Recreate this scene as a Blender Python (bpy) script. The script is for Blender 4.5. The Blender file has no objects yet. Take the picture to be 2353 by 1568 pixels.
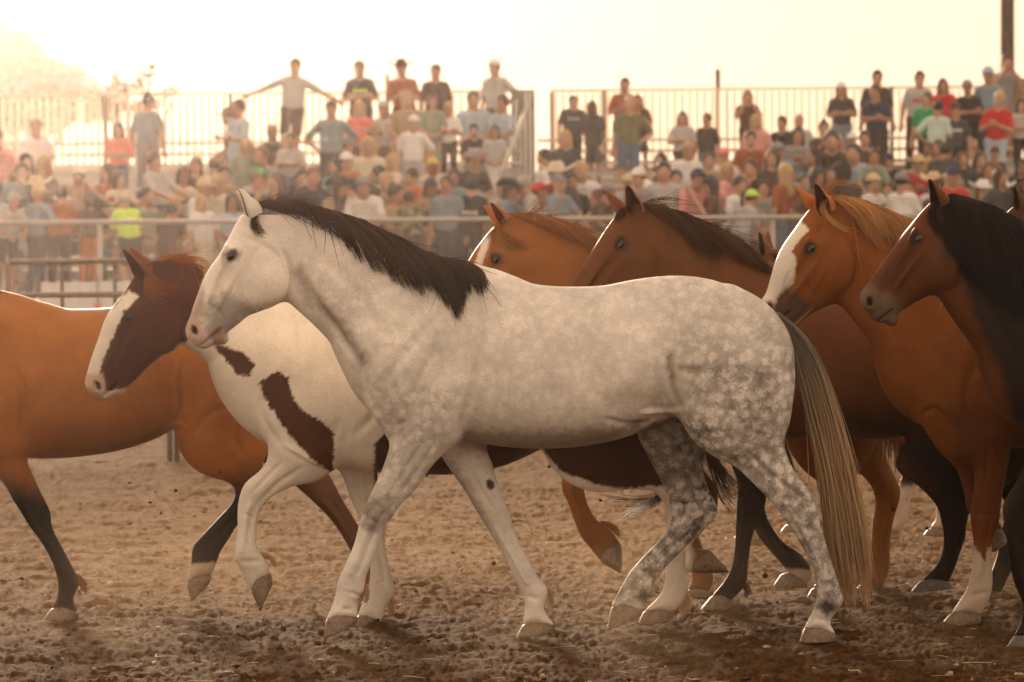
import bpy, math, random, os
import numpy as np
R = math.radians
rng = np.random.default_rng(7)
random.seed(7)
sc = bpy.context.scene
COL = sc.collection

# ------------------------------------------------------------------ camera
CAMZ, PITCH, ROLL, FPX = 1.67, R(1.47), R(0.42), 8824.0     # pixels on a 2353 x 1568 frame
cd = bpy.data.cameras.new('camera'); cam = bpy.data.objects.new('camera', cd); COL.objects.link(cam)
cd.lens = 135.0; cd.sensor_width = 36.0; cd.clip_start = 0.5; cd.clip_end = 3000
cam.location = (0, 0, CAMZ)
_f = np.array([0, math.cos(PITCH), -math.sin(PITCH)])
_u0 = np.array([0, math.sin(PITCH), math.cos(PITCH)]); _r0 = np.array([1.0, 0, 0])
_r = math.cos(ROLL) * _r0 - math.sin(ROLL) * _u0
_u = math.sin(ROLL) * _r0 + math.cos(ROLL) * _u0
from mathutils import Matrix, Vector
cam.rotation_euler = Matrix([[_r[i], _u[i], -_f[i]] for i in range(3)]).to_euler()
cd.dof.use_dof = True; cd.dof.focus_distance = 16.2; cd.dof.aperture_fstop = 5.0
sc.camera = cam

def at(px, py, Y):
    """pixel of the 2353-wide frame -> world x, z on the upright plane y = Y"""
    px = np.asarray(px, float); py = np.asarray(py, float)
    a = (px - 1176.5) / FPX; b = -(py - 784.0) / FPX
    d = [_f[i] + a * _r[i] + b * _u[i] for i in range(3)]
    k = Y / d[1]
    return d[0] * k, CAMZ + d[2] * k

# ------------------------------------------------------------------ light
SUN_EL, SUN_AZ = R(10.0), R(-10.0)            # low sun behind the stands, to the left
w = bpy.data.worlds.new('World'); sc.world = w; w.use_nodes = True
nt = w.node_tree; bg = nt.nodes['Background']
sky = nt.nodes.new('ShaderNodeTexSky'); sky.sky_type = 'NISHITA'; sky.sun_disc = False
sky.sun_elevation = SUN_EL; sky.sun_rotation = SUN_AZ
sky.dust_density = 1.0; sky.air_density = 1.0; sky.ozone_density = 0.6
mx = nt.nodes.new('ShaderNodeMix'); mx.data_type = 'RGBA'; mx.blend_type = 'MULTIPLY'
mx.inputs[0].default_value = 1.0; mx.inputs[7].default_value = (1.0, 0.73, 0.535, 1)
gm_ = nt.nodes.new('ShaderNodeGamma'); gm_.inputs[1].default_value = .10      # smoke and dust even the sky out
nt.links.new(sky.outputs[0], gm_.inputs[0]); nt.links.new(gm_.outputs[0], mx.inputs[6]); nt.links.new(mx.outputs[2], bg.inputs[0])
bg.inputs[1].default_value = 0.15
sl = bpy.data.lights.new('sun', 'SUN'); so = bpy.data.objects.new('sun', sl); COL.objects.link(so)
sl.energy = 1.5; sl.angle = R(10); sl.color = (1.0, 0.77, 0.56)
sd = Vector((math.sin(SUN_AZ) * math.cos(SUN_EL), math.cos(SUN_AZ) * math.cos(SUN_EL), math.sin(SUN_EL)))
so.rotation_euler = sd.to_track_quat('Z', 'Y').to_euler()
sc.view_settings.view_transform = 'Standard'; sc.view_settings.look = 'None'
sc.view_settings.gamma = 1.0; sc.view_settings.use_curve_mapping = False
sc.view_settings.exposure = 2.8
sc.cycles.volume_bounces = 0; sc.cycles.max_bounces = 6; sc.cycles.volume_max_steps = 64
sc.cycles.use_denoising = True

# ------------------------------------------------------------------ helpers
def link(o, parent=None):
    COL.objects.link(o)
    if parent is not None: o.parent = parent
    return o
def tag(o, label=None, cat=None, group=None, kind=None):
    if label: o['label'] = label
    if cat: o['category'] = cat
    if group: o['group'] = group
    if kind: o['kind'] = kind
    return o
def empty(name, loc, label, cat, group=None, rz=0.0):
    o = bpy.data.objects.new(name, None); o.empty_display_size = .2
    COL.objects.link(o); o.location = loc; o.rotation_euler[2] = rz
    return tag(o, label, cat, group)

def mesh_np(name, V, F, smooth=True):
    """F: int array (n,3) or (n,4), or a list of such arrays"""
    Fs = F if isinstance(F, list) else [F]
    Fs = [f for f in Fs if len(f)]
    me = bpy.data.meshes.new(name)
    V = np.asarray(V, np.float32)
    me.vertices.add(len(V)); me.vertices.foreach_set('co', V.ravel())
    tot = np.concatenate([np.full(len(f), f.shape[1], np.int32) for f in Fs])
    idx = np.concatenate([np.asarray(f, np.int32).ravel() for f in Fs])
    me.loops.add(len(idx)); me.loops.foreach_set('vertex_index', idx)
    me.polygons.add(len(tot))
    me.polygons.foreach_set('loop_start', np.concatenate([[0], np.cumsum(tot)[:-1]]).astype(np.int32))
    me.polygons.foreach_set('loop_total', tot)
    me.polygons.foreach_set('use_smooth', np.full(len(tot), bool(smooth)))
    me.update(calc_edges=True)
    return me
def add_mesh(name, V, F, mat, parent=None, smooth=True):
    me = mesh_np(name, V, F, smooth)
    if mat: me.materials.append(mat)
    return link(bpy.data.objects.new(name, me), parent)
def set_col(me, attr, C):
    a = me.attributes.new(attr, 'FLOAT_COLOR', 'POINT')
    C = np.asarray(C, np.float32)
    if C.shape[1] == 3: C = np.hstack([C, np.ones((len(C), 1), np.float32)])
    a.data.foreach_set('color', C.ravel())
def set_f(me, attr, C):
    a = me.attributes.new(attr, 'FLOAT', 'POINT'); a.data.foreach_set('value', np.asarray(C, np.float32))

class MB:
    """collects simple solids into one mesh"""
    def __init__(s): s.V = []; s.F = []; s.n = 0
    def add(s, V, F):
        V = np.asarray(V, float); s.V.append(V)
        for f in (F if isinstance(F, list) else [F]): s.F.append(np.asarray(f) + s.n)
        s.n += len(V); return s
    def box(s, c, d, rot=0.0):
        x, y, z = [v / 2 for v in d]
        V = np.array([[sx * x, sy * y, sz * z] for sx in (-1, 1) for sy in (-1, 1) for sz in (-1, 1)])
        if rot:
            cs, sn = math.cos(rot), math.sin(rot)
            V = np.stack([V[:, 0] * cs - V[:, 1] * sn, V[:, 0] * sn + V[:, 1] * cs, V[:, 2]], 1)
        F = np.array([[0, 1, 3, 2], [4, 6, 7, 5], [0, 4, 5, 1], [2, 3, 7, 6], [0, 2, 6, 4], [1, 5, 7, 3]])
        return s.add(V + np.array(c), F)
    def tube(s, P, r, n=8, cap=True):
        P = np.asarray(P, float); m = len(P)
        r = np.full(m, r) if np.isscalar(r) else np.asarray(r, float)
        T = np.gradient(P, axis=0); T /= np.linalg.norm(T, axis=1)[:, None] + 1e-9
        ref = np.array([0, 1.0, 0]) if abs(T[0][1]) < .9 else np.array([1.0, 0, 0])
        A = np.cross(T, ref); A /= np.linalg.norm(A, axis=1)[:, None]; B = np.cross(T, A)
        th = np.arange(n) * 2 * math.pi / n
        V = (P[:, None] + r[:, None, None] * (A[:, None] * np.cos(th)[None, :, None] + B[:, None] * np.sin(th)[None, :, None])).reshape(-1, 3)
        i = np.arange(m - 1)[:, None] * n; j = np.arange(n)[None]; k = (j + 1) % n
        F = np.stack([i + j, i + k, i + n + k, i + n + j], -1).reshape(-1, 4)
        s.add(V, F)
        if cap:
            b = s.n
            s.add(np.array([P[0], P[-1]]), np.zeros((0, 4), int))
            o = b - m * n; jj = np.arange(n); kk = (jj + 1) % n
            s.F.append(np.stack([np.full(n, b), o + kk, o + jj], -1))
            s.F.append(np.stack([np.full(n, b + 1), o + (m - 1) * n + jj, o + (m - 1) * n + kk], -1))
        return s
    def mesh(s, name, smooth=False):
        V = np.concatenate(s.V); q = [f for f in s.F if len(f)]
        a = [f for f in q if f.shape[1] == 4]; b = [f for f in q if f.shape[1] == 3]
        L = ([np.concatenate(a)] if a else []) + ([np.concatenate(b)] if b else [])
        return mesh_np(name, V, L, smooth)
    def build(s, name, mat, parent=None, smooth=False):
        me = s.mesh(name, smooth)
        if mat: me.materials.append(mat)
        return link(bpy.data.objects.new(name, me), parent)

# value noise in numpy
_tab = np.random.default_rng(3).random(65536).astype(np.float32)
def _h(ix, iy, iz): return _tab[(ix * 73856093 ^ iy * 19349663 ^ iz * 83492791) & 65535]
def vnoise(x, y, z):
    x = np.asarray(x, np.float32); y = np.asarray(y, np.float32); z = np.asarray(z, np.float32)
    x, y, z = np.broadcast_arrays(x, y, z)
    ix = np.floor(x).astype(np.int64); iy = np.floor(y).astype(np.int64); iz = np.floor(z).astype(np.int64)
    fx = x - ix; fy = y - iy; fz = z - iz
    fx = fx * fx * (3 - 2 * fx); fy = fy * fy * (3 - 2 * fy); fz = fz * fz * (3 - 2 * fz)
    def L(a, b, t): return a + (b - a) * t
    c = [[[_h(ix + a, iy + b, iz + d) for d in (0, 1)] for b in (0, 1)] for a in (0, 1)]
    return L(L(L(c[0][0][0], c[1][0][0], fx), L(c[0][1][0], c[1][1][0], fx), fy),
             L(L(c[0][0][1], c[1][0][1], fx), L(c[0][1][1], c[1][1][1], fx), fy), fz)
def fbm(x, y, z, o=4, g=.5):
    t = 0; a = 1; s = 0
    for i in range(o):
        t = t + a * vnoise(np.asarray(x) * 2 ** i + 17.3 * i, np.asarray(y) * 2 ** i, np.asarray(z) * 2 ** i + 5.1 * i); s += a; a *= g
    return t / s

def catmull(P, n):
    """n points evenly spaced along a smooth curve through P (any number of columns; spacing by the first two)"""
    P = np.asarray(P, float)
    if len(P) == 2: P = np.array([P[0], (P[0] + P[1]) / 2, P[1]])
    Q = np.vstack([2 * P[0] - P[1], P, 2 * P[-1] - P[-2]])
    out = []
    for i in range(1, len(Q) - 2):
        t = np.linspace(0, 1, 13)[:-1, None]
        a, b, c, d = Q[i - 1], Q[i], Q[i + 1], Q[i + 2]
        out.append(.5 * ((2 * b) + (c - a) * t + (2 * a - 5 * b + 4 * c - d) * t * t + (3 * b - a - 3 * c + d) * t ** 3))
    out = np.vstack(out + [Q[-2:-1]])
    s = np.concatenate([[0], np.cumsum(np.linalg.norm(np.diff(out[:, :3] if out.shape[1] > 3 else out, axis=0), axis=1))])
    q = np.linspace(0, s[-1], n)
    return np.stack([np.interp(q, s, out[:, k]) for k in range(out.shape[1])], 1)

# ------------------------------------------------------------------ implicit surfaces
def surface_nets(F, org, h):
    s = F < 0
    c = np.zeros(tuple(n - 1 for n in F.shape), np.uint8)
    for a in (0, 1):
        for b in (0, 1):
            for d in (0, 1):
                c += s[a:a + c.shape[0], b:b + c.shape[1], d:d + c.shape[2]]
    act = (c > 0) & (c < 8)
    I = np.argwhere(act); ids = -np.ones(act.shape, np.int32); ids[act] = np.arange(len(I))
    cor = np.array([[a, b, d] for a in (0, 1) for b in (0, 1) for d in (0, 1)])
    val = np.stack([F[I[:, 0] + a, I[:, 1] + b, I[:, 2] + d] for a, b, d in cor], 1)
    P = np.zeros((len(I), 3)); N = np.zeros(len(I))
    for i in range(8):
        for j in range(i + 1, 8):
            if np.abs(cor[i] - cor[j]).sum() != 1: continue
            va, vb = val[:, i], val[:, j]; m = (va < 0) != (vb < 0)
            t = np.where(m, va / np.where(m, va - vb, 1), 0)
            P += np.where(m[:, None], cor[i] + t[:, None] * (cor[j] - cor[i]), 0); N += m
    V = (I + P / N[:, None]) * h + np.asarray(org)
    Q = []
    for ax in range(3):
        o = [a for a in range(3) if a != ax]
        sl0 = [slice(None)] * 3; sl1 = [slice(None)] * 3
        sl0[ax] = slice(0, -1); sl1[ax] = slice(1, None)
        ch = s[tuple(sl0)] != s[tuple(sl1)]
        J = np.argwhere(ch)
        ok = (J[:, o[0]] > 0) & (J[:, o[1]] > 0) & (J[:, o[0]] < F.shape[o[0]] - 1) & (J[:, o[1]] < F.shape[o[1]] - 1)
        J = J[ok]
        def cid(da, db):
            K = J.copy(); K[:, o[0]] += da; K[:, o[1]] += db
            return ids[K[:, 0], K[:, 1], K[:, 2]]
        q = np.stack([cid(-1, -1), cid(0, -1), cid(0, 0), cid(-1, 0)], 1)
        flip = s[J[:, 0], J[:, 1], J[:, 2]]
        if ax == 1: flip = ~flip
        q[~flip] = q[~flip][:, ::-1]
        Q.append(q)
    return V, np.concatenate(Q)
def relax(V, Q, it=2, lam=.5):
    e = np.concatenate([Q[:, [0, 1]], Q[:, [1, 2]], Q[:, [2, 3]], Q[:, [3, 0]]])
    a = np.concatenate([e[:, 0], e[:, 1]]); b = np.concatenate([e[:, 1], e[:, 0]])
    n = np.bincount(a, minlength=len(V))[:, None]
    for k in range(it):
        for l in ((lam, -lam * 1.04) if k else (lam,)):
            m = np.stack([np.bincount(a, V[b, i], minlength=len(V)) for i in range(3)], 1) / np.maximum(n, 1)
            V = V + l * (m - V)
    return V
def smin(a, b, k):
    h = np.clip(.5 + .5 * (b - a) / k, 0, 1)
    return b + (a - b) * h - k * h * (1 - h)

class Field:
    def __init__(s, lo, hi, h):
        s.h = h; s.lo = np.array(lo, float)
        s.n = np.ceil((np.array(hi) - s.lo) / h).astype(int) + 1
        s.ax = [s.lo[i] + h * np.arange(s.n[i]) for i in range(3)]
        s.F = np.full(tuple(s.n), 9.0, np.float32)
    def win(s, lo, hi):
        return tuple(slice(max(0, int((lo[i] - s.lo[i]) / s.h)), min(s.n[i], int((hi[i] - s.lo[i]) / s.h) + 2)) for i in range(3))
    def comb(s, sl, f, k, sub):
        if sub: s.F[sl] = -smin(-s.F[sl], f, k)
        else: s.F[sl] = smin(s.F[sl], f, k)
    def loft(s, st, k=.04, e=0.0, p=2.0, sub=False, poly=False):
        """st rows: x1,z1,x2,z2,w,yc  (dense).  Cross-sections: half |1-2| in the plane, w across."""
        st = np.asarray(st, float)
        C = (st[:, :2] + st[:, 2:4]) / 2; r = np.linalg.norm(st[:, :2] - st[:, 2:4], axis=1) / 2
        up = st[:, :2] - C; W = st[:, 4]; Y = st[:, 5]
        pad = r.max() * .7 + k * 1.5
        lo = [C[:, 0].min() - r.max() - pad, (Y - W).min() - pad, C[:, 1].min() - r.max() - pad]
        hi = [C[:, 0].max() + r.max() + pad, (Y + W).max() + pad, C[:, 1].max() + r.max() + pad]
        sl = s.win(lo, hi)
        x = s.ax[0][sl[0]][:, None]; z = s.ax[2][sl[2]][None]
        if x.size == 0 or z.size == 0: return
        q = np.full((x.shape[0], z.shape[1]), 1e3); Wm = np.full(q.shape, W[0]); Ym = np.full(q.shape, Y[0]); Rm = np.full(q.shape, r[0]); S = np.zeros(q.shape)
        for i in range(len(st) - 1):
            ax, az = C[i]; dx, dz = C[i + 1] - C[i]; L2 = dx * dx + dz * dz + 1e-12
            t = np.clip(((x - ax) * dx + (z - az) * dz) / L2, 0, 1)
            ux = x - ax - t * dx; uz = z - az - t * dz
            rr = r[i] + t * (r[i + 1] - r[i]); d = np.sqrt(ux * ux + uz * uz) / np.maximum(rr, 1e-4)
            m = d < q
            q = np.where(m, d, q); Wm = np.where(m, W[i] + t * (W[i + 1] - W[i]), Wm)
            Ym = np.where(m, Y[i] + t * (Y[i + 1] - Y[i]), Ym); Rm = np.where(m, rr, Rm)
            if e:
                un = up[i] / max(r[i], 1e-6)
                S = np.where(m, (ux * un[0] + uz * un[1]) / rr, S)
        if e: Wm = Wm * (1 - e * np.clip(S, -1, 1))
        if poly:      # exact outline: the depth below it replaces the distance from the centre line
            P = np.vstack([st[:, :2], st[::-1, 2:4]]); d2 = np.full(q.shape, 1e9); ins = np.zeros(q.shape, bool)
            for i in range(len(P)):
                ax, az = P[i - 1]; bx, bz = P[i]; dx, dz = bx - ax, bz - az
                t = np.clip(((x - ax) * dx + (z - az) * dz) / (dx * dx + dz * dz + 1e-12), 0, 1)
                d2 = np.minimum(d2, (x - ax - t * dx) ** 2 + (z - az - t * dz) ** 2)
                if az != bz: ins ^= ((az > z) != (bz > z)) & (x < dx * (z - az) / (bz - az) + ax)
            sd_ = np.sqrt(d2); sd_ = np.where(ins, -sd_, sd_)
            q = np.maximum(1 + sd_ / np.maximum(Rm, 1e-3), 0)
        y = s.ax[1][sl[1]][None, :, None]
        v = np.abs(y - Ym[:, None]) / Wm[:, None]
        rho = (q[:, None] ** p + v ** p) ** (1 / p)
        s.comb(sl, ((rho - 1) * np.minimum(Rm, Wm)[:, None]).astype(np.float32), k, sub)
    def blob(s, c, rad, ang=0.0, k=.02, sub=False):
        c = np.array(c, float); m = max(rad) + k * 1.5
        sl = s.win(c - m, c + m)
        x = s.ax[0][sl[0]][:, None, None] - c[0]; y = s.ax[1][sl[1]][None, :, None] - c[1]; z = s.ax[2][sl[2]][None, None] - c[2]
        ca, sa = math.cos(ang), math.sin(ang)
        u = x * ca + z * sa; v = -x * sa + z * ca
        rho = np.sqrt((u / rad[0]) ** 2 + (y / rad[1]) ** 2 + (v / rad[2]) ** 2)
        s.comb(sl, ((rho - 1) * min(rad)).astype(np.float32), k, sub)
    def cap(s, a, b, ra, rb, k=.02, fl=1.0, sub=False):
        a = np.array(a, float); b = np.array(b, float); m = max(ra, rb) * max(1, fl) + k * 1.5
        sl = s.win(np.minimum(a, b) - m, np.maximum(a, b) + m)
        x = s.ax[0][sl[0]][:, None, None]; y = s.ax[1][sl[1]][None, :, None]; z = s.ax[2][sl[2]][None, None]
        d = b - a; L2 = (d * d).sum() + 1e-12
        t = np.clip(((x - a[0]) * d[0] + (y - a[1]) * d[1] + (z - a[2]) * d[2]) / L2, 0, 1)
        dist = np.sqrt((x - a[0] - t * d[0]) ** 2 + ((y - a[1] - t * d[1]) / fl) ** 2 + (z - a[2] - t * d[2]) ** 2)
        s.comb(sl, (dist - (ra + t * (rb - ra))).astype(np.float32), k, sub)
    def near(s):
        """y of the surface nearest the camera side, for each (x, z); nan outside"""
        ins = s.F < 0; any_ = ins.any(1); j = ins.argmax(1)
        y = s.ax[1][j]; y = np.where(any_, y, np.nan)
        return y
    def mesh(s, it=2):
        s.F[0] = 9; s.F[-1] = 9; s.F[:, 0] = 9; s.F[:, -1] = 9; s.F[:, :, 0] = 9; s.F[:, :, -1] = 9
        V, Q = surface_nets(s.F, s.lo, s.h)
        return relax(V, Q, it), Q

# ------------------------------------------------------------------ materials
def newmat(name):
    m = bpy.data.materials.new(name); m.use_nodes = True
    return m, m.node_tree, m.node_tree.nodes['Principled BSDF']
_mc = {}
def flat(name, c, rough=.8, noise=.18, scale=40, metal=0.0, bump=0.0, sheen=0.0):
    key = (name,)
    if key in _mc: return _mc[key]
    m, t, b = newmat(name)
    b.inputs['Roughness'].default_value = rough; b.inputs['Metallic'].default_value = metal
    if sheen: b.inputs['Sheen Weight'].default_value = sheen
    tc = t.nodes.new('ShaderNodeTexCoord'); n = t.nodes.new('ShaderNodeTexNoise')
    n.inputs['Scale'].default_value = scale; n.inputs['Detail'].default_value = 4
    t.links.new(tc.outputs['Object'], n.inputs['Vector'])
    r = t.nodes.new('ShaderNodeValToRGB'); c = tuple(c)
    r.color_ramp.elements[0].color = tuple(v * (1 - noise) for v in c) + (1,)
    r.color_ramp.elements[1].color = tuple(min(1, v * (1 + noise)) for v in c) + (1,)
    r.color_ramp.elements[0].position = .3; r.color_ramp.elements[1].position = .7
    t.links.new(n.outputs[0], r.inputs[0]); t.links.new(r.outputs[0], b.inputs['Base Color'])
    if bump:
        bp = t.nodes.new('ShaderNodeBump'); bp.inputs['Strength'].default_value = bump; bp.inputs['Distance'].default_value = .01
        t.links.new(n.outputs[0], bp.inputs['Height']); t.links.new(bp.outputs[0], b.inputs['Normal'])
    _mc[key] = m; return m

def coat_mat():
    m, t, b = newmat('horse_coat'); N = t.nodes; Lk = t.links
    a = N.new('ShaderNodeAttribute'); a.attribute_name = 'coat'
    dp = N.new('ShaderNodeAttribute'); dp.attribute_name = 'dapple'
    tc = N.new('ShaderNodeTexCoord')
    # dapples: soft pale spots between a darker net
    mp = N.new('ShaderNodeMapping'); mp.inputs['Scale'].default_value = (1, .6, 1); Lk.new(tc.outputs['Object'], mp.inputs[0])
    nz = N.new('ShaderNodeTexNoise'); nz.inputs['Scale'].default_value = 55; nz.inputs['Detail'].default_value = 5; nz.inputs['Roughness'].default_value = .75
    Lk.new(mp.outputs[0], nz.inputs['Vector'])
    ad = N.new('ShaderNodeMix'); ad.data_type = 'RGBA'; ad.blend_type = 'LINEAR_LIGHT'; ad.inputs[0].default_value = .038
    Lk.new(mp.outputs[0], ad.inputs[6]); Lk.new(nz.outputs[1], ad.inputs[7])
    vo = N.new('ShaderNodeTexVoronoi'); vo.feature = 'SMOOTH_F1'; vo.inputs['Scale'].default_value = 26; vo.inputs['Smoothness'].default_value = .25
    Lk.new(ad.outputs[2], vo.inputs['Vector'])
    r1 = N.new('ShaderNodeMapRange'); r1.inputs[1].default_value = .28; r1.inputs[2].default_value = .60
    Lk.new(vo.outputs['Distance'], r1.inputs[0])
    n2 = N.new('ShaderNodeTexNoise'); n2.inputs['Scale'].default_value = 11; n2.inputs['Detail'].default_value = 7; n2.inputs['Roughness'].default_value = .72
    Lk.new(tc.outputs['Object'], n2.inputs['Vector'])
    r2 = N.new('ShaderNodeMapRange'); r2.inputs[1].default_value = .36; r2.inputs[2].default_value = .68
    Lk.new(n2.outputs[0], r2.inputs[0])
    m1 = N.new('ShaderNodeMath'); m1.operation = 'MULTIPLY_ADD'; m1.inputs[1].default_value = .55
    m0 = N.new('ShaderNodeMath'); m0.operation = 'MULTIPLY'; m0.inputs[1].default_value = .6; Lk.new(r2.outputs[0], m0.inputs[0])
    Lk.new(r1.outputs[0], m1.inputs[0]); Lk.new(m0.outputs[0], m1.inputs[2])
    m2 = N.new('ShaderNodeMath'); m2.operation = 'MULTIPLY'; Lk.new(m1.outputs[0], m2.inputs[0]); Lk.new(dp.outputs['Fac'], m2.inputs[1]); m2.use_clamp = True
    dk = N.new('ShaderNodeMix'); dk.data_type = 'RGBA'; dk.inputs[7].default_value = (.058, .043, .034, 1)
    Lk.new(m2.outputs[0], dk.inputs[0]); Lk.new(a.outputs['Color'], dk.inputs[6])
    # fleabites: small dark flecks
    vf = N.new('ShaderNodeTexVoronoi'); vf.inputs['Scale'].default_value = 75; Lk.new(tc.outputs['Object'], vf.inputs['Vector'])
    rf = N.new('ShaderNodeMapRange'); rf.inputs[1].default_value = .16; rf.inputs[2].default_value = .08; Lk.new(vf.outputs['Distance'], rf.inputs[0])
    rc = N.new('ShaderNodeSeparateColor'); Lk.new(vf.outputs['Color'], rc.inputs[0])
    gt = N.new('ShaderNodeMath'); gt.operation = 'GREATER_THAN'; gt.inputs[1].default_value = .80; Lk.new(rc.outputs[0], gt.inputs[0])
    gm = N.new('ShaderNodeMath'); gm.operation = 'GREATER_THAN'; gm.inputs[1].default_value = .02; Lk.new(dp.outputs['Fac'], gm.inputs[0])
    g1 = N.new('ShaderNodeMath'); g1.operation = 'MULTIPLY'; Lk.new(rf.outputs[0], g1.inputs[0]); Lk.new(gt.outputs[0], g1.inputs[1])
    g2 = N.new('ShaderNodeMath'); g2.operation = 'MULTIPLY'; Lk.new(g1.outputs[0], g2.inputs[0]); Lk.new(gm.outputs[0], g2.inputs[1])
    g3 = N.new('ShaderNodeMath'); g3.operation = 'MULTIPLY'; g3.inputs[1].default_value = .7; Lk.new(g2.outputs[0], g3.inputs[0])
    dk2 = N.new('ShaderNodeMix'); dk2.data_type = 'RGBA'; dk2.inputs[7].default_value = (.12, .07, .045, 1); Lk.new(g3.outputs[0], dk2.inputs[0]); Lk.new(dk.outputs[2], dk2.inputs[6])
    # hair streaks
    mp3 = N.new('ShaderNodeMapping'); mp3.inputs['Scale'].default_value = (70, 200, 300); mp3.inputs['Rotation'].default_value = (0, .5, 0)
    Lk.new(tc.outputs['Object'], mp3.inputs[0])
    n3 = N.new('ShaderNodeTexNoise'); n3.inputs['Scale'].default_value = 1; n3.inputs['Detail'].default_value = 3
    Lk.new(mp3.outputs[0], n3.inputs['Vector'])
    r3 = N.new('ShaderNodeMapRange'); r3.inputs[3].default_value = .74; r3.inputs[4].default_value = 1.24; Lk.new(n3.outputs[0], r3.inputs[0])
    n4 = N.new('ShaderNodeTexNoise'); n4.inputs['Scale'].default_value = 5; n4.inputs['Detail'].default_value = 5
    Lk.new(tc.outputs['Object'], n4.inputs['Vector'])
    r4 = N.new('ShaderNodeMapRange'); r4.inputs[3].default_value = .66; r4.inputs[4].default_value = 1.34; Lk.new(n4.outputs[0], r4.inputs[0])
    mm = N.new('ShaderNodeMath'); mm.operation = 'MULTIPLY'; Lk.new(r3.outputs[0], mm.inputs[0]); Lk.new(r4.outputs[0], mm.inputs[1])
    vm = N.new('ShaderNodeVectorMath'); vm.operation = 'SCALE'; Lk.new(dk2.outputs[2], vm.inputs[0]); Lk.new(mm.outputs[0], vm.inputs[3])
    Lk.new(vm.outputs[0], b.inputs['Base Color'])
    b.inputs['Roughness'].default_value = .52; b.inputs['Specular IOR Level'].default_value = .13
    b.inputs['Sheen Weight'].default_value = .06; b.inputs['Sheen Roughness'].default_value = .3
    b.inputs['Sheen Tint'].default_value = (1, .75, .5, 1)
    bp = N.new('ShaderNodeBump'); bp.inputs['Strength'].default_value = .35; bp.inputs['Distance'].default_value = .004
    Lk.new(n3.outputs[0], bp.inputs['Height'])
    n5 = N.new('ShaderNodeTexNoise'); n5.inputs['Scale'].default_value = 16; n5.inputs['Detail'].default_value = 3
    Lk.new(mp.outputs[0], n5.inputs['Vector'])
    bp2 = N.new('ShaderNodeBump'); bp2.inputs['Strength'].default_value = .35; bp2.inputs['Distance'].default_value = .012
    Lk.new(n5.outputs[0], bp2.inputs['Height']); Lk.new(bp.outputs[0], bp2.inputs['Normal'])
    Lk.new(bp2.outputs[0], b.inputs['Normal'])
    return m
def hair_mat():
    m, t, b = newmat('horse_hair'); N = t.nodes; Lk = t.links
    a = N.new('ShaderNodeAttribute'); a.attribute_name = 'coat'
    Lk.new(a.outputs['Color'], b.inputs['Base Color'])
    b.inputs['Roughness'].default_value = .5; b.inputs['Specular IOR Level'].default_value = .10
    tr = N.new('ShaderNodeBsdfTranslucent'); ms = N.new('ShaderNodeMixShader'); ms.inputs[0].default_value = .22
    vm = N.new('ShaderNodeVectorMath'); vm.operation = 'MULTIPLY'; vm.inputs[1].default_value = (1.6, 1.35, 1.1)
    Lk.new(a.outputs['Color'], vm.inputs[0]); Lk.new(vm.outputs[0], tr.inputs[0])
    Lk.new(b.outputs[0], ms.inputs[1]); Lk.new(tr.outputs[0], ms.inputs[2])
    Lk.new(ms.outputs[0], N['Material Output'].inputs[0])
    return m
COAT = coat_mat(); HAIR = hair_mat()
HOOF = flat('hoof_horn', (.19, .13, .082), .6, .35, 60, bump=.4)
HOOF_D = flat('dark_hoof_horn', (.10, .08, .065), .6, .35, 60, bump=.4)
def eye_mat():
    m, t, b = newmat('eyeball'); b.inputs['Base Color'].default_value = (.012, .006, .004, 1)
    b.inputs['Roughness'].default_value = .05; b.inputs['Specular IOR Level'].default_value = .6; return m
EYE = eye_mat()
# ------------------------------------------------------------------ horses
def poly_sd(px, py, P):
    """signed distance (px) to a polygon, negative inside"""
    P = np.asarray(P, float); d2 = np.full(len(px), 1e9); ins = np.zeros(len(px), bool)
    for i in range(len(P)):
        ax, ay = P[i - 1]; bx, by = P[i]; dx, dy = bx - ax, by - ay
        t = np.clip(((px - ax) * dx + (py - ay) * dy) / (dx * dx + dy * dy + 1e-9), 0, 1)
        d2 = np.minimum(d2, (px - ax - t * dx) ** 2 + (py - ay - t * dy) ** 2)
        if by != ay: ins ^= ((ay > py) != (by > py)) & (px < dx * (py - ay) / (by - ay) + ax)
    d = np.sqrt(d2); return np.where(ins, -d, d)
def outline(front, back, n, w, yc):
    f = catmull(front, n); b = catmull(back, n); t = np.linspace(0, 1, n)
    W = np.interp(t, np.linspace(0, 1, len(w)), w) if not np.isscalar(w) else np.full(n, w)
    Y = np.interp(t, np.linspace(0, 1, len(yc)), yc) if not np.isscalar(yc) else np.full(n, yc)
    return np.column_stack([f, b, W, Y])
LEGW_F = [.085, .08, .065, .050, .042, .036, .030, .028, .030, .036, .034, .036, .042]
LEGW_H = [.10, .10, .085, .060, .048, .044, .036, .031, .031, .037, .035, .036, .042]

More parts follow.
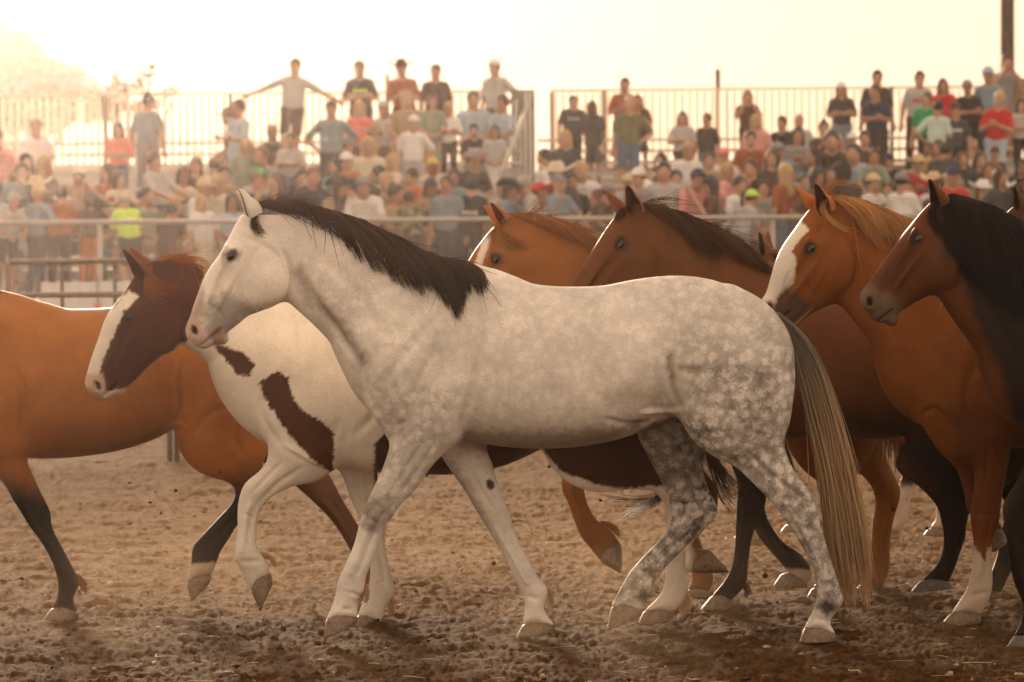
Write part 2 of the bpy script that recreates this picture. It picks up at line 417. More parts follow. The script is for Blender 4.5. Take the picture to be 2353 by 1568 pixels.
class Horse:
    def __init__(s, label, D, xc, h, xr, zr=(-.03, 1.9), yr=(-.36, .36), group='herd of loose horses crossing the arena'):
        s.D = D; s.X0 = float(at(xc, 1400, D)[0]); s.h = h
        s.root = empty('horse', (s.X0, D, 0), label, 'horse', group)
        x0 = float(at(xr[0], 800, D)[0]) - s.X0; x1 = float(at(xr[1], 800, D)[0]) - s.X0
        s.f = Field((x0, yr[0], zr[0]), (x1, yr[1], zr[1]), h)
        s.patches = []; s.dap = []; s.cr = []
    def loc(s, px, py, yc=0.0):
        x, z = at(px, py, s.D + yc); return x - s.X0, z
    def conv(s, st):
        st = np.asarray(st, float)
        x1, z1 = s.loc(st[:, 0], st[:, 1], st[:, 5]); x2, z2 = s.loc(st[:, 2], st[:, 3], st[:, 5])
        return np.column_stack([x1, z1, x2, z2, st[:, 4], st[:, 5]])
    def L(s, pairs, n=34, k=.05, e=0.0, p=2.0, sub=False):
        s.f.loft(s.conv(catmull(pairs, n)), k, e, p, sub)
    def limb(s, front, back, w, yc, n=44, k=.03, p=2.0):
        s.f.loft(s.conv(outline(front, back, n, w, yc)), k, 0, p, False, True)
        O = s.conv(outline(front, back, n, w, yc)); T_ = np.linspace(0, 1, n); m = (T_ > .50) & (T_ < .80); O = O[m]
        if len(O) > 4:
            for sg in (-1, 1):
                c = O[:, :2] * .36 + O[:, 2:4] * .64; r_ = .0055
                d = O[:, 2:4] - O[:, :2]; d /= np.linalg.norm(d, axis=1)[:, None]
                s.f.loft(np.column_stack([c - d * r_, c + d * r_, np.full(len(O), .011), O[:, 5] + sg * (O[:, 4] * .92 + .002)]), .010, 0, 2, True)
                c = O[:, :2] * .64 + O[:, 2:4] * .36
                s.f.loft(np.column_stack([c - d * .007, c + d * .007, np.full(len(O), .010), O[:, 5] + sg * (O[:, 4] * .88)]), .012, 0, 2)
    def blob(s, px, py, yc, ru, ry, rv, ang=0.0, k=.02, sub=False):
        x, z = s.loc(px, py, yc); s.f.blob((x, yc, z), (ru, ry, rv), -R(ang), k, sub)
    def hoof(s, cf, cb, heel, toe, yc, mat=None, w=.058):
        """coronet front, coronet back, heel, toe in pixels"""
        P = [s.loc(a, b, yc) for a, b in (cf, cb, heel, toe)]
        (ax, az), (bx, bz), (hx, hz), (tx, tz) = P
        V = []; n = 16; th = np.arange(n) * 2 * math.pi / n
        for i, u in enumerate((-.25, 0, .12, .5, .9, 1.0)):
            fx, fz = ax + (tx - ax) * u, az + (tz - az) * u; gx, gz = bx + (hx - bx) * u, bz + (hz - bz) * u
            cx, cz = (fx + gx) / 2, (fz + gz) / 2; ex, ez = (fx - gx) / 2, (fz - gz) / 2
            ww = [w * .55, w * .80, w * .86, w * .95, w * 1.05, w * 1.03][i]; kk = [.55, .94, 1.03, 1.02, 1.0, .97][i]
            for t in th:
                c = math.cos(t); V.append((cx + ex * c * kk, yc + ww * math.sin(t) * (1 - .25 * max(0, -c)), cz + ez * c * kk))
        V = np.array(V); F = []
        for r in range(5):
            for j in range(n): F.append((r * n + j, r * n + (j + 1) % n, (r + 1) * n + (j + 1) % n, (r + 1) * n + j))
        c0 = len(V); V = np.vstack([V, V[-n:].mean(0) + (0, 0, .008), V[:n].mean(0)])
        T = [(5 * n + j, 5 * n + (j + 1) % n, c0) for j in range(n)] + [((j + 1) % n, j, c0 + 1) for j in range(n)]
        add_mesh('hoof', V, [np.array(F), np.array(T)], mat or HOOF, s.root)
    def head(s, eye, nose, mouth, cheek, cr=.105, r=1.0, hw=.098):
        """anatomy of the face from four pixel points (near side), mirrored"""
        e = np.array(s.loc(*eye)); nn = np.array(s.loc(*nose)); u = (nn - e) / np.linalg.norm(nn - e)
        v = np.array([u[1], -u[0]]);
        if v[1] > 0: v = -v
        ck = np.array(s.loc(*cheek)); mo = np.array(s.loc(*mouth))
        s.ang = math.atan2(u[1], u[0]); A = s.ang
        Y = s.f.near()
        def sy(p):
            i = int(np.clip(round((p[0] - s.f.lo[0]) / s.h), 0, Y.shape[0] - 1)); j = int(np.clip(round((p[1] - s.f.lo[2]) / s.h), 0, Y.shape[1] - 1))
            y = Y[i, j]; return -.05 if np.isnan(y) else float(y)
        q = lambda a, b: e + u * a * r + v * b * r
        ye = sy(e); yc_ = sy(ck)
        F = s.f
        for sg in (1, -1):
            B = lambda p, y, ru, ry, rv, ang=A, k=.012, sub=False: F.blob((p[0], sg * y, p[1]), (ru * r, ry * r, rv * r), ang, k, sub)
            B(ck, yc_ + .030, cr, .050, cr * .97, k=.012)                    # jowl
            B(q(0, 0), ye + .001, .042, .016, .032, k=.014)                 # bulge of the orbit
            B(q(-.004, -.031), ye - .009, .038, .013, .010, ang=A + .2, k=.010)  # brow
            B(q(-.085, -.012), ye - .012, .035, .022, .024, k=.02, sub=True)    # hollow above the eye
            for t in np.linspace(0, 1, 7):                                  # facial crest
                p = q(.05 + .15 * t, .055 - .005 * t); B(p, sy(p) + .004, .030, .013, .010, k=.010)
            for t in np.linspace(0, 1, 5):                                  # groove behind the nasal bone
                p = q(.09 + .17 * t, .012 + .012 * t); B(p, sy(p) - .008, .04, .014, .014, k=.016, sub=True)
            yn = sy(nn)
            B(nn + v * .004, yn + .006, .034, .018, .028, ang=A + .5, k=.014)   # nostril rim
            B(nn, yn - .014, .020, .030, .0125, ang=A + .9, k=.006, sub=True)
            B(nn + u * .010 + v * .010, yn - .014, .011, .022, .010, ang=A, k=.006, sub=True)
            me = np.array(mo); yf = sy(me)
            for t in np.linspace(0, 1, 9):                                  # line of the mouth
                p = me + (s.mfront - me) * t; B(p, sy(p) + .002, .014, .011, .0045, ang=math.atan2(*(s.mfront - me)[::-1]), k=.004, sub=True)
            # eye socket
            B(e, ye - .021, .029, .0145, .0205, ang=A + .15, k=.004, sub=True)
        yb = ye + .0025
        for sg in (1, -1):
            n, m = 14, 9; V = []
            for i in range(m + 1):
                a = math.pi * i / m
                for j in range(n):
                    b = 2 * math.pi * j / n; V.append((.0310 * math.sin(a) * math.cos(b), .0200 * math.cos(a), .0235 * math.sin(a) * math.sin(b)))
            V = np.array(V) * r; ca, sa = math.cos(A), math.sin(A)
            V = np.stack([V[:, 0] * ca - V[:, 2] * sa + e[0], V[:, 1] + sg * yb, V[:, 0] * sa + V[:, 2] * ca + e[1]], 1)
            Fq = np.array([(i * n + j, i * n + (j + 1) % n, (i + 1) * n + (j + 1) % n, (i + 1) * n + j) for i in range(m) for j in range(n)])
            add_mesh('eye', V, Fq, EYE, s.root)
        npx = s.px(nn[0] + u[0] * .004 + v[0] * .004, 0, nn[1] + u[1] * .004 + v[1] * .004); a_ = A + .9; rr_ = FPX / s.D * r
        s.nost = [(npx[0] + rr_ * (.019 * math.cos(t) * math.cos(a_) - .012 * math.sin(t) * math.sin(a_)), npx[1] - rr_ * (.019 * math.cos(t) * math.sin(a_) + .012 * math.sin(t) * math.cos(a_))) for t in np.linspace(0, 6.1, 12)]
        epx = s.px(e[0], 0, e[1]); s.eyep = [(epx[0] + rr_ * (.031 * math.cos(t) * math.cos(A) - .020 * math.sin(t) * math.sin(A)), epx[1] - rr_ * (.031 * math.cos(t) * math.sin(A) + .020 * math.sin(t) * math.cos(A))) for t in np.linspace(0, 6.1, 12)]
        s.e = e; s.u = u; s.v = v; s.q = q
        def pxl(p): return s.px(p[0], 0, p[1])
        s.eyepx = eye
    def px(s, x, y, z):
        X = np.asarray(x) + s.X0; Y = np.asarray(y) + s.D; Z = np.asarray(z) - CAMZ
        d = X * _f[0] + Y * _f[1] + Z * _f[2]
        return 1176.5 + FPX * (X * _r[0] + Y * _r[1] + Z * _r[2]) / d, 784 - FPX * (X * _u[0] + Y * _u[1] + Z * _u[2]) / d
    def ear(s, b1, b2, tip, yb, lean=0.0, openang=35, cols=((.3, .1, .03), (.05, .02, .01)), w=None, bow=.0):
        """cupped ear; b1 front base, b2 back base, tip (pixels)"""
        p1 = np.array(s.loc(*b1)); p2 = np.array(s.loc(*b2)); T = np.array(s.loc(*tip)); B = (p1 + p2) / 2
        ax = T - B; Ln = np.linalg.norm(ax); ax /= Ln; nb = np.array([-ax[1], ax[0]])
        if np.dot(nb, p2 - p1) < 0: nb = -nb
        W = w or abs(np.dot(nb, p2 - p1)) / 2
        sg = -1 if yb < 0 else 1
        th = R(openang)          # opening turned from forward towards the side
        back = np.array([nb[0] * math.cos(th), -sg * math.sin(th), nb[1] * math.cos(th)])
        axis = np.array([ax[0], 0, ax[1]]); lat = np.cross(axis, back)
        V = []; C = []; m = 15; k = 9
        for i in range(m + 1):
            t = i / m
            wd = W * (0.86 + .3 * math.sin(math.pi * min(1, t * 1.5 + .12))) * (max(0, 1 - t ** 2.4)) ** .62 + .0012
            c = np.array([B[0], yb, B[1]]) + axis * (Ln * t) + np.array([nb[0], 0, nb[1]]) * (bow * math.sin(math.pi * t) * W) + np.array([0, sg * lean * t, 0])
            op = 125 - 35 * t
            for j in range(k):
                a = R(-op + 2 * op * j / (k - 1)); V.append(c + wd * (back * math.cos(a) + lat * math.sin(a) * .85)); C.append(cols[0])
            for j in range(k):
                a = R(op - 2 * op * j / (k - 1)); V.append(c + wd * .78 * (back * math.cos(a) + lat * math.sin(a) * .85) + back * .001); C.append(cols[1])
        q = 2 * k; F = [(i * q + j, i * q + (j + 1) % q, (i + 1) * q + (j + 1) % q, (i + 1) * q + j) for i in range(m) for j in range(q)]
        o = add_mesh('ear', np.array(V), np.array(F), COAT, s.root); set_col(o.data, 'coat', np.array(C))
    def patch(s, P, c, feather=5, noise=6, nscale=.12, side=0): s.patches.append((P, c, feather, noise, nscale, side))
    def dapple(s, P, v, feather=60): s.dap.append((P, v, feather))
    def crease(s, pts, w=9, d=.008, side=0):
        """groove (or ridge, d < 0) along a pixel polyline; w in pixels, d in metres"""
        s.cr.append((pts, w, d, side))
    def sculpt(s, V, Q):
        n = np.cross(V[Q[:, 2]] - V[Q[:, 0]], V[Q[:, 3]] - V[Q[:, 1]]); N_ = np.zeros_like(V)
        for i in range(4):
            for k in range(3): N_[:, k] += np.bincount(Q[:, i], n[:, k], minlength=len(V))
        N_ /= np.linalg.norm(N_, axis=1)[:, None] + 1e-12
        px, py = s.px(V[:, 0], V[:, 1], V[:, 2]); D_ = np.zeros(len(V))
        lat = np.clip(np.abs(N_[:, 1]) * 1.4 - .15, 0, 1)
        for pts, w, d, side in s.cr:
            P = catmull(pts, 14); lo = P.min(0) - 3 * w; hi = P.max(0) + 3 * w
            m = (px > lo[0]) & (px < hi[0]) & (py > lo[1]) & (py < hi[1])
            if side: m &= V[:, 1] * side > 0
            if not m.any(): continue
            X, Y = px[m], py[m]; best = np.full(len(X), 1e9); env = np.zeros(len(X))
            for i in range(len(P) - 1):
                dx, dy = P[i + 1] - P[i]; t = np.clip(((X - P[i, 0]) * dx + (Y - P[i, 1]) * dy) / (dx * dx + dy * dy + 1e-9), 0, 1)
                q = (X - P[i, 0] - t * dx) ** 2 + (Y - P[i, 1] - t * dy) ** 2; u = (i + t) / (len(P) - 1)
                b = q < best; best = np.where(b, q, best); env = np.where(b, np.minimum(1, 4 * np.minimum(u, 1 - u) + .12), env)
            D_[m] -= 1.7 * d * env * np.exp(-best / (w * w)) - .7 * d * env * np.exp(-best / (5 * w * w))
        # soft irregular flesh under the skin
        fl = fbm(V[:, 0] * 6, V[:, 1] * 6, V[:, 2] * 6 + 5, 3) - .5
        D_ += fl * .014
        return V + N_ * (D_ * lat)[:, None]
    def body(s, base, mott=.06, it=2):
        V, Q = s.f.mesh(it); V = s.sculpt(V, Q); me = mesh_np('body', V, Q, True); me.materials.append(COAT)
        px, py = s.px(V[:, 0], V[:, 1], V[:, 2])
        C = np.tile(np.array(base, float), (len(V), 1))
        sx = V[:, 0] * 7; C *= (1 + mott * (fbm(sx, V[:, 1] * 7, V[:, 2] * 7, 4) - .5) * 4)[:, None]
        ex = [(s.eyep, (.035, .018, .012, .85), 4, 1, .2, 0), (s.nost, (.02, .010, .007, .95), 2.5, 1, .2, 0)] if hasattr(s, 'nost') else []
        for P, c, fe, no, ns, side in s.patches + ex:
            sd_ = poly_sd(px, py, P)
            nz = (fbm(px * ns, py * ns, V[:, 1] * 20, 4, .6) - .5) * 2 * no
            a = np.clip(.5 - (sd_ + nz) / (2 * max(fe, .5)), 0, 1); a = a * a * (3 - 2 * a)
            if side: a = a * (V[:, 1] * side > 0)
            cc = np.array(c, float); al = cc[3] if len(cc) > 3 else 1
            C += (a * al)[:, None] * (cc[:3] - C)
        set_col(me, 'coat', np.clip(C, .003, 1))
        dv = np.zeros(len(V))
        for P, v, fe in s.dap:
            a = np.clip(.5 - poly_sd(px, py, P) / (2 * fe), 0, 1); dv += (a * a * (3 - 2 * a)) * (v - dv)
        set_f(me, 'dapple', dv)
        o = link(bpy.data.objects.new('body', me), s.root)
        Y = s.f.near(); Yf = np.where(np.isnan(Y), 0.0, Y)
        m = (~np.isnan(Y)).astype(float)
        for _ in range(6):       # soften the map so that hair glides over it
            def sh(A): return (A + np.roll(A, 1, 0) + np.roll(A, -1, 0) + np.roll(A, 1, 1) + np.roll(A, -1, 1)) / 5
            Yf, m = sh(Yf), sh(m)
        s.Y = Yf
        s.f.F = None
        return o
    def surf(s, x, z):
        i = np.clip((x - s.f.lo[0]) / s.h, 0, s.Y.shape[0] - 1.001); j = np.clip((z - s.f.lo[2]) / s.h, 0, s.Y.shape[1] - 1.001)
        i0 = i.astype(int); j0 = j.astype(int); a = i - i0; b = j - j0
        return (s.Y[i0, j0] * (1 - a) + s.Y[i0 + 1, j0] * a) * (1 - b) + (s.Y[i0, j0 + 1] * (1 - a) + s.Y[i0 + 1, j0 + 1] * a) * b
    def hair(s, name, keys, n, c0, c1, r=.0017, mode='surf', yc=0.0, thick=.02, m=12, jit=8, clump=.6, nclump=40, lenj=.35, wave=3, wild=0.0, off=.008, seed=1, root_c=None, tip=.35):
        """keys: pixel polylines from root to tip; strands are spread between neighbouring ones"""
        g = np.random.default_rng(seed); K = np.stack([catmull(k, m) for k in keys])
        u = g.random(n) * (len(K) - 1)
        cl = np.sort(g.random(nclump)) * (len(K) - 1); uc = cl[np.abs(u[:, None] - cl[None]).argmin(1)]
        t = np.linspace(0, 1, m)
        ue = u[:, None] + (uc - u)[:, None] * clump * t[None] ** 1.3
        ue = np.clip(ue, 0, len(K) - 1.0001); i0 = ue.astype(int); fr = (ue - i0)[..., None]
        tt = np.arange(m)[None].repeat(n, 0)
        P = K[i0, tt] * (1 - fr) + K[np.minimum(i0 + 1, len(K) - 1), tt] * fr
        # random length: re-sample along the strand
        Lf = 1 - lenj * g.random(n) ** 1.5
        Lc = 1 - lenj * .6 * g.random(nclump) ; Lf = Lf * Lc[np.abs(u[:, None] - cl[None]).argmin(1)]
        ts = t[None] * Lf[:, None] * (m - 1); a0 = np.clip(ts.astype(int), 0, m - 2); fa = (ts - a0)[..., None]
        ii = np.arange(n)[:, None]; P = P[ii, a0] * (1 - fa) + P[ii, a0 + 1] * fa
        J = g.normal(size=(n, 2)) * jit; P += J[:, None] * (t[None, :, None] ** .8) * .8 + g.normal(size=(n, 2))[:, None] * 1.2
        ph = g.random((n, 1)) * 6.28; fq = 1.5 + 2.5 * g.random((n, 1))
        wv = np.sin(ph + fq * 6.28 * t[None] * .5) * wave * t[None]
        P[..., 0] += wv; P[..., 1] += .5 * np.cos(ph * 1.7 + fq * 3 * t[None]) * wave * t[None]
        if wild:
            W_ = g.random(n) < wild; q = g.normal(size=(n, 2)) * 34; q[:, 1] -= 14
            P += (W_[:, None] * q)[:, None] * (t[None, :, None] ** 1.6)
        if mode == 'surf':
            x, z = s.loc(P[..., 0], P[..., 1], -.12 * np.clip(t * 3, 0, 1)[None].repeat(n, 0))
            y = np.minimum(s.surf(x, z), 0) - off - thick * (.6 * g.random((n, 1)) + .4 * g.random(nclump)[np.abs(u[:, None] - cl[None]).argmin(1)][:, None])
            y[:, 0] *= .35; y[:, 1] *= .75
            for _ in range(2): y[:, 1:-1] = (y[:, :-2] + 2 * y[:, 1:-1] + y[:, 2:]) / 4
        elif mode == 'crest':
            x, z = s.loc(P[..., 0], P[..., 1], 0 * P[..., 0]); y = yc + g.normal(size=(n, 1)) * thick + 0 * x
        else:
            y0 = g.normal(size=(n, 1)) * thick; y = yc + y0 * (.35 + .65 * np.sin(np.clip(t, 0, 1) * math.pi * .55))[None] + 0 * P[..., 0]
            x, z = s.loc(P[..., 0], P[..., 1], y)
        z = np.maximum(z, .012)
        G = np.stack([x, y, z], -1); T = np.gradient(G, axis=1); T /= np.linalg.norm(T, axis=2, keepdims=True) + 1e-9
        A = np.cross(T, np.array([.1, 1, .2])); A /= np.linalg.norm(A, axis=2, keepdims=True) + 1e-9; B = np.cross(T, A)
        rad = r * (.6 + .8 * g.random((n, 1))) * (1 - (1 - tip) * t[None] ** 2)
        th = np.array([0, 2.094, 4.189])
        V = G[:, :, None] + rad[:, :, None, None] * (A[:, :, None] * np.cos(th)[None, None, :, None] + B[:, :, None] * np.sin(th)[None, None, :, None])
        i = (np.arange(n)[:, None, None] * m + np.arange(m - 1)[None, :, None]) * 3; j = np.arange(3)[None, None]; k = (j + 1) % 3
        F = np.stack([i + j, i + k, i + 3 + k, i + 3 + j], -1).reshape(-1, 4)
        c0 = np.array(c0); c1 = np.array(c1); ci = np.abs(u[:, None] - cl[None]).argmin(1); mixv = np.clip(.5 * (g.random(nclump) ** 1.6)[ci][:, None] + .5 * g.random((n, 1)), 0, 1)
        if root_c is not None:
            ra, rb = np.array(root_c[0]), np.array(root_c[1]); e = np.clip((t - root_c[2]) / (root_c[3] - root_c[2]), 0, 1)[None, :, None]
            Cs = (ra + (rb - ra) * mixv[..., None]) * (1 - e) + (c0 + (c1 - c0) * mixv[..., None]) * e
        else: Cs = np.broadcast_to((c0 + (c1 - c0) * mixv[..., None]), (n, m, 3))
        Cs = Cs * (.75 + .5 * g.random((n, 1, 1)))
        o = add_mesh(name, V.reshape(-1, 3), F, HAIR, s.root); set_col(o.data, 'coat', np.repeat(Cs.reshape(-1, 3), 3, 0))
        return o
# ---- the grey in front
BLK = (.0075, .0042, .0028)
def horse_grey():
    s = Horse('flea-bitten dapple grey horse with dark mane, walking in front of all the others', 16.1, 1250, .0065, (400, 2000), zr=(-.02, 1.80), yr=(-.335, .335))
    # barrel, chest and rump
    s.L([(985, 690, 950, 975, .17, 0), (1010, 655, 980, 985, .195, 0), (1095, 618, 1060, 1008, .235, 0), (1190, 646, 1155, 1026, .27, 0), (1252, 657, 1250, 1031, .285, 0),
         (1330, 659, 1340, 1024, .29, 0), (1400, 655, 1420, 1004, .285, 0), (1480, 640, 1500, 968, .27, 0), (1545, 634, 1560, 955, .262, 0), (1600, 641, 1610, 962, .262, 0), (1668, 671, 1668, 988, .24, 0)], 40, .06, .18, 2.15)
    # neck
    s.L([(592, 469, 672, 622, .060, 0), (640, 471, 676, 655, .062, 0), (690, 481, 705, 688, .068, 0), (760, 503, 752, 738, .082, 0), (845, 535, 795, 790, .105, 0), (930, 575, 826, 842, .135, 0), (1010, 612, 842, 900, .165, 0), (1070, 640, 872, 955, .18, 0)], 40, .07, .34, 2.0)
    # head
    s.L([(594, 476, 660, 600, .058, 0), (570, 496, 668, 640, .078, 0), (546, 530, 656, 686, .094, 0), (520, 571, 622, 703, .092, 0), (494, 606, 580, 720, .074, 0), (468, 656, 551, 742, .062, 0), (449, 697, 530, 757, .055, 0), (439, 728, 518, 772, .052, 0)], 34, .02, .0, 2.35)
    s.blob(459, 763, 0, .057, .050, .060, k=.02); s.blob(470, 780, 0, .030, .040, .034, k=.02); s.blob(508, 779, 0, .032, .034, .026, k=.012)
    # shoulder, upper arm, haunch
    for g in (-1, 1):
        s.L([(1060, 668, 1120, 720, .05, g * .12), (980, 740, 1070, 820, .07, g * .145), (900, 810, 1040, 900, .085, g * .15), (865, 860, 1000, 960, .085, g * .145), (880, 930, 985, 990, .075, g * .14)], 24, .05)
        s.L([(1075, 800, 1120, 860, .05, g * .17), (1010, 870, 1085, 930, .07, g * .175), (960, 940, 1060, 985, .08, g * .165)], 20, .05)
        s.L([(1610, 700, 1730, 735, .06, g * .12), (1590, 760, 1800, 815, .11, g * .135), (1572, 850, 1818, 880, .13, g * .14), (1565, 930, 1815, 935, .12, g * .145)], 26, .05)
    # legs: near fore, off fore, near hind, off hind
    s.limb([(893, 930), (905, 985), (893, 1034), (877, 1081), (852, 1135), (834, 1178), (823, 1214), (812, 1254), (794, 1297), (776, 1337), (772, 1362), (764, 1390), (749, 1424)],
           [(1068, 960), (1055, 1010), (1018, 1045), (985, 1081), (953, 1128), (917, 1164), (902, 1188), (880, 1222), (857, 1285), (842, 1325), (836, 1364), (822, 1388), (822, 1420)],
           [.09, .085, .07, .052, .046, .042, .033, .030, .030, .037, .034, .038, .045], [-.150] * 3 + [-.155, -.155])
    s.limb([(985, 990), (1014, 1047), (1038, 1085), (1066, 1125), (1094, 1173), (1118, 1213), (1138, 1245), (1158, 1277), (1179, 1320), (1191, 1349), (1203, 1373), (1207, 1397), (1201, 1434)],
           [(1125, 985), (1119, 1031), (1131, 1065), (1143, 1105), (1156, 1141), (1171, 1177), (1179, 1209), (1199, 1257), (1219, 1293), (1239, 1329), (1261, 1358), (1250, 1400), (1275, 1437)],
           [.08, .075, .06, .050, .045, .040, .033, .030, .030, .037, .033, .038, .045], .14)
    s.limb([(1575, 890), (1568, 948), (1608, 993), (1645, 1028), (1676, 1057), (1716, 1097), (1760, 1141), (1792, 1177), (1816, 1213), (1836, 1245), (1852, 1273), (1868, 1309), (1874, 1341), (1877, 1369), (1870, 1400), (1848, 1443)],
           [(1815, 860), (1816, 900), (1806, 960), (1799, 1008), (1812, 1055), (1832, 1092), (1862, 1131), (1876, 1155), (1882, 1189), (1888, 1217), (1900, 1253), (1912, 1293), (1924, 1333), (1937, 1385), (1908, 1427), (1921, 1458)],
           [.13, .12, .105, .085, .066, .054, .046, .042, .038, .034, .031, .031, .036, .035, .038, .045], [-.13, -.145, -.15, -.15, -.15], 52)
    s.limb([(1480, 930), (1464, 993), (1491, 1053), (1520, 1109), (1536, 1149), (1544, 1185), (1528, 1228), (1492, 1265), (1452, 1309), (1432, 1341), (1417, 1369), (1404, 1393)],
           [(1650, 960), (1636, 1013), (1611, 1050), (1624, 1113), (1646, 1160), (1649, 1183), (1619, 1217), (1584, 1249), (1548, 1285), (1516, 1320), (1490, 1370), (1475, 1404)],
           [.11, .09, .065, .052, .046, .042, .034, .031, .030, .036, .036, .044], .15, 46)
    s.mfront = np.array(s.loc(468, 790)); s.head((533, 588), (447, 757), (508, 757), (618, 645), .098)
    s.hoof((749, 1424), (822, 1418), (818, 1436), (744, 1468), -.155)
    s.hoof((1203, 1434), (1274, 1436), (1276, 1452), (1185, 1466), .14)
    s.hoof((1849, 1442), (1921, 1457), (1920, 1474), (1836, 1476), -.15)
    s.hoof((1406, 1393), (1476, 1402), (1474, 1414), (1394, 1449), .15)
    PINK = (.52, .37, .28); GR = (.12, .105, .095)
    s.patch([(478, 700), (510, 668), (560, 690), (600, 712), (560, 735), (530, 775), (520, 800), (500, 800), (486, 790), (462, 775), (470, 735)], (.24, .205, .175, .8), 18, 14)
    s.patch([(466, 658), (425, 745), (430, 780), (462, 806), (478, 805), (474, 775), (462, 735), (470, 700)], PINK, 9, 6)
    s.patch([(486, 760), (508, 752), (520, 800), (494, 806)], (.30, .17, .12), 5, 4)
    s.patch([(512, 582), (540, 572), (556, 582), (548, 598), (522, 600)], (.16, .11, .08, .7), 8, 5)
    
    s.patch([(672, 628), (700, 690), (770, 755), (832, 840), (850, 835), (800, 740), (730, 680), (690, 610)], (.25, .19, .14, .75), 16, 10)  # shade of the throat and jugular groove, put into the coat colour
    s.patch([(1560, 950), (1470, 965), (1500, 1120), (1600, 1150), (1680, 1040), (1620, 975)], (.20, .17, .14, .6), 30, 20, side=1)  # shadow between the thighs round the dark sheath, painted into the off-side coat
    for c in ((1900, 1395, 26, 26), (1478, 1372, 22, 16), (835, 1378, 14, 18)):
        s.patch([(c[0] - c[2], c[1]), (c[0], c[1] - c[3]), (c[0] + c[2], c[1]), (c[0], c[1] + c[3])], (.07, .055, .05), 10, 6)
    s.patch([(1117, 1105), (1125, 1100), (1135, 1108), (1137, 1120), (1128, 1127), (1118, 1120)], (.07, .05, .04), 3, 1, side=1)
    s.patch([(1530, 820), (1545, 815), (1552, 870), (1542, 880)], (.30, .20, .12, .7), 9, 8)
    s.patch([(1550, 838), (1612, 842), (1606, 862), (1560, 850)], (.30, .20, .12, .6), 8, 8)
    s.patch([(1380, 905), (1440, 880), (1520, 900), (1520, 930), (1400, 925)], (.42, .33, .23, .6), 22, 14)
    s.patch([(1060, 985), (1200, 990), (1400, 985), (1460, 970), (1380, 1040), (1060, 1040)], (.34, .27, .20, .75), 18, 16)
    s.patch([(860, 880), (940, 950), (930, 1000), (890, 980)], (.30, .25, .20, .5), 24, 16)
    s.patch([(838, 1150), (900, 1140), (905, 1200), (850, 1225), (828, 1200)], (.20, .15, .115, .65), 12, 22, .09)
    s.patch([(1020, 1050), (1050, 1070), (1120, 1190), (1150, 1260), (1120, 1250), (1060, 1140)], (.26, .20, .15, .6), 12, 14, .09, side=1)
    s.dapple([(820, 560), (1950, 560), (1950, 1500), (820, 1500)], .24, 80)
    s.dapple([(640, 560), (850, 640), (880, 980), (760, 760)], .34, 60)
    s.dapple([(1500, 600), (1900, 600), (1900, 1100), (1540, 1060)], .38, 90)
    s.dapple([(1600, 820), (1840, 800), (1840, 1120), (1620, 1010)], .80, 80)
    s.dapple([(1640, 1010), (1840, 1000), (1920, 1200), (1960, 1400), (1840, 1380), (1780, 1180)], .80, 25)
    s.dapple([(1440, 960), (1660, 960), (1660, 1200), (1500, 1380), (1400, 1380), (1520, 1200)], .92, 25)
    s.dapple([(860, 880), (1060, 900), (960, 1150), (860, 1240), (800, 1220)], .50, 40)
    s.dapple([(700, 1250), (1300, 1250), (1300, 1500), (700, 1500)], .10, 50)
    s.dapple([(1040, 1000), (1220, 1180), (1260, 1400), (1100, 1200)], .12, 20)
    s.dapple([(300, 380), (620, 380), (680, 660), (620, 760), (400, 830)], .05, 30)
    C = s.crease
    C([(640, 560), (664, 600), (671, 645), (655, 690), (630, 708)], 5, .014); C([(690, 620), (720, 680), (775, 755), (835, 850)], 9, .012); C([(700, 560), (790, 640), (860, 740), (900, 800)], 20, .008)
    C([(1040, 690), (960, 780), (890, 870), (868, 920)], 13, .009); C([(1095, 700), (1105, 800), (1085, 900), (1062, 978)], 10, .013); C([(1000, 800), (960, 880), (930, 960)], 12, .006)
    C([(905, 985), (935, 960), (925, 915)], 7, .008); C([(1568, 946), (1548, 900), (1540, 850), (1546, 790)], 8, .012); C([(1470, 950), (1520, 946), (1565, 948)], 6, -.010); C([(1380, 960), (1450, 975), (1530, 962)], 8, .008)
    C([(1760, 840), (1735, 930), (1745, 1010), (1775, 1060)], 10, .009); C([(1640, 760), (1650, 850), (1640, 940)], 18, .007); C([(1560, 690), (1600, 730), (1700, 740)], 14, .006); C([(1540, 700), (1580, 680)], 14, -.008)
    for k in range(7): C([(1190 + 42 * k, 760 - 4 * k), (1200 + 42 * k, 850), (1180 + 42 * k, 950)], 8, .0026)
    C([(975, 1010), (925, 1090), (880, 1160)], 6, .007, -1); C([(1010, 1000), (960, 1080), (915, 1140)], 6, .005, -1); C([(850, 1190), (868, 1205)], 5, .005, -1); C([(800, 1360), (830, 1372)], 5, .006, -1); C([(782, 1400), (812, 1402)], 7, .006, -1)
    C([(1710, 1030), (1770, 1090), (1840, 1140), (1862, 1165)], 6, .010, -1); C([(1790, 1130), (1840, 1200), (1856, 1240)], 5, .006, -1); C([(1640, 1040), (1700, 1070)], 10, .006, -1); C([(1890, 1360), (1915, 1385)], 6, .007, -1); C([(1870, 1420), (1900, 1428)], 7, .006, -1)
    C([(1080, 1080), (1120, 1150), (1150, 1190)], 6, .007, 1); C([(1210, 1370), (1240, 1378)], 6, .006, 1)
    C([(556, 600), (552, 640), (530, 690)], 3, -.004); C([(600, 560), (575, 600), (570, 640)], 8, .005); C([(520, 610), (500, 660), (486, 700)], 6, .006); C([(478, 700), (500, 712), (512, 735)], 5, .006); C([(455, 720), (470, 730)], 4, .004)
    C([(560, 545), (600, 560), (640, 590)], 8, .006)
    s.body((.82, .75, .66))
    EC = ((.62, .58, .48), (.16, .10, .06))
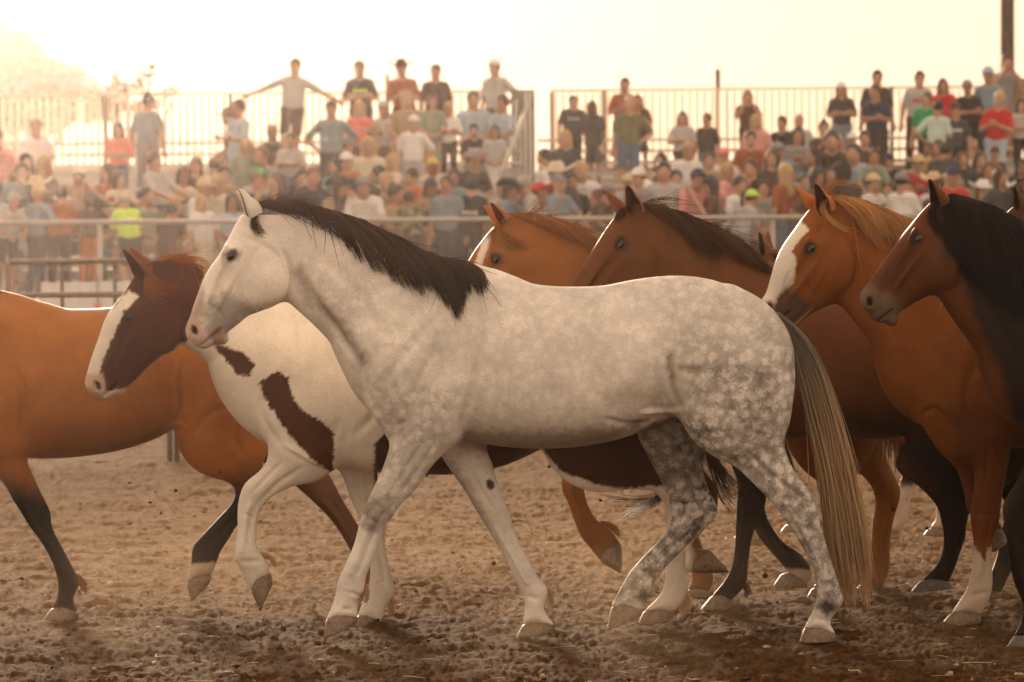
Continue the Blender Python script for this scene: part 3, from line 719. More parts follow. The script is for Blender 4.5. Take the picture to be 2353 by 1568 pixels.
    s.ear((560, 508), (606, 480), (538, 438), .045, .01, 12, EC, w=.034); s.ear((561, 515), (612, 484), (549, 434), -.055, .0, 12, EC, w=.041)
    D0, D1 = (.008, .0045, .0025), (.115, .056, .026)
    keys = [[(586, 470), (606, 474), (630, 480), (648, 486)], [(606, 466), (630, 472), (655, 484), (672, 498)], [(640, 466), (690, 470), (700, 492), (715, 520)], [(670, 468), (735, 484), (760, 520), (795, 560)],
            [(722, 474), (790, 515), (828, 575), (856, 634)], [(775, 488), (850, 545), (888, 608), (920, 668)], [(830, 505), (900, 560), (944, 628), (982, 690)],
            [(875, 527), (950, 590), (1002, 655), (1040, 716)], [(925, 550), (985, 600), (1032, 668), (1058, 742)], [(970, 575), (1025, 615), (1052, 665), (1062, 735)],
            [(1005, 590), (1045, 610), (1062, 645), (1066, 700)], [(1035, 596), (1060, 605), (1088, 640), (1112, 694)], [(1060, 602), (1085, 608), (1112, 622), (1130, 655)]]
    s.hair('mane', keys, 2100, D0, D1, .0019, thick=.038, jit=4, nclump=74, clump=.92, wild=.04, lenj=.34, off=.004)
    s.hair('crest_hair', [[(586, 467), (630, 464), (680, 468), (735, 484)], [(588, 472), (632, 470), (680, 477), (730, 496)], [(592, 478), (634, 479), (676, 486), (712, 502)]], 420, D0, D1, .0017, thick=.03, jit=3, nclump=30, wild=.04, clump=.6)
    s.hair('forelock', [[(596, 466), (577, 500), (580, 530), (612, 548)], [(600, 468), (585, 505), (600, 530), (625, 545)]], 60, D0, D1, .0014, thick=.01, jit=5, nclump=8)
    s.hair('mane_wisps', [[(690, 470), (668, 440), (680, 415), (705, 395)], [(705, 470), (672, 450), (690, 420), (712, 405)], [(740, 480), (730, 460), (750, 440), (775, 455)], [(640, 480), (650, 500), (690, 540), (720, 580)]], 46, D0, D1, .0009, mode='crest', thick=.02, jit=7, nclump=5, clump=.5)
    TL0, TL1 = (.42, .27, .13), (.68, .48, .28); TR0, TR1 = (.13, .105, .08), (.30, .25, .19)
    s.hair('tail', [[(1772, 724), (1812, 790), (1838, 880), (1868, 1000), (1890, 1120), (1906, 1260), (1926, 1370), (1948, 1418)],
                    [(1782, 720), (1835, 780), (1872, 880), (1900, 1000), (1926, 1130), (1946, 1250), (1958, 1340), (1972, 1410)],
                    [(1790, 722), (1850, 776), (1895, 860), (1928, 960), (1958, 1080), (1984, 1220), (2000, 1320), (2012, 1398)]],
           2700, TL0, TL1, .0021, mode='free', thick=.032, m=16, jit=6, nclump=60, clump=.5, wave=5, lenj=.34, root_c=(TR0, TR1, .2, .6), wild=.02)
    for kx in ([(1252, 1352), (1262, 1378), (1258, 1405)], [(838, 1345), (838, 1375), (828, 1392)]):
        s.hair('feather', [kx, [(a + 8, b) for a, b in kx]], 60, (.45, .32, .2), (.6, .45, .3), .0012, mode='free', yc=.14 if kx[0][0] > 1000 else -.15, thick=.012, jit=3, nclump=6)
    return s

# ---- the paint behind its head
def horse_paint():
    s = Horse('brown and white paint horse with a white blaze and dark chest patches, one foreleg raised', 16.75, 1000, .0075, (170, 1720), zr=(-.02, 1.60), yr=(-.33, .33))
    s.L([(700, 700, 640, 1010, .15, 0), (760, 695, 720, 1050, .20, 0), (840, 700, 830, 1080, .25, 0), (950, 706, 950, 1090, .28, 0), (1080, 706, 1080, 1085, .28, 0), (1180, 698, 1200, 1040, .27, 0), (1280, 690, 1300, 1010, .26, 0), (1370, 700, 1370, 1020, .24, 0), (1430, 730, 1430, 1000, .21, 0)], 38, .06, .18, 2.15)
    s.L([(350, 604, 424, 742, .060, 0), (400, 599, 430, 775, .068, 0), (450, 610, 470, 800, .08, 0), (520, 635, 520, 840, .10, 0), (590, 662, 560, 885, .13, 0), (660, 690, 590, 960, .16, 0), (730, 712, 640, 1020, .18, 0)], 34, .06, .3)
    s.L([(348, 606, 430, 722, .058, 0), (318, 634, 424, 762, .080, 0), (292, 668, 396, 800, .095, 0), (268, 700, 360, 826, .090, 0), (252, 742, 330, 852, .072, 0), (232, 786, 306, 878, .062, 0), (214, 828, 284, 894, .054, 0), (205, 862, 270, 902, .05, 0)], 34, .02, 0, 2.35)
    s.blob(222, 878, 0, .045, .048, .048, k=.02); s.blob(236, 896, 0, .028, .038, .028, k=.02); s.blob(272, 897, 0, .034, .034, .024, k=.012)
    for g in (-1, 1):
        s.L([(720, 760, 800, 800, .05, g * .12), (650, 840, 790, 900, .08, g * .14), (610, 920, 790, 970, .09, g * .14), (625, 1000, 790, 1030, .08, g * .135)], 24, .05)
        s.L([(1330, 730, 1460, 770, .08, g * .13), (1290, 830, 1500, 860, .12, g * .135), (1262, 930, 1500, 950, .12, g * .14), (1258, 1010, 1480, 1020, .10, g * .145)], 26, .05)
    s.limb([(640, 1000), (607, 1070), (564, 1110), (549, 1146), (545, 1185), (546, 1215), (543, 1250), (540, 1283), (552, 1306), (564, 1333), (576, 1358)],
           [(790, 1020), (740, 1090), (676, 1117), (629, 1139), (604, 1164), (592, 1193), (589, 1225), (593, 1261), (610, 1284), (618, 1302), (620, 1318)],
           [.085, .075, .055, .045, .042, .034, .029, .029, .036, .034, .04], -.15)
    s.limb([(760, 1000), (776, 1063), (791, 1106), (805, 1146), (822, 1185), (835, 1225), (844, 1265), (850, 1305), (848, 1340), (838, 1370), (822, 1415)],
           [(880, 960), (868, 1040), (868, 1099), (874, 1150), (883, 1207), (885, 1250), (892, 1290), (902, 1333), (907, 1366), (885, 1400), (876, 1432)],
           [.08, .075, .06, .046, .042, .034, .029, .029, .037, .034, .04], .13)
    # near hind (planted) and off hind (trailing)
    s.limb([(1262, 960), (1256, 1031), (1295, 1078), (1374, 1114), (1440, 1124), (1500, 1130), (1528, 1165), (1531, 1215), (1531, 1265), (1530, 1315), (1526, 1349), (1512, 1373), (1480, 1404)],
           [(1490, 900), (1500, 960), (1510, 1010), (1530, 1050), (1560, 1080), (1590, 1115), (1590, 1160), (1580, 1210), (1576, 1265), (1576, 1310), (1583, 1350), (1572, 1385), (1550, 1405)],
           [.12, .11, .09, .07, .055, .046, .040, .034, .031, .031, .037, .036, .044], -.14, 46)
    s.limb([(1400, 960), (1440, 1040), (1500, 1090), (1560, 1130), (1590, 1165), (1585, 1200), (1560, 1240), (1545, 1272), (1556, 1300), (1590, 1316)],
           [(1520, 930), (1560, 1010), (1600, 1060), (1640, 1110), (1650, 1150), (1640, 1190), (1612, 1225), (1590, 1250), (1600, 1262), (1628, 1262)],
           [.11, .08, .06, .05, .045, .034, .030, .036, .034, .042], .15, 40)
    s.mfront = np.array(s.loc(243, 907)); s.head((301, 728), (225, 884), (268, 882), (372, 762), .10)
    s.hoof((577, 1358), (621, 1316), (627, 1340), (598, 1406), -.15); s.hoof((822, 1414), (876, 1432), (876, 1447), (812, 1446), .13)
    s.hoof((1480, 1404), (1550, 1405), (1541, 1428), (1466, 1433), -.14); s.hoof((1592, 1316), (1628, 1262), (1655, 1290), (1676, 1317), .15)
    WH = (.74, .67, .57); BR = (.070, .0175, .0042)
    s.patches = []
    s.patch([(180, 560), (430, 560), (480, 600), (440, 735), (412, 790), (300, 925), (180, 925)], BR, 4, 5)
    s.patch([(296, 668), (318, 680), (298, 706), (285, 715), (262, 770), (238, 820), (228, 862), (238, 900), (300, 895), (296, 925), (190, 925), (190, 850), (240, 730)], WH, 3, 5)
    s.patch([(196, 860), (236, 858), (244, 905), (296, 890), (292, 922), (196, 922)], (.52, .36, .27), 6, 3)
    s.patch([(270, 690), (245, 740), (200, 850), (150, 850), (200, 700)], WH, 3, 3)
    s.patch([(414, 760), (432, 755), (440, 775), (424, 790), (412, 785)], BR, 4, 4); s.patch([(486, 790), (520, 796), (560, 815), (540, 850)], BR, 2.5, 6, .2)
    s.patch([(511, 800), (560, 810), (585, 840), (572, 868), (545, 860), (520, 830)], BR, 2.5, 7, .2)
    s.patch([(596, 880), (612, 868), (636, 852), (662, 868), (668, 905), (690, 940), (735, 965), (765, 990), (768, 1030), (764, 1070), (778, 1095), (735, 1070), (690, 1030), (640, 965), (608, 915)], BR, 2.5, 9, .16)
    s.patch([(860, 1020), (1200, 700), (1560, 640), (1600, 1120), (1490, 1118), (1440, 1124), (1374, 1116), (1290, 1084), (1245, 1030), (1140, 1110), (860, 1110)], (.050, .014, .0045), 4, 6)
    s.patch([(1530, 1060), (1680, 1060), (1700, 1235), (1590, 1235), (1540, 1130)], BR, 6, 8, side=1)
    s.patch([(1590, 1250), (1690, 1240), (1690, 1330), (1590, 1330)], (.20, .13, .09), 14, 6, side=1)
    C = s.crease
    C([(400, 690), (425, 730), (415, 780), (385, 812)], 6, .012); C([(640, 860), (600, 930), (612, 980), (650, 1030)], 9, .008); C([(770, 760), (850, 850), (860, 950), (800, 1010)], 12, .010); C([(650, 1020), (720, 1060), (775, 1078)], 5, -.012)
    C([(650, 1060), (610, 1100), (575, 1140)], 5, .006, -1); C([(700, 1070), (640, 1110), (590, 1160)], 6, .006, -1); C([(560, 1180), (585, 1195)], 5, .005, -1); C([(552, 1290), (600, 1290)], 6, .006, -1)
    C([(830, 1060), (845, 1120), (850, 1170)], 6, .006, 1); C([(340, 700), (330, 750), (300, 800)], 6, .006); C([(300, 745), (280, 790), (262, 820)], 5, .006)
    C([(1300, 1060), (1380, 1090), (1460, 1105)], 7, .006)
    s.body(WH)
    s.ear((304, 655), (372, 622), (284, 572), -.05, 0, 55, ((.16, .05, .018), (.06, .02, .01)), w=.034); s.ear((320, 640), (370, 612), (296, 570), .05, 0, 40, ((.16, .05, .018), (.06, .02, .01)), w=.030)
    OR0, OR1 = (.22, .065, .015), (.45, .16, .04)
    s.hair('forelock', [[(350, 606), (330, 640), (350, 680), (392, 690)], [(352, 604), (345, 628), (370, 650), (420, 650)], [(350, 604), (326, 652), (345, 690), (385, 700)]], 150, OR0, OR1, .0011, thick=.012, jit=7, nclump=14, clump=.5)
    s.hair('mane', [[(352, 602), (380, 594), (420, 596), (455, 610)], [(372, 600), (410, 592), (450, 600), (490, 612)], [(395, 600), (430, 598), (460, 615), (480, 640)]], 260, OR0, OR1, .0012, thick=.014, jit=6, nclump=20, wild=.08)
    s.hair('white_mane', [[(420, 598), (450, 600), (470, 620), (480, 650)], [(440, 600), (480, 612), (500, 640), (520, 670)], [(520, 640), (560, 650), (620, 670), (680, 690)], [(600, 664), (640, 676), (690, 690), (735, 716)], [(650, 680), (690, 684), (740, 700), (790, 725)]], 560, (.50, .33, .18), (.72, .55, .36), .0016, thick=.014, jit=6, nclump=40)
    T0, T1 = (.03, .010, .004), (.15, .045, .012)
    s.hair('tail', [[(1560, 780), (1590, 900), (1606, 1010), (1600, 1070), (1560, 1120), (1480, 1150), (1400, 1136), (1345, 1112)], [(1560, 780), (1596, 900), (1612, 1000), (1570, 1090), (1530, 1150), (1506, 1200), (1500, 1260)],
                    [(1565, 780), (1600, 900), (1618, 1000), (1628, 1070), (1630, 1120), (1640, 1160), (1650, 1190)],
                    [(1570, 780), (1605, 900), (1622, 1010), (1640, 1060), (1660, 1110), (1700, 1160), (1780, 1182)], [(1570, 780), (1610, 900), (1626, 1010), (1650, 1060), (1700, 1110), (1760, 1130), (1790, 1140)]],
           520, T0, T1, .0017, mode='free', yc=.0, thick=.03, m=14, jit=7, nclump=26, clump=.85, wave=5)
    s.hair('feather', [[(600, 1268), (622, 1278), (640, 1300)], [(604, 1280), (624, 1290), (634, 1312)]], 70, (.5, .3, .15), (.66, .48, .3), .001, mode='free', yc=-.15, thick=.012, jit=3, nclump=8)
    s.hair('feather', [[(1580, 1350), (1586, 1380), (1584, 1420)], [(1560, 1380), (1562, 1400), (1560, 1424)]], 90, (.5, .3, .15), (.66, .48, .3), .0012, mode='free', yc=-.14, thick=.014, jit=4, nclump=8)
    s.hair('feather', [[(904, 1366), (906, 1395), (900, 1425)], [(890, 1385), (892, 1405), (892, 1430)]], 60, (.5, .3, .15), (.66, .48, .3), .0012, mode='free', yc=.13, thick=.014, jit=4, nclump=8)
    return s

# ---- the buckskin-coloured bay leaving on the left
def horse_bay_left():
    s = Horse('tan bay horse with black lower legs, its head beyond the left edge of the photo', 17.35, 250, .0085, (-640, 900), zr=(-.02, 1.85), yr=(-.33, .33))
    s.L([(-60, 690, -100, 1010, .16, 0), (0, 675, -20, 1040, .22, 0), (60, 690, 60, 1052, .26, 0), (130, 709, 140, 1053, .28, 0), (220, 709, 230, 1042, .285, 0), (290, 703, 305, 1020, .275, 0), (350, 696, 370, 985, .265, 0), (410, 704, 430, 985, .26, 0), (470, 735, 480, 1000, .22, 0)], 38, .06, .18, 2.15)
    s.L([(-420, 500, -380, 640, .06, 0), (-360, 520, -350, 720, .075, 0), (-270, 570, -270, 800, .10, 0), (-160, 630, -190, 900, .14, 0), (-70, 676, -140, 980, .18, 0)], 30, .07, .32)
    s.L([(-420, 500, -370, 640, .06, 0), (-460, 530, -390, 690, .092, 0), (-490, 590, -430, 730, .08, 0), (-530, 670, -480, 770, .06, 0), (-560, 740, -510, 800, .052, 0)], 26, .02, 0, 2.3)
    s.blob(-545, 785, 0, .05, .05, .055)
    for g in (-1, 1):
        s.L([(-60, 740, 20, 770, .05, g * .12), (-130, 850, 20, 880, .08, g * .14), (-130, 950, 10, 980, .09, g * .14)], 22, .05)
        s.L([(400, 730, 520, 790, .08, g * .12), (410, 820, 590, 880, .12, g * .13), (404, 900, 625, 950, .13, g * .135), (406, 975, 620, 1010, .11, g * .14)], 26, .05)
    s.blob(20, 1000, -.2, .09, .05, .10, k=.06)
    s.limb([(-110, 940), (-60, 1030), (0, 1100), (32, 1153), (64, 1205), (96, 1249), (120, 1293), (132, 1333), (132, 1369), (119, 1398)],
           [(70, 960), (60, 1045), (80, 1101), (100, 1143), (116, 1177), (121, 1213), (146, 1263), (172, 1313), (182, 1345), (168, 1375), (180, 1408)],
           [.10, .085, .06, .046, .042, .033, .030, .037, .034, .042], -.15)
    s.limb([(-150, 960), (-190, 1060), (-220, 1150), (-230, 1230), (-240, 1310), (-265, 1360), (-300, 1392)], [(-20, 980), (-110, 1080), (-170, 1150), (-180, 1230), (-190, 1310), (-205, 1345), (-235, 1390)], [.08, .065, .045, .03, .03, .036, .042], .14, 34)
    s.limb([(402, 920), (414, 985), (440, 1018), (486, 1065), (522, 1096), (540, 1132), (530, 1160), (503, 1189), (470, 1225), (443, 1258), (439, 1294), (429, 1338)],
           [(630, 900), (625, 960), (607, 1010), (598, 1062), (610, 1100), (612, 1140), (590, 1170), (548, 1204), (528, 1236), (507, 1268), (496, 1298), (486, 1322)],
           [.13, .115, .09, .065, .052, .046, .040, .033, .031, .036, .036, .042], -.14, 46)
    s.limb([(500, 930), (560, 1000), (600, 1050), (640, 1085), (680, 1118), (719, 1153), (755, 1189), (784, 1229), (806, 1270), (822, 1320), (826, 1360), (815, 1395)],
           [(640, 920), (690, 1000), (735, 1060), (762, 1100), (782, 1138), (808, 1182), (823, 1207), (836, 1240), (848, 1275), (866, 1320), (866, 1350), (858, 1398)],
           [.11, .09, .07, .055, .05, .045, .040, .035, .032, .036, .036, .042], .15, 46)
    s.mfront = np.array(s.loc(-560, 800)); s.head((-470, 600), (-553, 775), (-520, 790), (-410, 670), .10)
    s.hoof((119, 1398), (180, 1408), (181, 1424), (91, 1434), -.15); s.hoof((429, 1340), (486, 1322), (481, 1342), (440, 1384), -.14)
    s.hoof((-300, 1392), (-235, 1390), (-235, 1406), (-318, 1410), .14, HOOF_D); s.hoof((815, 1395), (858, 1398), (858, 1412), (800, 1414), .15, HOOF_D)
    s.patch([(-500, 1060), (-60, 1080), (60, 1110), (180, 1140), (240, 1420), (-400, 1440)], BLK, 48, 14)
    s.patch([(400, 1160), (520, 1110), (620, 1060), (760, 1020), (900, 1440), (400, 1440)], BLK, 45, 14)
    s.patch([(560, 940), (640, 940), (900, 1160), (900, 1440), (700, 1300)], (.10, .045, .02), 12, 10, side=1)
    s.patch([(415, 1298), (500, 1292), (500, 1350), (415, 1350)], (.55, .42, .3), 4, 4, side=-1)
    s.patch([(820, 1290), (880, 1290), (880, 1410), (800, 1410)], (.30, .10, .035), 14, 6, side=1)
    s.patch([(60, 980), (300, 960), (400, 960), (380, 1060), (60, 1080)], (.24, .085, .02, .6), 26, 10)  # underside shade of the belly, painted as a darker coat tone
    C = s.crease
    C([(400, 980), (412, 930), (405, 880), (415, 820)], 7, .012); C([(330, 1010), (400, 975), (430, 985)], 6, -.009); C([(560, 930), (540, 1000), (560, 1050)], 10, .010); C([(480, 800), (490, 900), (470, 980)], 16, .008); C([(440, 1020), (470, 960), (560, 920)], 10, .008)
    C([(60, 1050), (50, 980), (55, 900), (20, 830)], 9, .014); C([(0, 900), (30, 960), (20, 1040)], 10, .008); C([(40, 1120), (80, 1180)], 5, .006, -1); C([(490, 1080), (560, 1130)], 6, .008, -1)
    for k in range(5): C([(120 + 42 * k, 790), (130 + 42 * k, 870), (115 + 42 * k, 970)], 8, .003)
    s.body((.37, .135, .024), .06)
    s.ear((-440, 505), (-405, 490), (-450, 430), -.05, 0, 30); s.ear((-440, 505), (-405, 490), (-440, 432), .05, 0, 30)
    s.hair('mane', [[(-420, 490), (-400, 540), (-390, 600)], [(-300, 545), (-280, 620), (-260, 680)], [(-150, 625), (-120, 690), (-90, 730)], [(-30, 668), (-10, 672), (8, 680)]], 500, BLK, (.05, .03, .02), .002, nclump=40)
    s.hair('feather', [[(176, 1318), (192, 1335), (204, 1362)], [(178, 1340), (190, 1352), (200, 1370)]], 110, (.16, .05, .015), (.42, .17, .05), .0012, mode='free', yc=-.15, thick=.014, jit=4, nclump=12)
    s.hair('tail', [[(520, 800), (600, 880), (640, 980), (650, 1080)], [(524, 798), (620, 880), (670, 980), (690, 1080)]], 260, BLK, (.06, .03, .02), .002, mode='free', yc=.16, thick=.02)
    return s

# ---- chestnut with narrow blaze behind the grey's back
def horse_chestnut():
    s = Horse('chestnut horse with a narrow white blaze and tousled mane behind the grey\'s back', 18.1, 1500, .0095, (1030, 2110), zr=(-.02, 1.80), yr=(-.32, .32))
    s.L([(1400, 680, 1370, 950, .15, 0), (1480, 668, 1440, 985, .22, 0), (1580, 690, 1560, 1000, .26, 0), (1700, 700, 1700, 1004, .27, 0), (1820, 686, 1820, 985, .26, 0), (1900, 690, 1900, 975, .24, 0), (1960, 720, 1960, 970, .21, 0)], 34, .06, .18, 2.15)
    s.L([(1180, 503, 1235, 650, .06, 0), (1240, 507, 1262, 720, .075, 0), (1310, 530, 1300, 800, .10, 0), (1390, 580, 1340, 870, .13, 0), (1460, 650, 1390, 930, .17, 0)], 30, .07, .32)
    s.L([(1176, 503, 1232, 640, .058, 0), (1146, 520, 1235, 690, .09, 0), (1122, 556, 1210, 740, .09, 0), (1103, 600, 1180, 750, .072, 0), (1088, 655, 1150, 770, .06, 0), (1072, 715, 1128, 790, .052, 0), (1066, 750, 1120, 800, .05, 0)], 30, .02, 0, 2.3)
    s.blob(1085, 785, 0, .048, .048, .052); s.blob(1118, 806, 0, .03, .034, .022, k=.012)
    for g in (-1, 1):
        s.L([(1460, 720, 1540, 760, .05, g * .12), (1380, 830, 1520, 870, .08, g * .14), (1370, 930, 1510, 960, .09, g * .135)], 22, .05)
        s.L([(1880, 730, 1990, 770, .08, g * .12), (1830, 830, 2030, 870, .12, g * .13), (1810, 930, 2030, 950, .12, g * .135), (1812, 990, 2010, 1010, .10, g * .14)], 24, .05)
    s.limb([(1400, 960), (1360, 1020), (1310, 1060), (1291, 1095), (1291, 1125), (1303, 1153), (1314, 1182), (1325, 1212), (1336, 1236), (1356, 1260), (1380, 1290)],
           [(1500, 1000), (1450, 1070), (1390, 1095), (1345, 1110), (1344, 1134), (1352, 1162), (1366, 1188), (1386, 1206), (1404, 1218), (1416, 1236), (1427, 1250)],
           [.09, .07, .055, .045, .042, .033, .030, .032, .038, .035, .042], -.14)
    s.limb([(1430, 950), (1470, 1050), (1510, 1120), (1535, 1180), (1560, 1240), (1580, 1290), (1590, 1325), (1580, 1355)],
           [(1550, 950), (1550, 1050), (1570, 1120), (1590, 1170), (1605, 1230), (1625, 1280), (1640, 1325), (1630, 1360)],
           [.08, .065, .05, .042, .033, .030, .037, .042], .13, 34)
    s.limb([(1812, 960), (1816, 1012), (1836, 1041), (1862, 1081), (1888, 1115), (1902, 1160), (1902, 1200), (1896, 1240), (1892, 1290), (1886, 1325), (1866, 1352)],
           [(2020, 960), (2000, 1020), (1970, 1070), (1960, 1110), (1970, 1150), (1964, 1185), (1948, 1220), (1940, 1270), (1940, 1310), (1930, 1340), (1918, 1360)],
           [.11, .10, .075, .055, .046, .040, .033, .031, .037, .036, .042], -.14, 40)
    s.limb([(1880, 960), (1930, 1040), (1980, 1090), (2010, 1140), (2005, 1200), (2000, 1260), (1995, 1310), (1975, 1345)], [(2030, 960), (2030, 1030), (2050, 1080), (2070, 1130), (2055, 1190), (2045, 1250), (2045, 1300), (2030, 1350)], [.10, .08, .055, .045, .034, .03, .036, .042], .15, 34)
    s.mfront = np.array(s.loc(1085, 806)); s.head((1140, 595), (1078, 775), (1110, 785), (1205, 680), .10)
    s.hoof((1378, 1290), (1427, 1250), (1430, 1292), (1425, 1318), -.14); s.hoof((1580, 1355), (1630, 1360), (1630, 1374), (1566, 1376), .13)
    s.hoof((1866, 1352), (1918, 1360), (1918, 1374), (1852, 1376), -.14, HOOF_D); s.hoof((1975, 1345), (2030, 1350), (2030, 1362), (1960, 1364), .15, HOOF_D)
    s.patch([(1128, 540), (1106, 560), (1040, 760), (1062, 800), (1085, 740), (1098, 650), (1110, 600), (1126, 560)], (.62, .55, .46), 3, 3)
    s.patch([(1126, 585), (1140, 578), (1158, 588), (1156, 606), (1136, 610), (1126, 600)], (.10, .05, .03, .9), 6, 3)
    s.body((.25, .094, .019), .06)
    EC = ((.34, .12, .035), (.12, .035, .012))
    s.ear((1130, 520), (1165, 492), (1110, 472), .045, 0, 40, EC, w=.026); s.ear((1140, 522), (1182, 498), (1127, 466), -.05, 0, 50, EC, w=.03)
    M0, M1 = (.20, .075, .022), (.48, .23, .085)
    s.hair('mane', [[(1172, 492), (1200, 500), (1240, 510), (1270, 540)], [(1190, 492), (1240, 500), (1290, 530), (1330, 560)], [(1215, 494), (1265, 505), (1320, 535), (1372, 560)], [(1240, 498), (1290, 510), (1340, 530), (1380, 545)], [(1265, 502), (1300, 520), (1350, 550), (1390, 590)], [(1300, 518), (1340, 545), (1380, 590), (1410, 630)]], 1000, M0, M1, .0015, thick=.02, jit=7, nclump=40, wild=.05, clump=.7)
    s.hair('forelock', [[(1170, 492), (1140, 520), (1150, 560), (1200, 585)], [(1172, 492), (1150, 515), (1165, 545), (1230, 575)], [(1168, 495), (1128, 530), (1120, 560), (1116, 580)]], 170, M0, M1, .0012, thick=.012, jit=6, nclump=10)
    s.hair('mane_wisps', [[(1200, 495), (1235, 480), (1258, 488), (1240, 505)], [(1220, 498), (1250, 478), (1262, 490), (1250, 510)], [(1200, 495), (1230, 460), (1270, 455), (1290, 460)]], 26, M0, M1, .0009, mode='crest', thick=.02, jit=5, nclump=4, clump=.4)
    s.hair('feather', [[(1380, 1198), (1408, 1208), (1436, 1236)], [(1384, 1204), (1408, 1218), (1430, 1244)]], 70, M0, M1, .0011, mode='free', yc=-.14, thick=.012, jit=4, nclump=6)
    s.hair('tail', [[(1990, 760), (2020, 860), (2030, 980), (2030, 1100)], [(2000, 760), (2040, 860), (2060, 980), (2060, 1110)]], 260, M0, M1, .002, mode='free', thick=.03)
    return s

# ---- plain bay with dark mane
def horse_bay():
    s = Horse('plain bay horse, ears pricked, its black forelegs between the grey\'s hind legs', 17.5, 1800, .0085, (1230, 2470), zr=(-.02, 1.85), yr=(-.33, .33))
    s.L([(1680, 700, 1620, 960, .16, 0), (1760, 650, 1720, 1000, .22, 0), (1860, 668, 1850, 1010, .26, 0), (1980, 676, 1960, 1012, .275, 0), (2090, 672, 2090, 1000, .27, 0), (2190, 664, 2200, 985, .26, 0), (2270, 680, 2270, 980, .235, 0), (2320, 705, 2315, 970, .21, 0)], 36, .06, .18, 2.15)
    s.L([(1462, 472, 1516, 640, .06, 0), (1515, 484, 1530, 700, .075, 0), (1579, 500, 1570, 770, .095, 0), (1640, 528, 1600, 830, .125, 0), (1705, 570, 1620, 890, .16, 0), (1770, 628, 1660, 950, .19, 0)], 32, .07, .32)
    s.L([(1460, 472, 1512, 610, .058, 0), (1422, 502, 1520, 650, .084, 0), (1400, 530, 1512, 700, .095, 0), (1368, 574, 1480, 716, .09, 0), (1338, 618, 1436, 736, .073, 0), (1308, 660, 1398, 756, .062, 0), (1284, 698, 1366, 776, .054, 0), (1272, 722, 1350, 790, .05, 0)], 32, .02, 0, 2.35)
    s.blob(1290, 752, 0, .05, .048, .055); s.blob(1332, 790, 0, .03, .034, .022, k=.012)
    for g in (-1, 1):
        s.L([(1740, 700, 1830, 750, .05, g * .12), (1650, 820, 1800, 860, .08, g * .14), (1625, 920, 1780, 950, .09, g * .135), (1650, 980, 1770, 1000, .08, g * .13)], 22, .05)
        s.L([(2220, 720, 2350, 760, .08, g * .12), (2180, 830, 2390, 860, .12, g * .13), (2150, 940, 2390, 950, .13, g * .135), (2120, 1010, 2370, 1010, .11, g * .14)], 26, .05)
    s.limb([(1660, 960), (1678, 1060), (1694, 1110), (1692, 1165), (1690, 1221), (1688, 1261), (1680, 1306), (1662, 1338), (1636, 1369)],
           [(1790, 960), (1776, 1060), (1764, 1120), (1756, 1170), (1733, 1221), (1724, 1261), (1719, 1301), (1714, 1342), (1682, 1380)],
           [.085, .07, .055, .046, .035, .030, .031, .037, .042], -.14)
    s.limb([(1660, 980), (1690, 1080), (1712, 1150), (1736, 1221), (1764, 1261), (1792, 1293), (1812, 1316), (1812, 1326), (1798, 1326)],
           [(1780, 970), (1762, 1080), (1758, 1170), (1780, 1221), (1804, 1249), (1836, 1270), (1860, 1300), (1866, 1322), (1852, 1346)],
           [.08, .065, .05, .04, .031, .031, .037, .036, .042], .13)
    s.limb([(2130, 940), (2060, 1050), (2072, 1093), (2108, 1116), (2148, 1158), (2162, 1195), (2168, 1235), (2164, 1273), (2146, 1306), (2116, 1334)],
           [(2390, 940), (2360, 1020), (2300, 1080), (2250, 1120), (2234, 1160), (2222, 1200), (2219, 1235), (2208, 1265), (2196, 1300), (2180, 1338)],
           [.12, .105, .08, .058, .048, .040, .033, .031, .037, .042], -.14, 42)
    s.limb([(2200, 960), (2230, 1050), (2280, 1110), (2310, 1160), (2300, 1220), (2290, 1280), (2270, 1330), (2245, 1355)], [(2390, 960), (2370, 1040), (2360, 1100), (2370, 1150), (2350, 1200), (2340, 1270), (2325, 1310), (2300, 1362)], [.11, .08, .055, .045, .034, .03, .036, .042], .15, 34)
    s.mfront = np.array(s.loc(1296, 788)); s.head((1427, 562), (1282, 746), (1325, 760), (1472, 648), .10)
    s.hoof((1636, 1369), (1682, 1381), (1684, 1400), (1608, 1401), -.14); s.hoof((1796, 1318), (1852, 1334), (1856, 1350), (1776, 1347), .13)
    s.hoof((2116, 1334), (2180, 1336), (2190, 1352), (2092, 1360), -.14, HOOF_D); s.hoof((2245, 1355), (2300, 1362), (2300, 1374), (2230, 1376), .15, HOOF_D)
    s.patch([(1600, 1020), (1820, 1020), (1900, 1440), (1560, 1440)], BLK, 34, 12)
    s.patch([(1790, 1306), (1870, 1310), (1870, 1360), (1760, 1360)], (.50, .40, .3), 5, 4, side=1)
    s.patch([(1960, 960), (2100, 980), (2420, 1000), (2420, 1440), (2080, 1440), (2120, 1130)], (.012, .005, .0025), 60, 14)
    s.patch([(1408, 550), (1430, 545), (1448, 560), (1438, 578), (1412, 576)], (.06, .028, .018, .9), 7, 4)
    s.patch([(1240, 680), (1330, 680), (1400, 800), (1240, 820)], (.09, .04, .025), 18, 8)
    C = s.crease
    C([(1490, 560), (1515, 610), (1512, 670)], 7, .012); C([(1380, 620), (1400, 650), (1420, 690)], 7, .006); C([(1400, 600), (1372, 640), (1352, 668)], 5, .007); C([(1560, 560), (1640, 640), (1690, 720)], 20, .010); C([(1700, 1010), (1715, 960), (1700, 900)], 9, .010)
    C([(2080, 1000), (2110, 940), (2110, 880)], 10, .010); C([(1410, 545), (1450, 540), (1480, 560)], 6, -.006)
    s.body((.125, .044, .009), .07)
    EC = ((.20, .066, .022), (.06, .022, .012))
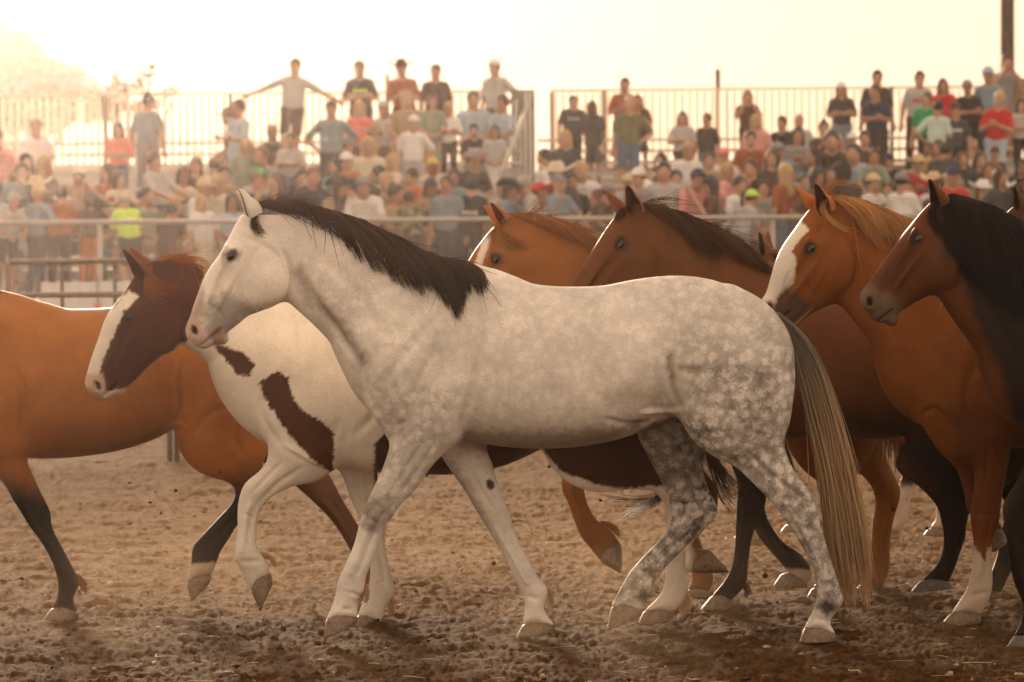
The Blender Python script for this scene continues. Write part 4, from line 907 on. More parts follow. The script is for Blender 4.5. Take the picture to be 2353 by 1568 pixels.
    s.ear((1414, 500), (1444, 476), (1388, 436), .05, -.02, 20, EC, w=.030); s.ear((1446, 496), (1480, 492), (1440, 427), -.055, .0, 75, EC, w=.043)
    M0, M1 = (.030, .014, .008), (.12, .05, .022)
    s.hair('mane', [[(1464, 466), (1500, 478), (1540, 500), (1575, 540)], [(1510, 476), (1560, 500), (1600, 560), (1640, 620)], [(1560, 486), (1610, 520), (1660, 560), (1700, 600)], [(1610, 506), (1660, 540), (1700, 575), (1735, 620)], [(1660, 530), (1700, 560), (1735, 595), (1765, 632)], [(1700, 552), (1730, 580), (1755, 605), (1790, 640)]], 1500, M0, M1, .0019, thick=.022, jit=7, nclump=60, wild=.03, clump=.7)
    s.hair('forelock', [[(1450, 474), (1420, 490), (1412, 500), (1408, 520)], [(1455, 472), (1432, 492), (1424, 508), (1440, 520)], [(1450, 470), (1420, 482), (1405, 500), (1400, 512)]], 120, M0, M1, .0014, mode='crest', yc=-.02, thick=.02, jit=5, nclump=8)
    s.hair('mane_wisps', [[(1470, 470), (1500, 458), (1540, 455), (1590, 458)], [(1480, 472), (1520, 462), (1560, 466), (1600, 476)], [(1380, 560), (1370, 540), (1390, 520), (1405, 510)]], 40, M0, M1, .0009, mode='crest', thick=.02, jit=5, nclump=5)
    s.hair('feather', [[(1716, 1340), (1722, 1356), (1720, 1378)], [(1706, 1350), (1712, 1364), (1712, 1376)]], 50, M0, M1, .0012, mode='free', yc=-.14, thick=.012, jit=3, nclump=6)
    s.hair('tail', [[(2370, 780), (2400, 880), (2400, 1000), (2390, 1120)], [(2375, 780), (2420, 880), (2430, 1000), (2430, 1120)]], 240, BLK, (.06, .03, .02), .002, mode='free', thick=.03)
    return s

# ---- bald-faced chestnut
def horse_bald():
    s = Horse('bright chestnut horse with a wide bald face and flaxen mane behind the grey\'s tail', 16.8, 2250, .0075, (1700, 2960), zr=(-.02, 1.85), yr=(-.33, .33))
    s.L([(2200, 700, 2140, 985, .16, 0), (2280, 660, 2230, 1015, .22, 0), (2380, 668, 2360, 1030, .26, 0), (2500, 684, 2490, 1030, .275, 0), (2620, 676, 2620, 1010, .265, 0), (2700, 680, 2710, 990, .25, 0), (2780, 720, 2780, 990, .22, 0)], 36, .06, .18, 2.15)
    s.L([(1905, 458, 1962, 610, .06, 0), (1960, 466, 1985, 680, .075, 0), (2030, 488, 2010, 735, .092, 0), (2096, 522, 2045, 790, .12, 0), (2170, 580, 2078, 850, .155, 0), (2240, 645, 2104, 925, .18, 0)], 32, .07, .30)
    s.L([(1905, 458, 1966, 590, .058, 0), (1868, 482, 1970, 625, .084, 0), (1842, 512, 1960, 672, .096, 0), (1815, 550, 1926, 690, .090, 0), (1793, 600, 1888, 706, .073, 0), (1772, 650, 1860, 722, .062, 0), (1757, 685, 1842, 738, .054, 0)], 32, .02, 0, 2.35)
    s.blob(1774, 706, 0, .050, .048, .050); s.blob(1796, 724, 0, .028, .036, .022, k=.015); s.blob(1822, 733, 0, .030, .033, .020, k=.012)
    for g in (-1, 1):
        s.L([(2240, 700, 2330, 750, .05, g * .12), (2140, 810, 2310, 860, .09, g * .14), (2110, 900, 2300, 940, .10, g * .14), (2140, 970, 2300, 1000, .09, g * .135)], 24, .05)
        s.L([(2680, 720, 2800, 770, .08, g * .12), (2640, 830, 2840, 860, .12, g * .13), (2610, 940, 2830, 950, .12, g * .135), (2600, 1000, 2800, 1010, .10, g * .14)], 24, .05)
    s.limb([(2150, 950), (2218, 1015), (2233, 1057), (2238, 1107), (2234, 1150), (2230, 1196), (2236, 1242), (2236, 1288), (2228, 1330), (2218, 1360), (2187, 1408)],
           [(2330, 960), (2322, 1030), (2314, 1082), (2304, 1133), (2299, 1171), (2295, 1204), (2282, 1242), (2278, 1288), (2281, 1335), (2274, 1375), (2254, 1414)],
           [.10, .085, .065, .052, .046, .044, .034, .030, .037, .035, .043], -.14)
    s.limb([(2170, 960), (2184, 1028), (2200, 1080), (2215, 1130), (2222, 1170), (2240, 1200), (2258, 1230)], [(2300, 960), (2280, 1040), (2262, 1090), (2262, 1130), (2270, 1160), (2290, 1190), (2305, 1215)], [.08, .065, .05, .045, .035, .03, .034], .13, 30)
    s.limb([(2620, 960), (2620, 1040), (2660, 1100), (2710, 1150), (2715, 1200), (2705, 1280), (2700, 1330), (2670, 1385)], [(2830, 960), (2800, 1040), (2770, 1090), (2780, 1140), (2765, 1190), (2755, 1280), (2755, 1330), (2735, 1392)], [.11, .09, .06, .046, .036, .031, .037, .042], -.14, 36)
    s.limb([(2640, 960), (2680, 1060), (2760, 1120), (2810, 1180), (2830, 1240), (2850, 1320), (2860, 1370), (2850, 1400)], [(2830, 960), (2830, 1040), (2850, 1110), (2880, 1170), (2880, 1230), (2900, 1310), (2915, 1360), (2905, 1405)], [.11, .09, .06, .046, .036, .031, .037, .042], .14, 36)
    s.mfront = np.array(s.loc(1786, 735)); s.head((1861, 572), (1768, 704), (1812, 716), (1920, 626), .10)
    s.hoof((2187, 1408), (2254, 1414), (2254, 1432), (2156, 1441), -.14); s.hoof((2256, 1228), (2303, 1216), (2315, 1245), (2280, 1268), .13)
    s.hoof((2670, 1385), (2735, 1392), (2735, 1412), (2652, 1414), -.14); s.hoof((2850, 1400), (2905, 1405), (2905, 1422), (2830, 1424), .14)
    WH = (.68, .60, .50)
    s.patch([(1846, 514), (1862, 530), (1848, 538), (1830, 560), (1820, 577), (1830, 595), (1827, 625), (1824, 652), (1804, 668), (1785, 690), (1776, 722), (1720, 740), (1720, 640), (1800, 530), (1838, 500)], WH, 2.5, 6, .14)
    s.patch([(1740, 700), (1775, 690), (1785, 725), (1752, 725)], (.50, .27, .17), 6, 3)
    s.patch([(1785, 690), (1812, 662), (1870, 700), (1826, 745), (1780, 738), (1776, 716)], (.085, .042, .025), 11, 8)
    s.patch([(1862, 712), (1868, 708), (1832, 745), (1820, 748)], (.5, .34, .2), 3, 2)
    s.patch([(1842, 562), (1862, 555), (1880, 570), (1872, 586), (1850, 588)], (.07, .03, .02, .9), 6, 3)
    s.patch([(2140, 1270), (2234, 1255), (2262, 1285), (2278, 1250), (2340, 1260), (2340, 1450), (2100, 1450)], (.60, .48, .36), 6, 14, .1, side=-1)
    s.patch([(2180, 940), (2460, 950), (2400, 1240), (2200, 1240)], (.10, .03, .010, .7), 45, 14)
    s.patch([(2255, 850), (2300, 846), (2302, 852), (2258, 858)], (.12, .035, .01), 2, 1); s.patch([(2280, 850), (2286, 850), (2288, 886), (2280, 886)], (.12, .035, .01), 2, 1); s.patch([(2280, 880), (2302, 876), (2304, 884), (2282, 888)], (.12, .035, .01), 2, 1)
    C = s.crease
    C([(1945, 540), (1968, 590), (1962, 650), (1935, 680)], 6, .013); C([(1990, 600), (2010, 680), (2060, 780)], 10, .010); C([(1900, 600), (1885, 640), (1850, 690)], 5, -.007); C([(1840, 620), (1850, 650), (1880, 690)], 6, .007); C([(1820, 620), (1800, 660)], 6, .006)
    C([(2130, 760), (2180, 850), (2200, 940)], 16, .010); C([(2260, 720), (2250, 820), (2220, 900), (2230, 980)], 14, .010); C([(2110, 960), (2150, 940), (2190, 990)], 8, .008); C([(2270, 1010), (2268, 1080), (2262, 1130)], 6, .006, -1); C([(2085, 790), (2098, 870), (2110, 930)], 5, -.008)
    C([(2240, 1180), (2285, 1185)], 6, .006, -1); C([(2225, 1370), (2270, 1360)], 6, .006, -1)
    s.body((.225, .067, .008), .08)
    EC = ((.42, .15, .035), (.07, .018, .006))
    s.ear((1856, 488), (1880, 462), (1827, 430), .05, -.02, 10, EC, w=.031); s.ear((1886, 496), (1914, 484), (1871, 423), -.055, .0, 60, EC, w=.045)
    M0, M1 = (.30, .12, .03), (.66, .36, .14)
    s.hair('mane', [[(1905, 452), (1940, 470), (1980, 520), (2010, 570)], [(1930, 450), (1985, 480), (2010, 530), (2040, 580)], [(1960, 455), (2020, 485), (2045, 530), (2062, 575)], [(1995, 466), (2045, 500), (2070, 540), (2090, 590)], [(2030, 478), (2070, 505), (2100, 550), (2120, 600)], [(2065, 494), (2100, 520), (2130, 570), (2150, 620)], [(2100, 512), (2140, 545), (2170, 600), (2190, 650)], [(2150, 545), (2190, 600), (2215, 660), (2232, 700)], [(2190, 590), (2215, 640), (2228, 680), (2236, 704)]],
           1500, M0, M1, .0017, thick=.022, jit=6, nclump=52, wild=.03, clump=.75)
    s.hair('forelock', [[(1902, 454), (1890, 480), (1915, 520), (1970, 548)], [(1905, 452), (1896, 478), (1922, 512), (1980, 540)], [(1900, 458), (1880, 475), (1872, 490), (1868, 498)]], 90, M0, M1, .0013, thick=.012, jit=4, nclump=8)
    s.hair('mane_wisps', [[(1925, 455), (1902, 440), (1912, 420), (1960, 414)], [(1928, 455), (1905, 438), (1916, 418), (1985, 415)], [(1930, 455), (1910, 440), (1930, 424), (1990, 436)]], 22, M0, M1, .0010, mode='crest', thick=.012, jit=3, nclump=3, clump=.9)
    s.hair('tail', [[(2800, 760), (2860, 860), (2870, 1000), (2860, 1200)], [(2805, 760), (2880, 860), (2900, 1000), (2900, 1200)]], 300, M0, M1, .002, mode='free', thick=.03)
    return s

# ---- dark bay at the right edge
def horse_dark():
    s = Horse('dark bay horse with black mane and neck, cut off by the right edge', 16.05, 2500, .0075, (1940, 3150), zr=(-.02, 1.90), yr=(-.33, .33))
    s.L([(2430, 700, 2380, 990, .16, 0), (2520, 640, 2470, 1030, .22, 0), (2620, 640, 2600, 1050, .26, 0), (2760, 662, 2740, 1050, .28, 0), (2880, 650, 2880, 1020, .27, 0), (2960, 660, 2970, 1000, .25, 0), (3010, 690, 3010, 1000, .23, 0)], 36, .06, .18, 2.15)
    s.L([(2178, 456, 2212, 620, .062, 0), (2215, 462, 2228, 668, .075, 0), (2270, 480, 2262, 740, .09, 0), (2340, 520, 2300, 810, .12, 0), (2420, 580, 2335, 870, .16, 0), (2490, 650, 2370, 950, .19, 0)], 32, .07, .30)
    s.L([(2172, 456, 2214, 610, .06, 0), (2134, 484, 2212, 650, .085, 0), (2104, 512, 2186, 664, .096, 0), (2076, 550, 2142, 677, .088, 0), (2044, 588, 2110, 692, .072, 0), (2016, 624, 2082, 708, .061, 0), (1998, 655, 2060, 724, .053, 0)], 32, .02, 0, 2.35)
    s.blob(2004, 688, 0, .050, .048, .054); s.blob(2022, 722, 0, .036, .038, .036, k=.02); s.blob(2048, 734, 0, .030, .034, .030, k=.012)
    for g in (-1, 1):
        s.L([(2490, 700, 2570, 750, .05, g * .12), (2390, 830, 2560, 870, .09, g * .14), (2370, 930, 2540, 960, .10, g * .135), (2390, 1000, 2520, 1030, .085, g * .13)], 22, .05)
        s.L([(2900, 700, 3030, 750, .08, g * .12), (2860, 830, 3070, 860, .12, g * .13), (2840, 940, 3060, 950, .12, g * .135), (2850, 1020, 3030, 1030, .10, g * .14)], 24, .05)
    s.limb([(2390, 980), (2345, 1090), (2308, 1150), (2304, 1185), (2312, 1230), (2318, 1290), (2332, 1345), (2350, 1390), (2345, 1430), (2330, 1462)],
           [(2530, 1000), (2450, 1110), (2375, 1160), (2362, 1200), (2362, 1240), (2372, 1300), (2392, 1350), (2408, 1395), (2396, 1432), (2400, 1470)],
           [.09, .075, .05, .046, .036, .031, .032, .037, .036, .043], -.14)
    s.limb([(2400, 980), (2420, 1090), (2430, 1170), (2440, 1250), (2445, 1340), (2440, 1390), (2415, 1425)], [(2540, 980), (2510, 1090), (2500, 1170), (2490, 1250), (2495, 1340), (2500, 1390), (2485, 1432)], [.09, .07, .048, .033, .031, .037, .043], .13, 34)
    s.limb([(2850, 980), (2870, 1060), (2920, 1120), (2960, 1180), (2960, 1240), (2950, 1330), (2945, 1380), (2915, 1430)], [(3060, 980), (3040, 1060), (3030, 1120), (3040, 1170), (3025, 1230), (3010, 1320), (3010, 1370), (2985, 1440)], [.12, .09, .06, .046, .036, .031, .037, .043], -.14, 36)
    s.limb([(2860, 980), (2840, 1060), (2840, 1120), (2850, 1180), (2830, 1240), (2800, 1310), (2790, 1350), (2760, 1400)], [(3050, 980), (2980, 1080), (2930, 1130), (2920, 1180), (2890, 1240), (2860, 1310), (2850, 1350), (2830, 1412)], [.12, .09, .06, .046, .036, .031, .037, .043], .14, 36)
    s.mfront = np.array(s.loc(2012, 740)); s.head((2106, 549), (1997, 692), (2048, 712), (2160, 610), .10)
    s.hoof((2332, 1460), (2400, 1468), (2400, 1484), (2312, 1488), -.14, HOOF_D); s.hoof((2415, 1424), (2485, 1432), (2485, 1456), (2395, 1460), .13, HOOF_D)
    s.hoof((2915, 1430), (2985, 1440), (2985, 1470), (2895, 1474), -.14, HOOF_D); s.hoof((2760, 1400), (2830, 1412), (2832, 1452), (2740, 1460), .14, HOOF_D)
    s.patch([(2172, 440), (2188, 520), (2204, 600), (2214, 650), (2236, 720), (2296, 850), (2330, 960), (2280, 1460), (3200, 1500), (3200, 600), (2400, 430)], (.012, .006, .0035), 16, 10)
    s.patch([(2135, 470), (2180, 450), (2195, 560), (2170, 600), (2160, 540)], (.03, .013, .008, .8), 16, 8)
    s.patch([(1960, 660), (2010, 655), (2062, 690), (2080, 715), (2050, 770), (1960, 760)], (.125, .075, .042), 14, 8)
    s.patch([(2090, 545), (2106, 537), (2122, 548), (2116, 562), (2098, 564)], (.025, .012, .01, .95), 6, 3)
    C = s.crease
    C([(2180, 560), (2206, 610), (2200, 655), (2170, 672)], 6, .013); C([(2110, 590), (2080, 630), (2060, 660)], 4, -.007); C([(2090, 610), (2060, 645), (2046, 680)], 5, .008); C([(2060, 600), (2035, 640), (2020, 670)], 6, .006); C([(2140, 560), (2160, 600), (2150, 640)], 8, .005); C([(2250, 640), (2290, 740), (2340, 830)], 16, .010)
    s.body((.100, .029, .0055), .08)
    EC = ((.12, .035, .012), (.012, .007, .005))
    s.ear((2142, 486), (2178, 464), (2131, 412), -.05, .0, 28, EC, w=.040); s.ear((2150, 480), (2180, 460), (2148, 420), .05, 0, 20, EC, w=.03)
    M0, M1 = (.004, .003, .0025), (.018, .011, .007)
    s.hair('mane', [[(2165, 452), (2175, 500), (2180, 560), (2190, 610)], [(2190, 448), (2215, 520), (2235, 600), (2240, 680)], [(2230, 458), (2265, 540), (2285, 630), (2290, 720)], [(2280, 474), (2320, 560), (2340, 660), (2340, 760)], [(2340, 505), (2380, 600), (2400, 700), (2400, 800)], [(2410, 560), (2440, 640), (2460, 740), (2470, 800)]], 2000, M0, M1, .0022, thick=.025, jit=7, nclump=70, wild=.02)
    s.hair('forelock', [[(2160, 455), (2140, 490), (2150, 530), (2160, 560)], [(2162, 455), (2150, 490), (2165, 530), (2185, 560)]], 90, M0, M1, .0016, thick=.012, jit=6, nclump=8)
    s.hair('tail', [[(3030, 740), (3080, 860), (3090, 1000), (3080, 1300)], [(3035, 740), (3100, 860), (3120, 1000), (3120, 1300)]], 300, M0, M1, .0022, mode='free', thick=.03)
    return s

# ---- two that barely show
def horse_far(label, D, dx, dy, coat, xr, sc_=1.0, sock=True, headxy=None, seed=3):
    """a whole horse of ordinary build, placed by the pixel of its elbow; local pixel offsets scaled by sc_"""
    ox, oy = dx, dy
    g = lambda x, y: (ox + x * sc_, oy + y * sc_)
    s = Horse(label, D, dx, .012, xr, zr=(-.02, 1.95), yr=(-.32, .32))
    G = lambda rows: [g(a, b) + g(c, d) + (w_, y_) for a, b, c, d, w_, y_ in rows]
    s.L(G([(-10, -300, -60, -30, .15, 0), (70, -330, 30, 0, .22, 0), (180, -310, 180, 10, .26, 0), (300, -305, 300, 0, .27, 0), (400, -315, 400, -20, .25, 0), (480, -300, 480, -30, .21, 0)]), 28, .06, .18, 2.1)
    hx, hy = headxy or (-200, -430)
    s.L(G([(hx, hy - 40, hx + 40, hy + 90, .06, 0), (hx + 70, hy + 0, hx + 60, hy + 170, .08, 0), (-60, -370, -100, -150, .12, 0), (50, -330, -70, -60, .17, 0)]), 24, .07, .3)
    s.L(G([(hx, hy - 40, hx + 40, hy + 90, .06, 0), (hx - 45, hy + 0, hx + 20, hy + 120, .09, 0), (hx - 90, hy + 90, hx - 25, hy + 160, .065, 0), (hx - 120, hy + 160, hx - 60, hy + 205, .052, 0)]), 24, .02, 0, 2.3)
    for q in (-1, 1):
        s.L(G([(20, -260, 100, -220, .05, q * .12), (-60, -130, 70, -90, .09, q * .14), (-40, -30, 60, 0, .08, q * .13)]), 18, .05)
        s.L(G([(420, -280, 520, -240, .08, q * .12), (370, -150, 560, -120, .12, q * .13), (370, -40, 540, -20, .10, q * .14)]), 18, .05)
    legs = [(-.14, [(-50, -60), (-30, 60), (-22, 130), (-20, 170), (-20, 250), (-24, 290), (-50, 318)], [(60, -40), (30, 60), (30, 130), (28, 170), (18, 250), (22, 290), (0, 325)]),
            (.14, [(-30, -60), (20, 60), (50, 120), (60, 160), (90, 235), (95, 270), (80, 300)], [(70, -40), (80, 50), (100, 120), (110, 160), (130, 230), (140, 265), (125, 305)]),
            (-.14, [(370, -60), (350, 20), (380, 80), (410, 130), (400, 180), (380, 250), (372, 290), (345, 318)], [(550, -60), (480, 40), (460, 90), (470, 130), (450, 180), (425, 250), (420, 290), (398, 325)]),
            (.14, [(400, -60), (440, 40), (480, 90), (500, 130), (505, 190), (500, 250), (500, 285), (480, 310)], [(550, -60), (540, 40), (545, 90), (560, 125), (550, 190), (545, 250), (550, 285), (530, 318)])]
    for yc, f, b in legs:
        n = len(f); s.limb([g(*p) for p in f], [g(*p) for p in b], [.10, .065, .05, .042, .032, .036, .04], yc, 30)
        F, B = np.array(f[-1]), np.array(b[-1]); s.hoof(g(*F), g(*B), g(B[0] + 2, B[1] + 14), g(F[0] - 16, F[1] + 20), yc)
    s.mfront = np.array(s.loc(*g(hx - 120, hy + 205))); s.head(g(hx - 25, hy + 60), g(hx - 112, hy + 180), g(hx - 80, hy + 190), g(hx + 5, hy + 75), .09)
    s.patch([g(-200, 60), g(700, 60), g(700, 500), g(-200, 500)], (.02, .012, .008), 30 * sc_, 10)
    if sock: s.patch([g(-200, 190), g(700, 190), g(700, 500), g(-200, 500)], (.6, .5, .4), 8, 8)
    s.body(coat, .06)
    s.ear(g(hx - 18, hy - 22), g(hx + 14, hy - 40), g(hx - 22, hy - 95), -.05, 0, 30, (coat, (.02, .01, .008)), w=.032)
    s.ear(g(hx - 14, hy - 22), g(hx + 18, hy - 40), g(hx + 6, hy - 98), .05, 0, 30, (coat, (.02, .01, .008)), w=.032)
    s.hair('mane', [[g(hx + 10, hy - 45), g(hx + 40, hy), g(hx + 50, hy + 60)], [g(hx + 90, hy - 10), g(hx + 110, hy + 50), g(hx + 120, hy + 110)], [g(20, -335), g(20, -280), g(10, -220)]], 400, (.01, .007, .005), (.05, .03, .02), .002, nclump=30, seed=seed)
    s.hair('tail', [[g(540, -260), g(580, -150), g(590, 0), g(590, 180)], [g(545, -260), g(600, -150), g(620, 0), g(620, 180)]], 250, (.01, .007, .005), (.06, .03, .02), .002, mode='free', thick=.03, seed=seed)
    return s
HORSES = [horse_grey, horse_paint, horse_bay_left, horse_chestnut, horse_bay, horse_bald, horse_dark]
for f in HORSES: f()
horse_far("black horse glimpsed at the right edge behind the dark bay, one ear up", 18.4, 2600, 985, (.075,.03,.014), (2150,3300), 0.80, False, (-320,-600), 5)
horse_far("brown horse farthest back, ear tips beside the bay mane, white socks", 20.0, 1740, 960, (.16,.06,.024), (1400,2250), 0.82, True, (25,-425), 6)
# ------------------------------------------------------------------ ground
def fan_rows():
    y = [3.0]
    while y[-1] < 13.6: y.append(y[-1] * 1.03)
    while y[-1] < 50: y.append(y[-1] * 1.0026)
    while y[-1] < 1800: y.append(y[-1] * 1.06)
    return np.array(y)
_pg = np.random.default_rng(19); PRINTS = [(float(_pg.uniform(-.14, .14) * yy), float(yy), float(_pg.uniform(.045, .07)), float(_pg.uniform(.012, .026))) for yy in 14.2 + 9 * _pg.random(110) ** 1.3]
def ground_z(x, y):
    x = np.asarray(x, float); y = np.asarray(y, float); p = np.zeros(np.broadcast(x, y).shape)
    for a0, b0, r0, d0 in PRINTS:
        m = (np.abs(y - b0) < r0 * 3) & (np.abs(x - a0) < r0 * 3)
        if m.any():
            q = np.sqrt(((x[m] - a0) / 1.15) ** 2 + (y[m] - b0) ** 2) / r0
            p[m] += -d0 / (1 + np.exp((q - 1) * 7)) + .45 * d0 * np.exp(-((q - 1.45) / .35) ** 2)
    x2 = x * .80 + y * .60; y2 = -x * .60 + y * .80
    a = fbm(x * 1.9, y * 1.6, 0 * x, 3) - .5
    b = fbm(x2 * 7, y2 * 7, 0 * x + 3, 4, .6) - .5
    c = np.abs(fbm(x2 * 19 + b * 3, y2 * 19, 0 * x + 9, 3, .62) - .5)
    d = fbm(x * 52, y * 34, 0 * x + 4, 3, .7) - .5
    fade = np.clip((62 - y) / 12, 0, 1) * np.clip((y - 3) / 4, .3, 1)
    return (a * .055 + b * .034 + (.08 - c) * .044 + d * .028) * fade - .006 + p
def build_ground():
    ys = fan_rows(); s = np.concatenate([np.linspace(-1.2, -.17, 40)[:-1], np.linspace(-.17, .17, 560), np.linspace(.17, 1.2, 40)[1:]])
    X = ys[:, None] * s[None]; Y = np.broadcast_to(ys[:, None], X.shape)
    Z = ground_z(X, Y); n, m = X.shape
    V = np.stack([X, Y, Z], -1).reshape(-1, 3)
    i = np.arange(n - 1)[:, None] * m + np.arange(m - 1)[None]
    F = np.stack([i, i + 1, i + m + 1, i + m], -1).reshape(-1, 4)
    mt, t, b = newmat('arena_dirt'); N = t.nodes; Lk = t.links
    g = N.new('ShaderNodeNewGeometry')
    def noise(sc, det=5, ro=.6):
        q = N.new('ShaderNodeTexNoise'); q.inputs['Scale'].default_value = sc; q.inputs['Detail'].default_value = det; q.inputs['Roughness'].default_value = ro
        Lk.new(g.outputs['Position'], q.inputs['Vector']); return q
    def ramp(src, stops):
        r = N.new('ShaderNodeValToRGB'); e = r.color_ramp.elements
        e[0].position, e[0].color = stops[0][0], stops[0][1] + (1,); e[1].position, e[1].color = stops[-1][0], stops[-1][1] + (1,)
        for p, c in stops[1:-1]: k = e.new(p); k.color = c + (1,)
        Lk.new(src, r.inputs[0]); return r
    n1 = noise(14, 9, .72); n2 = noise(.7, 4, .6); n3 = noise(60, 4, .7)
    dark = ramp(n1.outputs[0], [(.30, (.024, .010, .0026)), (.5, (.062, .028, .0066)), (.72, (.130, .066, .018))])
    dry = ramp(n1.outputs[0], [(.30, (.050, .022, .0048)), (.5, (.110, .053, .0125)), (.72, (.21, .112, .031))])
    sp = N.new('ShaderNodeSeparateXYZ'); Lk.new(g.outputs['Position'], sp.inputs[0])
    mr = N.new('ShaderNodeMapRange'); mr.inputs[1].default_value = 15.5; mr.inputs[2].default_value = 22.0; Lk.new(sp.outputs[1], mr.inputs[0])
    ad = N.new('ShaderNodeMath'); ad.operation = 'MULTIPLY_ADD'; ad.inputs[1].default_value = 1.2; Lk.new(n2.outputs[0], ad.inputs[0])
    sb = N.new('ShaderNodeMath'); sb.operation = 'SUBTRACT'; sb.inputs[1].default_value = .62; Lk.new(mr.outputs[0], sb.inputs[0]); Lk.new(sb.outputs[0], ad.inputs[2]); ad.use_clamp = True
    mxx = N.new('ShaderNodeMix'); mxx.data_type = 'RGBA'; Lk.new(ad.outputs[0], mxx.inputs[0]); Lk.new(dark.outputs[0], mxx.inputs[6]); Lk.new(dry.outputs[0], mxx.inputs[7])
    gr = ramp(n1.outputs[0], [(.3, (.05, .07, .02)), (.7, (.16, .18, .07))])
    m3 = N.new('ShaderNodeMapRange'); m3.inputs[1].default_value = 66; m3.inputs[2].default_value = 68; Lk.new(sp.outputs[1], m3.inputs[0])
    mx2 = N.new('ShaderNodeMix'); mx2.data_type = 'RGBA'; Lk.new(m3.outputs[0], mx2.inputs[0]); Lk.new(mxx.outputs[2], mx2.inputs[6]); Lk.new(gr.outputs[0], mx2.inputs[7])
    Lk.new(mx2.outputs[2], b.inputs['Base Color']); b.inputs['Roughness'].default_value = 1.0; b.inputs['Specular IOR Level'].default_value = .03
    bp = N.new('ShaderNodeBump'); bp.inputs['Strength'].default_value = .8; bp.inputs['Distance'].default_value = .012
    Lk.new(n3.outputs[0], bp.inputs['Height']); Lk.new(bp.outputs[0], b.inputs['Normal'])
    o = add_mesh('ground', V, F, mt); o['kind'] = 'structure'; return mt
DIRT = build_ground()

ICO_V = []; 
def _ico():
    p = (1 + 5 ** .5) / 2
    v = np.array([(-1, p, 0), (1, p, 0), (-1, -p, 0), (1, -p, 0), (0, -1, p), (0, 1, p), (0, -1, -p), (0, 1, -p), (p, 0, -1), (p, 0, 1), (-p, 0, -1), (-p, 0, 1)], float)
    f = np.array([(0, 11, 5), (0, 5, 1), (0, 1, 7), (0, 7, 10), (0, 10, 11), (1, 5, 9), (5, 11, 4), (11, 10, 2), (10, 7, 6), (7, 1, 8), (3, 9, 4), (3, 4, 2), (3, 2, 6), (3, 6, 8), (3, 8, 9), (4, 9, 5), (2, 4, 11), (6, 2, 10), (8, 6, 7), (9, 8, 1)])
    return v / np.linalg.norm(v[0]), f
IV, IF = _ico()
def scatter_blobs(name, P, S, mat, label, cat, flatz=.65, seed=1, kind='stuff'):
    g = np.random.default_rng(seed); n = len(P)
    V = IV[None] * (.65 + .7 * g.random((n, 12, 1))) * S[:, None, None] * np.array([1, 1, flatz]) * (.7 + .6 * g.random((n, 1, 3)))
    a = g.random(n) * 6.28; c, s_ = np.cos(a)[:, None], np.sin(a)[:, None]
    V = np.stack([V[..., 0] * c - V[..., 1] * s_, V[..., 0] * s_ + V[..., 1] * c, V[..., 2]], -1) + P[:, None]
    F = (IF[None] + (np.arange(n) * 12)[:, None, None]).reshape(-1, 3)
    o = add_mesh(name, V.reshape(-1, 3), F, mat); tag(o, label, cat, None, kind); return o
g_ = np.random.default_rng(11)
CLOD = DIRT
PEB = flat('pebble_stone', (.34, .25, .16), .85, .3, 30)
n = 2600; yy = 14.2 + 12 * g_.random(n) ** 1.5; xx = (g_.random(n) - .5) * .30 * yy; ss = .0035 + .016 * g_.random(n) ** 6
scatter_blobs('soil_clods', np.stack([xx, yy, ground_z(xx, yy) + ss * .05], 1), ss, CLOD, 'loose clods of dark soil strewn over the arena floor', 'soil clods')
n = 260; yy = 14.4 + 12 * g_.random(n) ** 1.5; xx = (g_.random(n) - .5) * .29 * yy; ss = .004 + .013 * g_.random(n) ** 3
scatter_blobs('pebbles', np.stack([xx, yy, ground_z(xx, yy) + ss * .4], 1), ss, PEB, 'pale pebbles scattered over the arena floor', 'pebbles', .7, 2)
# clods thrown up by the hooves, hanging in the air
mb_pts = [(357, 1130, 16.9), (345, 1155, 17), (403, 1128, 16.5), (370, 1180, 17), (1134, 1295, 16.3), (1262, 1073, 17), (1215, 1040, 17.2), (1757, 1322, 16.3), (2053, 1171, 17), (2010, 1135, 17.2), (1380, 1150, 17), (297, 1110, 17.3), (505, 1085, 17), (1040, 1270, 16.5), (980, 1010 + 80, 17), (2130, 1215, 17), (1890, 1310, 16), (2290, 1190, 16.2)]
P = []; S = []
for a, b, d in mb_pts:
    x, z = at(a, b, d); P.append((float(x), d, float(z))); S.append(.004 + .006 * g_.random())
P = np.array(P); S = np.array(S); S[[2, 7, 8]] = (.009, .016, .013)
scatter_blobs('flying_dirt', P, S, CLOD, 'small clods kicked up by hooves and still in the air', 'flying dirt', 1.0, 5)
# straw
def straw():
    mb = MB(); g = np.random.default_rng(4)
    for k in range(110):
        y = 14.5 + 8 * g.random() ** 1.4; x = (g.random() - .5) * .28 * y; a = g.random() * 6.28; L_ = .03 + .09 * g.random() ** 2
        z = float(ground_z(np.array([x]), np.array([y]))[0]) + .012
        for q in range(1 if g.random() < .7 else 4):
            a2 = a + q * .5; up = .006 * g.random()
            mb.tube([(x, y, z), (x + .5 * L_ * math.cos(a2) + .008 * g.normal(), y + .5 * L_ * math.sin(a2), z + up), (x + L_ * math.cos(a2), y + L_ * math.sin(a2), z + .3 * up)], [.0013, .0016, .0008], 3, False)
    o = mb.build('straw', flat('dry_straw', (.55, .40, .22), .7)); tag(o, 'scraps of dry straw lying on the dirt', 'straw', None, 'stuff')
straw()

